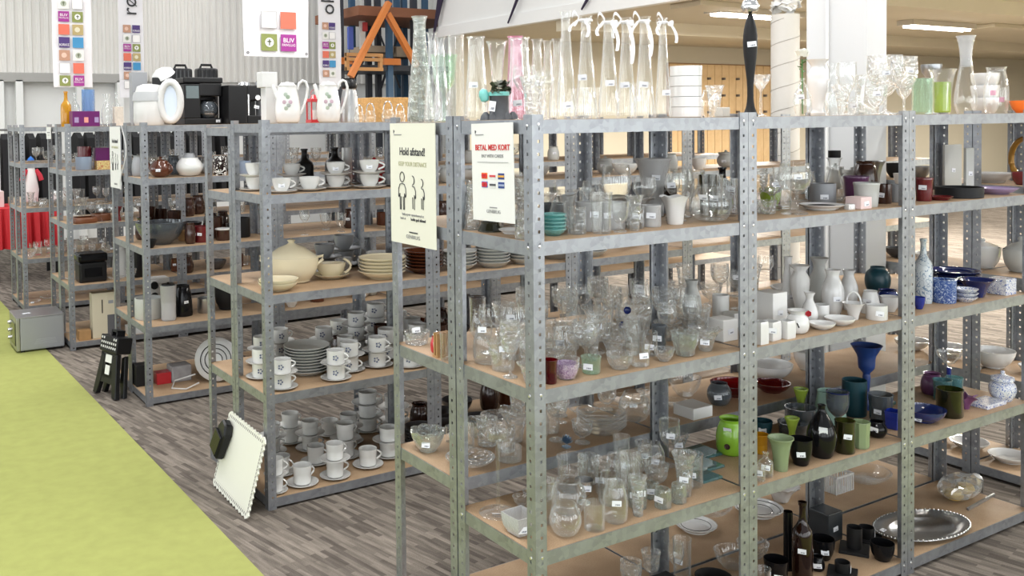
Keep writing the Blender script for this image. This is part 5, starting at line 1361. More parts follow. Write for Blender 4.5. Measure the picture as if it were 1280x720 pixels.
# ================================================================ near row, fourth shelf
def cubes(root, R, H, k): pass
T('N4', [
 ('slanted_bowl', 707, 668, 40, 40, 'fish', 'clear', 'clear round bowl with slanted mouth', 'bowl', {}),
 ('glass_tumbler', 743, 663, 26, 34, 'straight', 'clear', 'plain clear glass tumbler', 'tumbler', {}),
 ('ribbed_glass', 769, 655, 31, 50, 'jar', 'clear', 'ribbed clear glass jar', 'jar', dict(rib=.025, ribs=16, seg=48, st=1)),
 ('fish_bowl', 711, 642, 44, 44, 'fish', 'clear', 'round clear bowl behind slanted bowl', 'bowl', {}),
 ('candle_cup', 730, 632, 24, 30, 'sherbet', 'silver', 'mirrored glass candle cup', 'candle holder', dict(st=1)),
 ('crystal_block', 797, 634, 24, 36, 'blockv', 'ice', 'chunky ice-block glass vase', 'vase', dict(square=.9, flat=True, seg=12, st=2)),
 ('crystal_block', 828, 634, 22, 24, 'blockv', 'ice', 'faceted crystal candle block', 'candle holder', dict(square=.6, flat=True, seg=7, st=1)),
 ('crystal_block', 848, 628, 20, 24, 'blockv', 'ice', 'faceted crystal candle block', 'candle holder', dict(square=.6, flat=True, seg=7)),
 ('crystal_block', 813, 622, 18, 20, 'blockv', 'ice', 'small dark crystal cube', 'candle holder', dict(square=.9, flat=True, seg=8, st=1)),
 ('glass_cylinder', 864, 606, 29, 40, 'straight', 'clear', 'smoky-clear glass cylinder vase', 'vase', dict(st=1)),
 ('round_vase', 786, 598, 38, 36, 'fish', 'clear', 'round-bellied clear vase', 'vase', dict(st=1)),
 ('round_vase', 814, 590, 34, 38, 'fish', 'clear', 'round-bellied clear vase', 'vase', dict(st=1)),
 ('tall_goblet', 837, 582, 26, 58, 'goblet', 'clear', 'tall clear goblet with flared cup', 'goblet', dict(st=1)),
 ('large_vase', 716, 612, 40, 42, 'tumbler', 'clear', 'wide clear glass vase', 'vase', {}),
 ('glass_vase', 752, 616, 26, 44, 'vflare', 'clear', 'clear square-sided vase', 'vase', dict(square=.7, st=1, foot=.8)),
 ('candle_stand', 623, 641, 48, 104, 'candle', 'clear', 'tall clear glass candlestick on broad foot', 'candlestick', dict(seg=24, st=1, stz=.035)),
 ('frosted_dish', 650, 674, 40, 26, 'deepbowl', 'frost', 'square frosted candle dish', 'candle holder', dict(square=.9, seg=24, st=1)),
 ('small_dish', 652, 638, 22, 12, 'bowl', 'clear', 'little clear dish', 'dish', {}),
 ('lime_jug', 914, 566, 37, 44, 'jar', 'limej', 'bright lime green round jug', 'jug', dict(st=1, stz=.75, extra=lambda root, R, H, k: obj('dark_spot', vessel_mesh('flatplate', R * .2, .003, 'dbrown', 12), None, root, (-R * .99, 0, H * .3), (0, -math.pi / 2, 0)))),
 # bay two : coloured pieces
 ('frosted_green_vase', 976, 590, 31, 41, 'vflare', 'frostg', 'frosted pale green moulded vase', 'vase', dict(rib=.02, ribs=6, seg=30)),
 ('black_bowl', 1001, 582, 28, 33, 'deepbowl', 'black', 'glossy black round pot', 'pot', dict(st=1)),
 ('black_vase', 1027, 576, 36, 65, 'teardrop', 'black', 'glossy black bottle vase with narrow neck', 'vase', dict(st=2)),
 ('olive_glass', 1056, 566, 24, 40, 'straight', 'olive', 'dark olive glass candle holder', 'candle holder', dict(st=1)),
 ('green_glass', 1076, 562, 22, 33, 'tumbler', 'frostg', 'small green glass tumbler', 'tumbler', dict(flat=True, seg=8)),
 ('black_ball_holder', 1096, 546, 24, 20, 'fish', 'black', 'small black round candle holder', 'candle holder', dict(st=1)),
 ('grey_cup', 991, 549, 36, 22, 'tumbler', 'smoke', 'low smoked glass bowl', 'bowl', {}),
 ('grey_pot', 1001, 541, 38, 30, 'straight', 'smoke', 'wide grey glass pot', 'pot', dict(st=1)),
 ('mint_jar', 1037, 530, 42, 42, 'trap', 'mint', 'matt mint green tapered jar', 'jar', {}),
 ('lime_vase', 990, 512, 18, 38, 'hour', 'lime', 'lime green waisted candle holder', 'candle holder', {}),
 ('lime_vase', 1009, 513, 18, 42, 'hour', 'lime', 'taller lime green waisted candle holder', 'candle holder', {}),
 ('teal_vase', 1068, 518, 29, 44, 'straight', 'dteal', 'straight dark teal vase', 'vase', {}),
 ('blue_trumpet', 1083, 513, 37, 80, 'trumpet', 'bluem', 'blue trumpet-topped candlestick', 'candlestick', dict(foot=.6)),
 ('blue_rim_glass', 1047, 512, 27, 54, 'goblet', 'smoke', 'clear goblet with dark blue rim', 'goblet', dict(foot=.7, extra=lambda root, R, H, k: obj('blue_rim', rim_ring(R * .97, H, 'navy'), None, root))),
 ('grey_glass', 1101, 526, 29, 34, 'tumbler', 'smoke', 'grey bubbled glass tumbler', 'tumbler', dict(st=1)),
 ('cobalt_dish', 1117, 535, 22, 22, 'tumbler', 'cobalt', 'cobalt blue square cup', 'cup', dict(square=.8)),
 ('small_vase', 957, 588, 18, 30, 'bottle', 'clear', 'tiny clear bud vase', 'vase', dict(st=1)),
 ('small_glass', 950, 598, 14, 20, 'tumbler', 'clear', 'tiny clear tumbler', 'tumbler', dict(st=1)),
 ('amber_cup', 951, 566, 18, 24, 'tumbler', 'amberg', 'amber glass tumbler by the post', 'tumbler', {}),
 ('green_cup', 953, 545, 24, 20, 'deepbowl', 'dteal', 'dark green glass bowl by the post', 'bowl', dict(st=1)),
 # bay three
 ('navy_dish', 1154, 530, 52, 16, 'bowl', 'navy', 'glossy navy oval dish', 'dish', dict(st=1)),
 ('smoky_jar', 1187, 523, 31, 34, 'straight', 'olive', 'smoky glass jar with scalloped foot', 'jar', dict(st=0)),
 ('dark_pot', 1165, 492, 26, 26, 'jar', 'purple', 'small dark plum pot', 'pot', {}),
 ('teal_holder', 1178, 500, 22, 26, 'tumbler', 'tealg', 'teal glass tealight cup', 'candle holder', {}),
 ('teal_holder', 1193, 497, 20, 26, 'tumbler', 'tealg', 'teal glass tealight cup', 'candle holder', {}),
 ('blue_stem_glass', 1186, 480, 28, 44, 'coupeg', 'clear', 'clear coupe glass with cobalt stem', 'glass', dict(foot=.6, extra=lambda root, R, H, k: obj('blue_stem', vessel_mesh('straight', R * .2, H * .5, 'cobalt', 10), None, root, (0, 0, .004)))),
 ('star_ornament', 1206, 500, 26, 16, 'flarebowl', 'purple', 'dark pointed star candle holder', 'candle holder', dict(ruffle=.35, lobes=5, seg=30)),
 ('ginger_jar', 1253, 500, 31, 27, 'ginger', 'delft', 'blue and white lidded ginger jar', 'jar', dict(lid=knob_lid(.42))),
])
boxy('glass_tray', 1098, 549, 'N4', 44, 4, 'tealg', 'flat green glass tray', 'tray', depth=.10)
boxy('flower_tile', 1229, 510, 'N4', 52, 5, 'delft', 'white tile painted with blue flowers', 'tile', depth=.09)
for i in range(3):
    boxy('glass_sheet', 876 + 3 * i, 615 - 5 * i, 'N4', 52, 3.5, 'tealg', ['square green-edged glass plate nearest the edge', 'square green-edged glass plate in the middle', 'square green-edged glass plate at the back'][i], 'plate', depth=.11)
# ================================================================ near row, lowest shelf
T('N5', [
 ('brown_bottle', 1003, 722, 25, 96, 'bottle', 'brownbottle', 'tall dark brown glass bottle', 'bottle', dict(st=1, stz=.4)),
 ('black_tube', 985, 716, 11, 74, 'cyl', 'black', 'slim black cylinder vase', 'vase', {}),
 ('black_mug', 970, 728, 30, 30, 'tumbler', 'black', 'shiny black cup', 'cup', dict(st=1)),
 ('black_bowl', 1028, 698, 29, 26, 'deepbowl', 'black', 'small black glass bowl', 'bowl', dict(st=1)),
 ('black_ball', 1022, 712, 17, 18, 'jar', 'black', 'tiny black round vase', 'vase', dict(st=1)),
 ('black_cup', 1103, 700, 28, 22, 'deepbowl', 'black', 'black glass cup beneath another', 'cup', dict(st=0)),
 ('goblet', 789, 722, 27, 48, 'goblet', 'cut', 'ribbed clear goblet', 'goblet', {}),
 ('goblet', 814, 712, 24, 50, 'tulip', 'cut', 'ribbed clear goblet', 'goblet', {}),
 ('patterned_jar', 735, 726, 25, 24, 'straight', 'cut', 'bubble-patterned clear jar', 'jar', {}),
 ('patterned_jar', 712, 728, 24, 18, 'straight', 'cut', 'bubble-patterned clear jar', 'jar', {}),
 ('glass_dish', 733, 700, 40, 10, 'bowl', 'smoke', 'smoked shallow glass bowl', 'bowl', {}),
 ('glass_bowl', 915, 672, 44, 22, 'bowl', 'clear', 'clear glass bowl', 'bowl', {}),
 ('black_plate', 892, 720, 46, 8, 'plate', 'blackm', 'stacked matt black plate', 'plate', {}),
 ('goblet', 620, 735, 30, 40, 'goblet', 'clear', 'clear goblet at the rack end', 'goblet', dict(st=1)),
 ('glass_tumbler', 648, 738, 26, 36, 'tumbler', 'cut', 'cut glass tumbler at the rack end', 'tumbler', dict(st=1)),
 ('goblet', 845, 700, 20, 60, 'wine', 'clear', 'clear wine glass', 'glass', {}),
])
T('B5', [
 ('white_line_plate', 870, 662, 52, 8, 'flatplate', 'white', 'white plate with black line drawing', 'plate', dict(extra=lambda root, R, H, k: obj('line_ring', rim_ring(R * .7, H * .78, 'black', .0012), None, root))),
 ('white_line_plate', 948, 642, 60, 9, 'flatplate', 'white', 'white plate with black ring lines', 'plate', dict(extra=lambda root, R, H, k: [obj('line_ring', rim_ring(R * f, H * (.3 + .55 * f), 'black', .0012), None, root) for f in (.55, .85)])),
 ('oval_dish', 878, 688, 56, 12, 'bowl', 'clear', 'oval clear glass dish', 'dish', {}),
 ('glass_platter', 1082, 600, 60, 12, 'plate', 'clear', 'large clear glass platter', 'platter', {}),
 ('ruffled_plate', 976, 640, 46, 20, 'flarebowl', 'white', 'white dish with frilled rim', 'dish', dict(ruffle=.05, lobes=14, seg=56)),
])
def silver_tray():
    r, u = kit('silver_tray', 1152, 666, 'N5', 36, 'oval silver tray with beaded rim', 'tray', rz=-.15)
    bm = bmesh.new(); lathe(bm, [(0, 0), (.62, 0), (.66, .012), (.70, .014), (.97, .035), (1, .04), (.985, .045), (.70, .020), (.64, .018), (.61, .006), (0, .006)], 48)
    me = mesh_of(bm, True); o = obj('dish', me, M('pewter'), r); o.scale = (.23, .135, .5)
    bm = bmesh.new(); n = 64
    for i in range(n):
        a = 2 * math.pi * i / n; bmesh.ops.create_icosphere(bm, subdivisions=1, radius=.0042, matrix=Matrix.Translation((.2245 * math.cos(a), .1315 * math.sin(a), .0225)))
    obj('beaded_rim', bm, M('silver'), r)
    obj('price_sticker', STM, None, r, (-.18, .03, .0185), (-math.pi / 2 + .1, 0, .3))
silver_tray()
for i, (px, py) in enumerate(((1068, 688), (1053, 722), (1083, 722))):
    r, u = kit('square_candleholder', px, py, 'N5', 17, ['square-based black candle holder with tall socket', 'square-based black candle holder with low socket', 'square-based black candle holder with low socket'][i], 'candle holder', rz=.55)
    a = 17 * u
    obj('base', box(-a, a, -a, a, 0, 4 * u, .002), M('blackm'), r)
    obj('socket', vessel_mesh('straight', 9 * u, (26 if i == 0 else 13) * u, 'blackm', 18), None, r, (0, 0, 4 * u))
    if i: obj('price_sticker', STM, None, r, (0, -9.6 * u, 9 * u), (0, 0, 0))
boxy('lantern_box', 1032, 672, 'N5', 38, 36, 'smoke', 'dark glass square lantern', 'lantern', st=1, mm=mat('lantern_dark', (0.03, 0.035, 0.04), 0.25))
boxy('black_slab', 833, 722, 'N5', 36, 30, 'blackm', 'black matt block standing by the post', 'block')
def basket(px, py, s, w, h):
    r, u = kit('plastic_basket', px, py, s, w / 2.4, 'white slatted plastic basket', 'basket')
    W = w * u * .75; H = h * u; m = M('plastic')
    obj('floor_panel', box(-W / 2, W / 2, -W / 3, W / 3, 0, .003), m, r)
    sl = mesh_of(box(-.003, .003, -.0015, .0015, 0, H)); sl.materials.append(m)
    for i in range(9):
        for y in (-W / 3, W / 3): obj('slat', sl, None, r, (-W / 2 + W * i / 8, y, 0))
    for i in range(1, 6):
        for x in (-W / 2, W / 2): obj('slat', sl, None, r, (x, -W / 3 + 2 * W / 3 * i / 6, 0), (0, 0, math.pi / 2))
    bm = bmesh.new()
    for y in (-W / 3, W / 3): bx(bm, -W / 2 - .003, W / 2 + .003, y - .003, y + .003, H - .008, H)
    for x in (-W / 2, W / 2): bx(bm, x - .003, x + .003, -W / 3, W / 3, H - .008, H)
    obj('rim', bm, m, r)
basket(1046, 612, 'B5', 44, 22)
def bag():
    r, u = kit('plastic_bag', 1200, 622, 'N5', 24, 'clear plastic bag of yellow ornaments beside metal clip', 'bag', rz=.1)
    bm = bmesh.new(); bmesh.ops.create_icosphere(bm, subdivisions=3, radius=1); rn = random.Random(4)
    for v in bm.verts: v.co = Vector((v.co.x * .13, v.co.y * .075, (v.co.z + 1) * .05)) + Vector((rn.uniform(-1, 1), rn.uniform(-1, 1), rn.uniform(-.5, .5))) * .006
    for v in bm.verts: v.co.z = max(0.0, v.co.z)
    obj('film', mesh_of(bm, False), glass('plastic_film', tint=(.86, .86, .84), diff=.14, power=1.2), r)
    for x in (-.06, .05):
        bm = bmesh.new(); lathe(bm, [(0, 0), (.03, .004), (.04, .02), (.03, .04), (0, .045)], 12); obj('ornament', mesh_of(bm, True), mat('ornament_yellow', (.62, .42, .07), .4), r, (x, 0, .008))
    obj('metal_clip', box(.132, .138, -.04, .04, 0, .06, .002), M('pewter'), r); obj('metal_base', box(-.12, .138, -.088, -.078, 0, .012, .002), M('pewter'), r)
    obj('cap', vessel_mesh('straight', .028, .05, 'white', 14), None, r, (.115, 0, .04), (0, 1.5, 0))
bag()
# ================================================================ rear units of the near row
T('B3', [
 ('ashtray', 521, 434, 32, 16, 'tumbler', 'cut', 'pressed glass ashtray', 'ashtray', dict(st=1, stz=1.3, rib=.04, ribs=9)),
 ('perfume_bottle', 546, 440, 16, 20, 'jar', 'red', 'little red glass bottle with wire', 'bottle', dict(st=1, extra=lambda root, R, H, k: obj('wire_loop', hoop(R * .8, H, 'silver'), None, root))),
 ('glass_vase', 557, 452, 14, 34, 'tumbler', 'clear', 'small narrow clear tumbler', 'tumbler', {}),
])
r, u = kit('stick_box', 553, 424, 'B3', 9, 'bundle box of upright wooden sticks', 'sticks', Y=.35)
sm = mesh_of(box(-.006, .006, -.003, .003, 0, .075)); sm.materials.append(M('wood'))
obj('tray', box(-.03, .03, -.015, .015, 0, .006), M('wood'), r)
for i in range(4):
    for j in range(2): obj('stick', sm, None, r, (-.022 + i * .0147, -.008 + j * .016, .006))
T('B4', [
 ('crystal_bowl', 535, 573, 42, 27, 'bowl', 'ice', 'pressed crystal bowl with petal rim', 'bowl', dict(ruffle=.10, lobes=8, seg=40, st=1, stz=.5)),
 ('crystal_dish', 588, 583, 62, 10, 'bowl', 'cut', 'round cut crystal dish', 'dish', {}),
 ('crystal_tumbler', 609, 556, 28, 34, 'tumbler', 'cut', 'diamond-cut crystal tumbler', 'tumbler', dict(flat=True, seg=14)),
 ('crystal_bowl', 645, 556, 40, 40, 'flarebowl', 'cut', 'ruffled crystal bowl', 'bowl', dict(ruffle=.12, lobes=7, seg=42)),
 ('crystal_bowl', 596, 562, 30, 22, 'bowl', 'ice', 'pressed glass bowl', 'bowl', dict(rib=.05, ribs=9)),
 ('green_dish', 637, 576, 30, 18, 'straight', 'clear', 'clear dish printed with red berries', 'dish', {}),
 ('small_glass', 563, 552, 12, 20, 'straight', 'clear', 'small clear tumbler at the rack end', 'tumbler', dict(st=1)),
 ('glass_teapot', 793, 540, 38, 36, 'fish', 'clear', 'ribbed clear glass teapot', 'teapot', dict(rib=.03, ribs=14, seg=42, handle=(.2, .8, .5, .003))),
 ('glass_ball_vase', 899, 506, 30, 28, 'fish', 'smoke', 'silvered glass ball vase', 'vase', dict(st=1)),
 ('red_bowl', 917, 498, 56, 16, 'bowl', 'redg', 'red tinted glass bowl', 'bowl', dict(st=1)),
 ('red_bowl', 965, 497, 44, 12, 'bowl', 'redg', 'red tinted glass bowl', 'bowl', {}),
 ('glass_bowl', 856, 494, 40, 24, 'bowl', 'clear', 'deep clear salad bowl', 'bowl', {}),
 ('crystal_tumbler', 690, 540, 20, 32, 'tumbler', 'cut', 'cut crystal beaker', 'tumbler', {}),
 ('crystal_tumbler', 702, 528, 20, 34, 'goblet', 'cut', 'cut crystal wine goblet', 'goblet', {}),
])
def foil_bow(px, py, s, k, desc):
    r, u = kit('foil_bow', px, py, s, 12, desc, 'bow')
    bm = bmesh.new()
    for i in range(26):
        a = i * 2.4; e = .15 + .045 * i; d = Vector((math.cos(a) * math.cos(e), math.sin(a) * math.cos(e), math.sin(e))); t = d.cross(Vector((.2, .1, 1))).normalized() * .006
        c = Vector((0, 0, .012)); p = [c, c + d * .018 + t, c + d * .032, c + d * .018 - t]
        bm.faces.new([bm.verts.new(q) for q in p]); bm.faces.new([bm.verts.new(q + Vector((0, 0, .004))) for q in p])
    bx(bm, -.012, .012, -.012, .012, 0, .006)
    obj('loops', bm, mat('foil_' + k, (.40, .55, .72), .18, .8), r)
foil_bow(708, 562, 'B4', 'blue', 'pale blue foil gift bow')
stack('crystal_platter', 752, 548, 'B4', 62, 12, 4, 'plate', 'clear', 'clear glass platter', 'platter', pitch=5)
boxy('paper_parcel', 866, 521, 'B4', 46, 14, 'matte', 'white paper-wrapped parcel', 'parcel')
T('B2', [
 ('woven_vase', 1089, 224, 33, 32, 'vflare', 'pewter', 'silver woven-pattern vase', 'vase', dict(rib=.03, ribs=10, seg=40)),
 ('white_teapot', 750, 205, 26, 18, 'fish', 'cup', 'white round teapot', 'teapot', dict(handle=(.3, .8, .5, .003), extra=teapot_parts())),
])
# ================================================================ second row: coffee cups and tureens
A_TOP = dict(Y=.4)
def coffee_pot(px, s, w, h, Y):
    r, u = kit('coffee_pot', px, 150, s, w * .45, 'white porcelain coffee pot painted with pale flowers', 'coffee pot', Y=Y)
    r.rotation_euler = (0, 0, -YAW * .9)
    m = M('white'); R = w * .42 * u; H = h * u
    obj('body', vessel_mesh('potbelly', R, H * .90, 'white', 24), None, r)
    bm = bmesh.new(); lathe(bm, [(0, 0), (R * .72, 0), (R * .5, .08 * H), (R * .15, .07 * H), (R * .18, .10 * H), (0, .11 * H)], 18); obj('lid', mesh_of(bm, True), m, r, (0, 0, H * .89))
    bm = bmesh.new(); tube(bm, [(R * .78, 0, H * .80), (R * .95, 0, H * .95), (R * 1.2, 0, H * 1.02), (R * 1.45, 0, H * .98), (R * 1.58, 0, H * .85), (R * 1.5, 0, H * .66), (R * 1.3, 0, H * .45), (R * .98, 0, H * .22)], R * .11, 8); obj('handle', mesh_of(bm, True), m, r)
    bm = bmesh.new(); tube(bm, [(-R * .66, 0, H * .60), (-R * .95, 0, H * .76), (-R * 1.14, 0, H * .93)], R * .30, 10, r_end=R * .13); obj('spout', mesh_of(bm, True), m, r)
    for i, (du, dz, c) in enumerate(((.1, .62, (.30, .38, .28)), (-.2, .5, (.5, .36, .42)), (.15, .42, (.33, .36, .33)), (.3, .5, (.55, .4, .48)), (-.05, .35, (.36, .42, .33)), (-.1, .68, (.42, .5, .42)))):
        a = -math.pi / 2 + du; rr = radius_at('potbelly', R, dz / .9) + .0015
        bm = bmesh.new(); lathe(bm, [(0, 0), (R * .17, 0), (R * .12, .001), (0, .001)], 7); obj('painted_flower', bm, mat('pale_flower_%d' % i, c, .4), r, (rr * math.cos(a), rr * math.sin(a), H * dz), (math.pi / 2, 0, a + math.pi / 2))
coffee_pot(360, 'A1', 38, 52, .30); coffee_pot(411, 'A1', 36, 52, .30)
def red_lantern():
    r, u = kit('lantern', 393, 150, 'A1', 9, 'small red metal lantern with arched handle', 'lantern', Y=.72)
    m = M('red'); a = 8 * u
    obj('base', box(-a, a, -a, a, 0, 4 * u), m, r); obj('roof', box(-a, a, -a, a, 26 * u, 30 * u, .002), m, r)
    bar = mesh_of(box(-.003, .003, -.003, .003, 4 * u, 26 * u)); bar.materials.append(m)
    for x in (-a * .85, a * .85):
        for y in (-a * .85, a * .85): obj('bar', bar, None, r, (x, y, 0))
    obj('pane', box(-a * .7, a * .7, -a * .7, a * .7, 4 * u, 26 * u), glass('clear_glass'), r)
    obj('candle', vessel_mesh('cyl', a * .45, 12 * u, 'white', 12), None, r, (0, 0, 4 * u))
    bm = bmesh.new(); lathe(bm, [(0, 0), (a * .7, 0), (a * .3, 5 * u), (0, 5 * u)], 12); obj('cap', bm, m, r, (0, 0, 30 * u))
    bm = bmesh.new(); tube(bm, [(a * .6 * math.cos(t), 0, 34 * u + a * .9 * math.sin(t)) for t in [i * math.pi / 8 for i in range(9)]], .0015, 5); obj('handle', bm, m, r)
red_lantern()
boxy('white_carton', 337, 150, 'A1', 22, 62, 'plastic', 'tall white carton with cap block', 'carton', Y=.6, extra=lambda root, lx, ly, H: obj('cap_block', box(-lx * .8, lx * .5, -ly * .55, ly * .55, H * .72, H * 1.03, .004), M('plastic'), root))
I('thermos_jug', 437, 150, 'A1', 24, 42, 'bell', 'steel', 'steel thermos jug with black top', 'thermos', Y=.5, handle=(.2, .95, .5, .006),
  extra=lambda root, R, H, k: obj('black_top', vessel_mesh('jar', R * .85, H * .32, 'blackp', 18), None, root, (0, 0, H * .98)))
boxy('wicker_box', 478, 150, 'F1', 66, 34, 'osb', 'tan wicker storage box', 'box', Y=.4, depth=.2)
for i, (px, w, h) in enumerate(((449, 13, 22), (463, 14, 24), (485, 16, 26), (500, 14, 22))):
    I('wire_jar', px, 150, 'A1', w, h * .6, 'jar', 'clear', 'little clear jar with wire handle', 'jar', Y=.4, extra=lambda root, R, H, k: obj('wire_handle', hoop(R * 1.1, H * 1.1, 'silver'), None, root))
for px, py, w, h, n, st in ((352, 245, 24, 17, 1, 1), (387, 240, 26, 16, 1, 0), (420, 240, 24, 15, 2, 1), (462, 236, 25, 16, 2, 1), (318, 243, 22, 16, 2, 0)):
    cup_set(px, py, 'A2', w, h, n=n, st=st)
for px, py, w, h, n in ((365, 226, 22, 14, 2), (400, 226, 22, 14, 2), (441, 224, 22, 14, 2), (480, 225, 20, 14, 1)):
    cup_set(px, py, 'A2', w, h, n=n, k='greycup' if px > 430 else 'cup', desc='white coffee cup further back' if px < 430 else 'grey coffee cup further back')
for px, w in ((381, 23), (419, 25)):
    I('thermos_flask', px, 215, 'F2', w, 46, 'bottle', 'blackp', 'black plastic thermos flask', 'thermos', handle=(.3, .85, .35, .008))
I('white_roll', 434, 215, 'F2', 13, 44, 'cyl', 'white', 'upright white paper roll', 'paper roll')
I('heart_bowl', 468, 212, 'F2', 30, 24, 'deepbowl', 'red', 'red ceramic lidded bowl', 'bowl', lid=knob_lid(.35))
# third shelf: cream service
def tureen(px, py, s, w, h, desc, k='cream', boat=False):
    r, u = kit('tureen', px, py, s, w * .36, desc, 'tureen', Y=.66)
    r.rotation_euler = (0, 0, -YAW); R = w * .40 * u; H = h * u
    o = obj('bowl', vessel_mesh('deepbowl', R, H * .62, k, 28), None, r); o.scale = (1, .75, 1)
    bm = bmesh.new(); lathe(bm, [(0, 0), (R * .98, 0), (R * .9, .06 * H), (R * .5, .24 * H), (R * .18, .32 * H), (R * .10, .36 * H), (R * .16, .42 * H), (0, .46 * H)], 26)
    o = obj('lid', mesh_of(bm, True), M(k), r, (0, 0, H * .60)); o.scale = (1, .75, 1)
    for sg in (-1, 1):
        bm = bmesh.new(); tube(bm, [(sg * R * .9, 0, H * .40), (sg * R * 1.16, 0, H * .55), (sg * R * 1.18, 0, H * .64), (sg * R * .95, 0, H * .60)], R * .055, 6); obj('handle', mesh_of(bm, True), M(k), r)
    return r
stack('cream_dish', 348, 368, 'A3', 50, 11, 2, 'bowl', 'cream', 'cream oval serving dish', 'dish', pitch=4)
tureen(353, 352, 'A3', 84, 52, 'large cream lidded soup tureen')
I('cream_saucer', 414, 355, 'A3', 48, 6, 'plate', 'cream', 'cream sauce boat underplate', 'plate')
def sauce_boat():
    q = next(e[0] for e in REG if e[1] == 'cream sauce boat underplate').location; u = 1 / ppm(q)
    r = empty('sauce_boat', (q.x, q.y, q.z + 2.2 * u), -YAW); REG.append([r, 'cream sauce boat with loop handle', 'A3', None, 414, 'sauce boat', None])
    o = obj('body', vessel_mesh('cupf', 15 * u, 17 * u, 'cream', 22), None, r); o.scale = (1.25, .8, 1)
    obj('handle', handle_mesh(15 * u, 20 * u, 'cream', .2, 1.1, .55, 1.6 * u, 16 * u, 17 * u), None, r)
    bm = bmesh.new(); tube(bm, [(-16 * u, 0, 11 * u), (-20 * u, 0, 16 * u), (-24 * u, 0, 19 * u)], 5 * u, 8, r_end=3 * u); obj('lip', mesh_of(bm, True), M('cream'), r)
sauce_boat()
stack('cream_plate', 478, 347, 'A3', 60, 10, 5, 'plate', 'cream', 'cream soup plate', 'plate', pitch=4.2)
for px, py, w, h, n, k in ((378, 330, 24, 16, 1, 'greycup'), (402, 327, 26, 17, 2, 'greycup'), (430, 324, 26, 18, 2, 'greycup')):
    cup_set(px, py, 'F3', w, h, n=n, k=k, desc='grey stoneware cup')
# blue-flowered cups
stack('flowered_plate', 384, 440, 'A4', 58, 7, 9, 'plate', 'lgrey', 'grey-white flowered plate', 'plate', pitch=3.6)
for px, py, n in ((353, 490, 2), (392, 480, 2), (437, 473, 2), (472, 466, 2), (319, 463, 2), (420, 455, 2), (452, 450, 2), (484, 446, 2), (510, 447, 2)):
    cup_set(px, py, 'A4', 23, 17, n=n, k='cup', desc='blue-flowered cup', flower=True, kind='straight', saucer=1.7)
for px, py, n in ((424, 432, 2), (446, 428, 3), (470, 424, 3), (494, 424, 2), (515, 420, 2), (350, 430, 2), (328, 436, 2), (405, 428, 2)):
    cup_set(px, py, 'F4', 22, 16, n=n, k='cup', desc='flowered cup', flower=True, kind='straight', saucer=1.7)
stack('small_bowl', 322, 480, 'A4', 30, 8, 3, 'bowl', 'cup', 'small white bowl', 'bowl', pitch=4)
# lowest shelf: white ribbed cups
for px, py, w, h, n in ((378, 605, 24, 23, 1), (419, 596, 23, 20, 2), (460, 582, 23, 21, 1), (352, 592, 22, 22, 1), (395, 577, 23, 21, 1), (486, 573, 24, 17, 2), (428, 565, 23, 20, 2), (365, 566, 22, 21, 2), (453, 556, 24, 19, 2), (345, 556, 22, 24, 1), (402, 555, 24, 20, 2), (476, 548, 26, 20, 2)):
    cup_set(px, py, 'A5', w, h, n=n, k='cup', desc='plain white cup', kind='tumbler', saucer=1.7)
for px, py, w, h, n in ((363, 532, 22, 17, 2), (388, 528, 22, 17, 2), (412, 528, 22, 17, 1), (436, 524, 22, 17, 2), (460, 520, 24, 15, 3), (484, 520, 24, 16, 2), (340, 536, 22, 17, 2)):
    cup_set(px, py, 'F5', w, h, n=n, k='cup', desc='white cup', kind='tumbler', saucer=1.7)
for px, py, w, n in ((525, 550, 42, 5), (562, 548, 42, 4), (600, 540, 40, 4), (640, 545, 40, 5)):
    stack('dark_plate', px, py, 'A5', w, 8, n, 'plate', 'darkplate', 'dark grey stoneware plate', 'plate', pitch=4)
for px, py, w, n in ((530, 345, 50, 6), (574, 340, 44, 5), (616, 334, 44, 6), (655, 330, 42, 5), (695, 326, 42, 4), (738, 322, 42, 3)):
    stack('rimmed_plate', px, py, 'A3', w, 8, n, 'plate', 'lgrey' if px > 560 else 'brown', 'rimmed stoneware plate' if px > 560 else 'brown rimmed plate', 'plate', pitch=4)
# ================================================================ third row: appliances on top
def white_jug_maker():
    r, u = kit('electric_jug', 186, 156, 'C1', 31, 'white electric jug with large oval handle and raised lid', 'kettle', Y=.35, rz=-YAW * .6)
    m = M('plastic')
    bm = bmesh.new(); lathe(bm, [(0, 0), (22 * u, 0), (24 * u, 5 * u), (23.5 * u, 34 * u), (19 * u, 48 * u), (12 * u, 51 * u), (0, 51 * u)], 26); obj('body', mesh_of(bm, True), m, r, (-6 * u, 0, 0))
    bm = bmesh.new(); lathe(bm, [(24.4 * u, 30 * u), (23.8 * u, 36 * u), (22.6 * u, 41 * u)], 26, cap=False); obj('grey_band', mesh_of(bm, True), mat('band_grey', (.42, .43, .44), .35), r, (-6.4 * u, 0, 0))
    bm = bmesh.new(); tube(bm, [(16 * u + 12 * u * math.cos(t), -20 * u, 29 * u + 24 * u * math.sin(t)) for t in [i * math.pi / 12 for i in range(24)]], 4.5 * u, 8, closed=True); obj('oval_handle', mesh_of(bm, True), m, r)
    bm = bmesh.new(); lathe(bm, [(0, 0), (1, 0), (1, .004), (0, .004)], 24); o = obj('pale_panel', bm, mat('panel_blue', (.62, .70, .82), .3), r, (16 * u, -19 * u, 29 * u), (math.pi / 2, 0, 0)); o.scale = (11 * u, 23 * u, 1)
    obj('hinge_block', box(-6 * u, 18 * u, -13 * u, 9 * u, 49 * u, 59 * u, .008), M('blackp'), r)
    bm = bmesh.new(); lathe(bm, [(0, 0), (15 * u, 0), (13 * u, 7 * u), (6 * u, 11 * u), (0, 12 * u)], 20); obj('lid', mesh_of(bm, True), m, r, (8 * u, 0, 60 * u), (.30, -.45, 0))
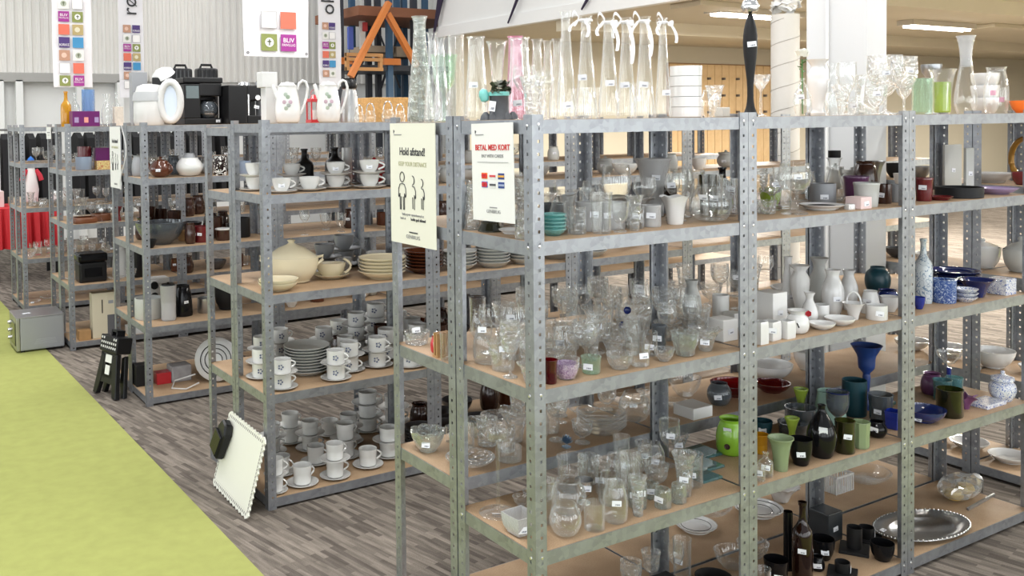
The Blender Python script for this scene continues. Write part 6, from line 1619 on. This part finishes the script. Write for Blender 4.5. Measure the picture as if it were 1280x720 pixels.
white_jug_maker()
def coffee_maker(px, w, h, desc, s='C1', Y=.4):
    r, u = kit('coffee_maker', px, 156, s, w * .42, desc, 'coffee maker', Y=Y, rz=0.0)
    W = w * u * .88; H = h * u; D = .20; m = M('blackp')
    obj('base', box(-W / 2, W / 2, -D / 2, D / 2, 0, H * .13, .006), m, r)
    obj('tank', box(-W / 2, -W / 2 + W * .42, -D / 2, D / 2, H * .13, H * .86, .006), m, r)
    obj('rear_column', box(-W / 2 + W * .42, W / 2, D / 6, D / 2, H * .13, H * .86, .004), m, r)
    obj('water_window', box(-W / 2 + .01, -W / 2 + W * .38, -D / 2 - .002, -D / 2, H * .55, H * .82, .0008), mat('tank_green', (.02, .05, .05), .08), r)
    obj('filter_head', box(-W / 2 + W * .40, W / 2, -D / 2, D / 6, H * .60, H * .88, .008), m, r)
    obj('top_lid', box(-W / 2 - .006, W / 2 + .006, -D / 2 - .006, D / 2 + .006, H * .88, H, .008), m, r)
    j = obj('glass_jug', vessel_mesh('fish', W * .26, H * .36, 'smoke', 20), None, r, (W * .20, -D * .22, H * .13))
    obj('jug_lid', vessel_mesh('flatplate', W * .17, .012, 'blackp', 16), None, j, (0, 0, H * .36))
    obj('jug_collar', rim_ring(W * .24, H * .10, 'silver', .003), None, j)
    obj('price_sticker', STM, None, r, (W * .38, -D / 2 - .001, H * .07), (0, 0, 0))
coffee_maker(241, 54, 58, 'black drip coffee maker with glass jug')
def espresso(px, w, h):
    r, u = kit('espresso_machine', px, 156, 'C1', w * .42, 'black espresso machine with silver dome and dial', 'coffee maker', Y=.4, rz=0.0)
    W = w * u * .88; H = h * u; D = .2; m = M('blackp')
    obj('case', box(-W / 2, W * .05, -D / 2, D / 2, 0, H * .92, .008), m, r)
    obj('head', box(W * .05, W / 2, -D / 2, D / 2, H * .55, H * .92, .008), m, r); obj('back', box(W * .05, W / 2, D / 6, D / 2, 0, H * .55), m, r)
    obj('drip_tray', box(W * .05, W / 2, -D / 2, D / 6, 0, H * .2, .006), m, r)
    bm = bmesh.new(); lathe(bm, [(0, 0), (W * .2, 0), (W * .16, H * .07), (0, H * .10)], 18); obj('silver_dome', mesh_of(bm, True), M('silver'), r, (W * .12, 0, H * .92))
    bm = bmesh.new(); lathe(bm, [(0, 0), (.02, 0), (.018, .015), (0, .016)], 16); obj('dial', mesh_of(bm, True), M('silver'), r, (W * .34, -D / 2, H * .62), (math.pi / 2, 0, 0))
    obj('chrome_strip', box(W * .06, W * .10, -D / 2 - .003, -D / 2, H * .2, H * .7), M('silver'), r)
    t = obj('price_sticker', STM, None, r, (W * .32, -D / 2 - .001, H * .40), (0, .2, 0)); t.scale = (1.2, 1, 1.2)
espresso(301, 50, 52)
I('water_tank', 329, 156, 'C1', 18, 52, 'straight', 'grey', 'dark grey cylinder water tank with black cap', 'tank', Y=.5, lid=knob_lid(.12, 'blackp'))
for i, px in enumerate((227, 259)):
    r, u = kit('toaster', px, 156, 'H1', 14, ['black upright kettle behind coffee maker tank', 'black upright kettle behind coffee maker jug'][i], 'kettle', Y=.4)
    obj('body', box(-13 * u, 13 * u, -9 * u, 9 * u, 0, 70 * u, .02, 3), M('blackp'), r)
    for j in range(4): obj('rib', box((-9 + 5 * j) * u, (-7 + 5 * j) * u, -9.6 * u, -9 * u, 20 * u, 68 * u), M('black'), r)
    bm = bmesh.new(); tube(bm, [(-8 * u, 0, 69 * u), (-6 * u, 0, 74 * u), (6 * u, 0, 74 * u), (8 * u, 0, 69 * u)], 1.6 * u, 6); obj('handle', bm, M('blackp'), r)
boxy('grey_box', 174, 156, 'H1', 24, 66, 'grey', 'flat grey appliance box behind white jug', 'box', Y=.3, depth=.08)
# cord hanging from the third row
bm = bmesh.new(); c = solve(160, 156, 'C1', .3, .02)
pts = [(-0.135 + 0.015 * math.sin(t * 5), 4.1 + .03 * math.cos(t * 7), 1.76 - .42 * t) for t in [i / 20 for i in range(21)]]
tube(bm, pts, .004, 6); o = obj('cord_run', bm, M('plastic')); o.name = 'power_cord'; cord = o
tag(o, 'white power cord dangling down the third row end', 'cord')
# second shelf: teapots
I('brown_teapot', 201, 222, 'C2', 27, 21, 'fish', 'brown', 'shiny brown teapot', 'teapot', rz=-.9, st=1, handle=(.15, .85, .55, .005), extra=teapot_parts())
I('white_teapot', 237, 222, 'C2', 33, 23, 'fish', 'white', 'white round teapot with pointed grey lid', 'teapot', extra=lambda root, R, H, k: obj('pointed_lid', vessel_mesh('trap', R * .5, H * .3, 'grey', 14), None, root, (0, 0, H * .95)))
T('C2', [
 ('grey_jar', 170, 220, 18, 26, 'jar', 'grey', 'grey storage jar', 'jar', {}),
 ('printed_jar', 275, 221, 17, 24, 'straight', 'cow', 'black and white printed jar', 'jar', {}),
 ('enamel_mug', 305, 217, 18, 16, 'straight', 'bluegrey', 'blue-grey enamel mug', 'mug', dict(handle=(.2, .8, .5, .004))),
 ('glass_jar', 190, 212, 16, 26, 'jar', 'clear', 'clear storage jar', 'jar', {}),
 ('glass_jar', 217, 212, 18, 24, 'jar', 'smoke', 'dull metal jar', 'jar', {}),
 ('steel_pot', 258, 216, 16, 20, 'jar', 'steel', 'steel coffee pot', 'pot', {}),
])
T('C3', [
 ('glass_bowl', 197, 304, 62, 28, 'bowl', 'smoke', 'very large clear mixing bowl', 'bowl', dict(foot=.85)),
 ('brown_dish', 234, 304, 22, 12, 'straight', 'wood', 'small round wooden box', 'box', {}),
 ('brown_jar', 238, 294, 14, 26, 'jar', 'dbrown', 'dark brown stoneware jar', 'jar', {}),
 ('casserole', 252, 303, 22, 20, 'straight', 'dred', 'dark red casserole', 'casserole', dict(st=1)),
 ('casserole', 268, 294, 22, 26, 'straight', 'dbrown', 'dark brown casserole', 'casserole', {}),
 ('casserole', 279, 300, 18, 14, 'straight', 'dbrown', 'brown oven dish with white rim', 'dish', dict(extra=lambda root, R, H, k: obj('white_rim', rim_ring(R, H, 'white', .006), None, root))),
 ('black_pan', 160, 296, 20, 12, 'bowl', 'blackm', 'small black pan', 'pan', {}),
 ('casserole', 300, 296, 26, 24, 'straight', 'blackm', 'black cooking pot', 'pot', {}),
])
T('C4', [
 ('black_jug', 229, 394, 24, 38, 'bell', 'black', 'glossy black coffee jug', 'jug', dict(st=1, handle=(.3, .9, .35, .006))),
 ('plastic_jug', 211, 392, 20, 44, 'tumbler', 'frost', 'clear plastic jug with black lid', 'jug', dict(handle=(.2, .9, .5, .004), lid=knob_lid(.1, 'blackp'))),
 ('white_tub', 170, 386, 34, 26, 'straight', 'lgrey', 'pale grey plastic tub', 'tub', {}),
 ('black_pot', 285, 385, 34, 28, 'deepbowl', 'blackm', 'matt black pot with cords', 'pot', {}),
 ('steel_pot', 258, 388, 22, 18, 'straight', 'steel', 'steel saucepan', 'pan', {}),
])
def white_blender(px, py, s, w, h):
    r, u = kit('food_mixer', px, py, s, w * .4, 'white kitchen machine with two black dials', 'mixer')
    W, H = w * u, h * u
    obj('case', box(-W / 2, W / 2, -.06, .06, 0, H, .01), M('plastic'), r)
    for i in range(2):
        bm = bmesh.new(); lathe(bm, [(0, 0), (5 * u, 0), (4.5 * u, .012), (0, .012)], 14); obj('dial', mesh_of(bm, True), M('blackp'), r, (-W * .25, -.06, H * (.35 + .4 * i)), (math.pi / 2, 0, 0))
white_blender(197, 342, 'H4', 26, 34)
def fan_heater(px, py, s):
    r, u = kit('fan_heater', px, py, s, 26, 'white round fan heater with looped cable', 'heater')
    m = M('plastic'); R = 27 * u
    bm = bmesh.new(); lathe(bm, [(0, -.05), (R * .9, -.05), (R, -.02), (R, .03), (R * .8, .05), (0, .05)], 26); obj('drum', mesh_of(bm, True), m, r, (0, 0, R * 1.02), (math.pi / 2 - .15, 0, -.5))
    for f in (.3, .5, .7): 
        o = obj('grille_ring', rim_ring(R * f, .055, 'blackp', .003), None, r, (0, 0, R * 1.02), (math.pi / 2 - .15, 0, -.5))
    bm = bmesh.new(); tube(bm, [(-R * 1.0, -.05, .02), (-R * 1.7, -.10, .006), (-R * 2.2, -.03, .006), (-R * 1.9, .05, .03), (-R * 1.0, .02, .06)], .005, 6); obj('cable', mesh_of(bm, True), m, r)
fan_heater(272, 478, 'C5')
boxy('cloth_bag', 224, 472, 'C5', 34, 20, 'frost', 'crumpled clear plastic bag', 'bag', mm=mat('bag_grey', (.33, .32, .33), .5, noise=.4, nscale=20), bev=.012)
boxy('red_case', 203, 476, 'C5', 24, 14, 'red', 'small red appliance case', 'case')
boxy('black_case', 174, 474, 'C5', 26, 26, 'blackm', 'black appliance box', 'box')
# ================================================================ fourth row
T('D1', [
 ('oil_bottle', 71, 158, 13, 44, 'bottle', 'amberg', 'yellow glass swing-top bottle', 'bottle', dict(Y=.3)),
 ('oil_bottle', 94, 158, 12, 42, 'bottle', 'clear', 'clear swing-top bottle', 'bottle', dict(Y=.6)),
 ('blue_jar', 111, 158, 16, 46, 'straight', 'blueg', 'pale blue glass jar', 'jar', dict(Y=.65)),
 ('wine_carafe', 134, 158, 14, 40, 'carafe', 'clear', 'clear wine carafe', 'carafe', dict(Y=.35)),
 ('oil_bottle', 146, 158, 10, 42, 'bottle', 'clear', 'slim clear oil bottle', 'bottle', dict(Y=.4)),
])
boxy('purple_tin', 106, 158, 'D1', 38, 19, 'tin', 'purple printed biscuit tin', 'tin', Y=.25, depth=.12, extra=lambda root, lx, ly, H: [obj('print', box(x - .016, x + .016, -ly / 2 - .002, -ly / 2, H * .25, H * .6), mm_, root) for x, mm_ in ((-lx * .35, M('lilac')), (0.0, mat('print_pink', (.75, .3, .25), .5)), (lx * .38, M('lilac')))])
boxy('floral_bag', 148, 158, 'D1', 15, 24, 'floral', 'pale floral paper bag', 'bag', Y=.2, mm=mat('bag_cream', (.62, .55, .48), .7, noise=.3, nscale=40))
I('blue_mug', 105, 213, 'D2', 20, 16, 'straight', 'bluegrey', 'blue-grey mug with white handle ring', 'mug', handle=(.2, .8, .45, .004))
boxy('floral_tin', 128, 212, 'D2', 22, 11, 'floral', 'yellow floral tin', 'tin')
boxy('purple_tin', 127, 207, 'D2', 23, 26, 'tin', 'upright purple tin', 'tin', Y=.6)
I('red_tin', 106, 206, 'D2', 17, 28, 'cyl', 'dred', 'dark red round tin', 'tin', Y=.7)
T('D3', [
 ('leather_box', 105, 279, 32, 7, 'blockv', 'leather', 'flat brown leather case', 'case', dict(square=.9)),
 ('leather_box', 126, 277, 24, 9, 'blockv', 'leather', 'brown wooden case', 'case', dict(square=.9)),
 ('wood_stand', 148, 276, 10, 18, 'hour', 'dred', 'dark red wooden stand', 'stand', {}),
])
def radio(px, py, s, w, h):
    r, u = kit('deep_fryer', px, py, s, w * .4, 'bulky black fryer with domed lid', 'fryer')
    obj('body', box(-w * u * .40, w * u * .40, -.09, .09, 0, h * u * .7, .02, 3), M('blackp'), r); obj('lid', box(-w * u * .42, w * u * .42, -.10, .10, h * u * .7, h * u, .02, 3), M('black'), r); obj('front_window', box(-w * u * .25, w * u * .25, -.093, -.09, h * u * .2, h * u * .5), M('black'), r)
radio(114, 351, 'D4', 42, 36)
I('white_kettle', 152, 344, 'D4', 22, 36, 'bell', 'plastic', 'white electric kettle', 'kettle', handle=(.2, .9, .45, .006), lid=knob_lid(.1))
I('black_pot', 172, 345, 'D4', 18, 34, 'straight', 'blackp', 'tall black coffee grinder', 'grinder')
def wood_box(px, py, s, w, h):
    r, u = kit('wooden_crate', px, py, s, w * .4, 'pale upright wooden box with small window', 'box')
    m = mat('pale_ply', (.62, .56, .42), .5); W = w * u; H = h * u
    obj('front', box(-W / 2, W / 2, -.05, .05, 0, H, .003), m, r)
    obj('slot', box(-W * .12, -W * .08, -.052, -.05, H * .55, H * .85), M('blackm'), r)
    obj('window', box(W * .1, W * .42, -.052, -.05, H * .05, H * .5), mat('box_dark', (.12, .12, .13), .4), r)
    obj('hole', box(W * .15, W * .35, -.052, -.05, H * .75, H * .82), M('grey'), r)
wood_box(130, 421, 'D5', 30, 56)
boxy('wood_board', 105, 424, 'D5', 20, 12, 'wood', 'stack block of cutting boards', 'board')
boxy('hot_plate', 168, 424, 'D5', 26, 10, 'plastic', 'low white hot plate', 'hot plate')

# ================================================================ dense glassware filling the shelves
def fill(s, px0, px1, n, specs, Y0=.1, Y1=.9, seed=1, py=300):
    rn = random.Random(seed); S = SHELF[s]
    for i in range(n):
        px = px0 + (px1 - px0) * ((i + .5) / n) + rn.uniform(-.5, .5) * (px1 - px0) / n
        Y = rn.uniform(Y0, Y1)
        (name, w, h, kind, k, desc, cat, *o) = rn.choice(specs); o = dict(o[0]) if o else {}
        q = solve(px, py, s, Y); K = ppm(q)
        f = rn.uniform(.88, 1.15)
        I(name, px, py, s, w * K * f, h * K * rn.uniform(.9, 1.12), kind, k, desc, cat, Y=Y, st=1 if rn.random() < .3 else 0, **o)
CLEAR = [
 ('crystal_vase', .075, .15, 'vflare', 'cut', 'flared crystal vase', 'vase', dict(foot=.7, rib=.02, ribs=9)),
 ('glass_vase', .07, .14, 'tumbler', 'clear', 'plain clear vase', 'vase'),
 ('goblet', .075, .15, 'goblet', 'cut', 'cut glass goblet', 'goblet', dict(foot=.75)),
 ('crystal_bowl', .10, .075, 'flarebowl', 'cut', 'cut crystal bowl', 'bowl', dict(foot=.75, ruffle=.06, lobes=8, seg=32)),
 ('glass_jar', .075, .11, 'jar', 'clear', 'clear glass jar', 'jar'),
 ('sundae_glass', .075, .12, 'sherbet', 'clear', 'clear sundae glass', 'glass'),
 ('crystal_tumbler', .065, .08, 'straight', 'cut', 'cut crystal tumbler', 'tumbler', dict(flat=True, seg=12)),
 ('wine_glass', .07, .16, 'wine', 'clear', 'clear wine glass', 'glass', dict(foot=.8)),
]
LOW = [('glass_bowl', .10, .05, 'bowl', 'cut', 'low cut glass bowl', 'bowl'), ('glass_plate', .15, .02, 'plate', 'clear', 'clear glass plate', 'plate'),
       ('glass_tumbler', .065, .08, 'straight', 'clear', 'clear tumbler', 'tumbler'), ('sundae_glass', .08, .09, 'sherbet', 'cut', 'low footed glass dish', 'dish')]
fill('N3', 690, 850, 22, CLEAR, .35, .95, 21, 430)
fill('N3', 585, 660, 6, CLEAR, .3, .95, 22, 440)
fill('B3', 585, 690, 8, CLEAR, .15, .9, 23, 420)
fill('B3', 695, 850, 18, CLEAR, .15, .9, 24, 410)
fill('B3', 850, 960, 8, CLEAR + LOW, .2, .9, 25, 400)
fill('N2', 580, 655, 4, CLEAR, .4, .95, 26, 285)
fill('N2', 690, 920, 16, CLEAR, .45, .95, 27, 270)
fill('N2', 945, 1010, 4, CLEAR, .4, .9, 28, 262)
fill('N4', 690, 850, 14, CLEAR + LOW, .3, .95, 29, 610)
fill('B4', 580, 700, 8, LOW + CLEAR, .1, .9, 30, 555)
fill('B4', 700, 850, 8, LOW, .2, .9, 31, 540)
fill('B2', 580, 700, 7, CLEAR, .2, .9, 32, 280)
fill('N5', 690, 860, 12, LOW + CLEAR, .2, .95, 33, 690)
fill('N5', 860, 960, 5, LOW, .2, .9, 34, 670)
fill('N1', 575, 700, 4, [CLEAR[0], CLEAR[7]], .6, .95, 35, 148)
fill('N1', 1040, 1140, 5, CLEAR, .5, .95, 36, 147)
fill('B1', 700, 930, 6, [CLEAR[0], CLEAR[1], CLEAR[4]], .2, .9, 37, 147)
WCH = [('white_cup', .085, .07, 'cupf', 'cup', 'white china cup', 'cup', dict(handle=(.25, .8, .6, .004))), ('white_bowl', .14, .06, 'bowl', 'cup', 'white china bowl', 'bowl'),
       ('milk_jug', .085, .11, 'jar', 'lgrey', 'pale grey milk jug', 'jug', dict(handle=(.2, .85, .5, .005))), ('teapot', .13, .10, 'fish', 'cup', 'white china teapot', 'teapot', dict(handle=(.2, .85, .5, .005), extra=teapot_parts())),
       ('sugar_bowl', .10, .09, 'fish', 'lgrey', 'grey sugar bowl', 'bowl', dict(lid=knob_lid(.3)))]
DCH = [('dark_vase', .10, .18, 'tumbler', 'dbrown', 'dark brown vase', 'vase'), ('brown_jug', .11, .15, 'jar', 'dbrown', 'dark brown jug', 'jug', dict(handle=(.2, .85, .5, .006))),
       ('dark_bowl', .16, .07, 'bowl', 'darkplate', 'dark stoneware bowl', 'bowl'), ('brown_mug', .09, .10, 'straight', 'brown', 'brown stoneware mug', 'mug', dict(handle=(.2, .8, .55, .006)))]
WPL = [('white_bowl', .22, .07, 'bowl', 'white', 'large white salad bowl', 'bowl'), ('serving_dish', .26, .035, 'plate', 'white', 'white serving dish', 'dish'), ('tureen_bowl', .20, .12, 'deepbowl', 'white', 'white lidded tureen', 'tureen', dict(lid=knob_lid(.4))), ('gravy_boat', .14, .08, 'cupf', 'white', 'white gravy boat', 'sauce boat', dict(handle=(.2, .9, .6, .005)))]
fill('F3', 350, 500, 9, WCH, .2, .9, 40, 320)
fill('A2', 520, 700, 6, WCH, .2, .9, 41, 240)
fill('A2', 700, 960, 8, WCH, .2, .9, 42, 225)
fill('F4', 440, 640, 9, DCH, .2, .9, 43, 430)
fill('A4', 540, 700, 7, DCH, .2, .9, 44, 440)
fill('A4', 700, 860, 5, DCH + LOW, .2, .9, 45, 420)
fill('F5', 500, 640, 5, DCH, .2, .8, 46, 520)
fill('B2', 1000, 1130, 5, WCH + DCH, .3, .9, 49, 235)
fill('B3', 975, 1010, 2, WPL, .3, .9, 51, 370)
fill('B4', 960, 1010, 2, WPL, .4, .9, 57, 500)
fill('C2', 500, 700, 8, CLEAR + WCH, .2, .9, 58, 205)
fill('C3', 340, 560, 9, CLEAR + DCH, .2, .9, 59, 285)
fill('C2', 325, 480, 8, CLEAR + WCH, .2, .9, 60, 215)
fill('H2', 160, 300, 8, CLEAR + WCH, .2, .9, 61, 212)
fill('H3', 165, 300, 8, DCH, .2, .9, 62, 285)
fill('D3', 95, 160, 12, CLEAR + LOW, .3, .95, 63, 270)
fill('D3', 165, 320, 8, DCH + CLEAR, .2, .9, 64, 265)
fill('D2', 165, 320, 8, CLEAR + DCH, .2, .9, 65, 207)
fill('D4', 95, 170, 4, LOW, .6, .95, 66, 330)
fill('D4', 180, 330, 6, DCH + LOW, .2, .9, 67, 325)
for sh, py in (('E2', 205), ('E3', 260), ('E4', 320)):
    fill(sh, 32, 160, 18, CLEAR + LOW, .1, .9, 70 + py, py)
fill('E5', 30, 90, 4, LOW, .2, .9, 77, 372)
fill('C4', 340, 520, 6, DCH + WCH, .2, .9, 78, 370)
fill('C5', 340, 520, 5, DCH, .2, .9, 79, 450)

# ================================================================ far background: garments, red table
def garment_rail():
    p = atY(-20, 157, 10.6)
    r = empty('garment_rail', (p.x, 10.6, 0), 0, 'long metal garment rail behind the shelving', 'rail')
    bm = bmesh.new(); tube(bm, [(-1.5, 0, 1.72), (3.3, 0, 1.72)], .015, 6); obj('bar', bm, M('steel'), r)
    for x in (-1.5, .9, 3.3):
        bm = bmesh.new(); tube(bm, [(x, 0, .0065), (x, 0, 1.72)], .015, 6); obj('upright', bm, M('steel'), r)
    cols = [((.012, .012, .014), 'black'), ((.35, .42, .05), 'lime green'), ((.05, .05, .055), 'charcoal'), ((.10, .012, .02), 'wine red'), ((.02, .03, .09), 'navy')]
    rn = random.Random(9); cnt = {}
    for i in range(24):
        x = -.2 + i * .145
        if abs(x - .9) < .08 or abs(x - 3.3) < .08: continue
        c, cn = cols[0] if rn.random() < .75 else rn.choice(cols)
        h = rn.uniform(.75, 1.1); n = cnt.get(cn, 0); cnt[cn] = n + 1
        bm = bmesh.new(); w = rn.uniform(.03, .05)
        extrude_poly(bm, [(-.2, 1.60), (-.04, 1.67), (.04, 1.67), (.2, 1.60), (.24, 1.62 - h), (-.24, 1.62 - h)], 'x', -w, w)
        g = empty('hanging_garment', (p.x + x, 10.6, 0), rn.uniform(-.06, .06), '%s garment hanging on the far rail, %s of its colour' % (cn, ORD[n]), 'garment', 'garments on the far rail')
        obj('cloth', bm, mat('cloth_' + cn.replace(' ', '_'), c, .9, bump=.3, bscale=20), g)
        bm = bmesh.new(); tube(bm, [(0, 0, 1.66)] + [(0, -.0215 * math.sin(t), 1.72 - .0215 * math.cos(t)) for t in [j * .5 for j in range(10)]], .002, 5); obj('hanger_hook', bm, M('steel'), g)
garment_rail()
p0, p1 = atY(-10, 270, 9.3), atY(78, 310, 9.3)
r = empty('covered_table', (p0.x, 9.3, 0), 0, 'table draped in bright red cloth behind the fifth row', 'table')
RC = mat('red_cloth', (.55, .02, .03), .7)
Wt = p1.x - p0.x
obj('cloth_top', box(0, Wt, 0, .7, .82, .84, .005), RC, r)
bm = bmesh.new(); n = 24
A_ = [bm.verts.new((Wt * i / n, -.01 + .02 * math.sin(i * 1.9), .83)) for i in range(n + 1)]; B_ = [bm.verts.new((Wt * i / n, -.03 + .05 * math.sin(i * 1.9), .38)) for i in range(n + 1)]
for i in range(n): bm.faces.new((A_[i], A_[i + 1], B_[i + 1], B_[i]))
obj('cloth_drape', bm, RC, r)
lg = mesh_of(box(-.02, .02, -.02, .02, 0, .82)); lg.materials.append(M('blackm'))
for x in (.05, Wt - .05):
    for y in (.05, .65): obj('leg', lg, None, r, (x, y, 0))
for i, (px, w, h, k, d) in enumerate(((-4, .14, .18, 'pinkbox', 'pale pink gift parcel on the red-clothed table'), (20, .14, .1, 'cream', 'flat cream carton on the red-clothed table'), (74, .14, .14, 'matte', 'white carton on the red-clothed table'))):
    q = atY(px, 270, 9.6); tag(obj('gift_box', box(-w / 2, w / 2, -.1, .1, 0, h, .004), M(k), None, (q.x, 9.6, .841)), d, 'box')
# plush figure in red and white between fourth and fifth rows
q = atY(40, 260, 9.75)
r = empty('plush_figure', (q.x, 9.75, .841), 0, 'red and white plush figure with blue hat on the red-clothed table', 'plush toy'); r.scale = (.42, .42, .42)
bm = bmesh.new(); lathe(bm, [(0, 0), (.16, .02), (.2, .4), (.14, .8), (.1, 1.0), (0, 1.0)], 16); obj('body', mesh_of(bm, True), mat('plush_white', (.75, .73, .72), .9), r)
for sg in (-1, 1):
    bm = bmesh.new(); tube(bm, [(sg * .12, 0, .95), (sg * .22, -.05, .8), (sg * .26, -.08, .66)], .07, 8); obj('arm', mesh_of(bm, True), mat('plush_red', (.5, .03, .05), .9), r)
bm = bmesh.new(); lathe(bm, [(0, 0), (.1, .03), (.13, .12), (.1, .22), (0, .25)], 14); obj('head', mesh_of(bm, True), mat('plush_white', (.75, .73, .72), .9), r, (0, 0, .98))
bm = bmesh.new(); lathe(bm, [(0, 0), (.12, 0), (.08, .1), (0, .18)], 14); obj('hat', mesh_of(bm, True), mat('plush_blue', (.03, .15, .5), .9), r, (0, 0, 1.17))
finish_labels()
print('MISSED', len(MISS), MISS[:60])
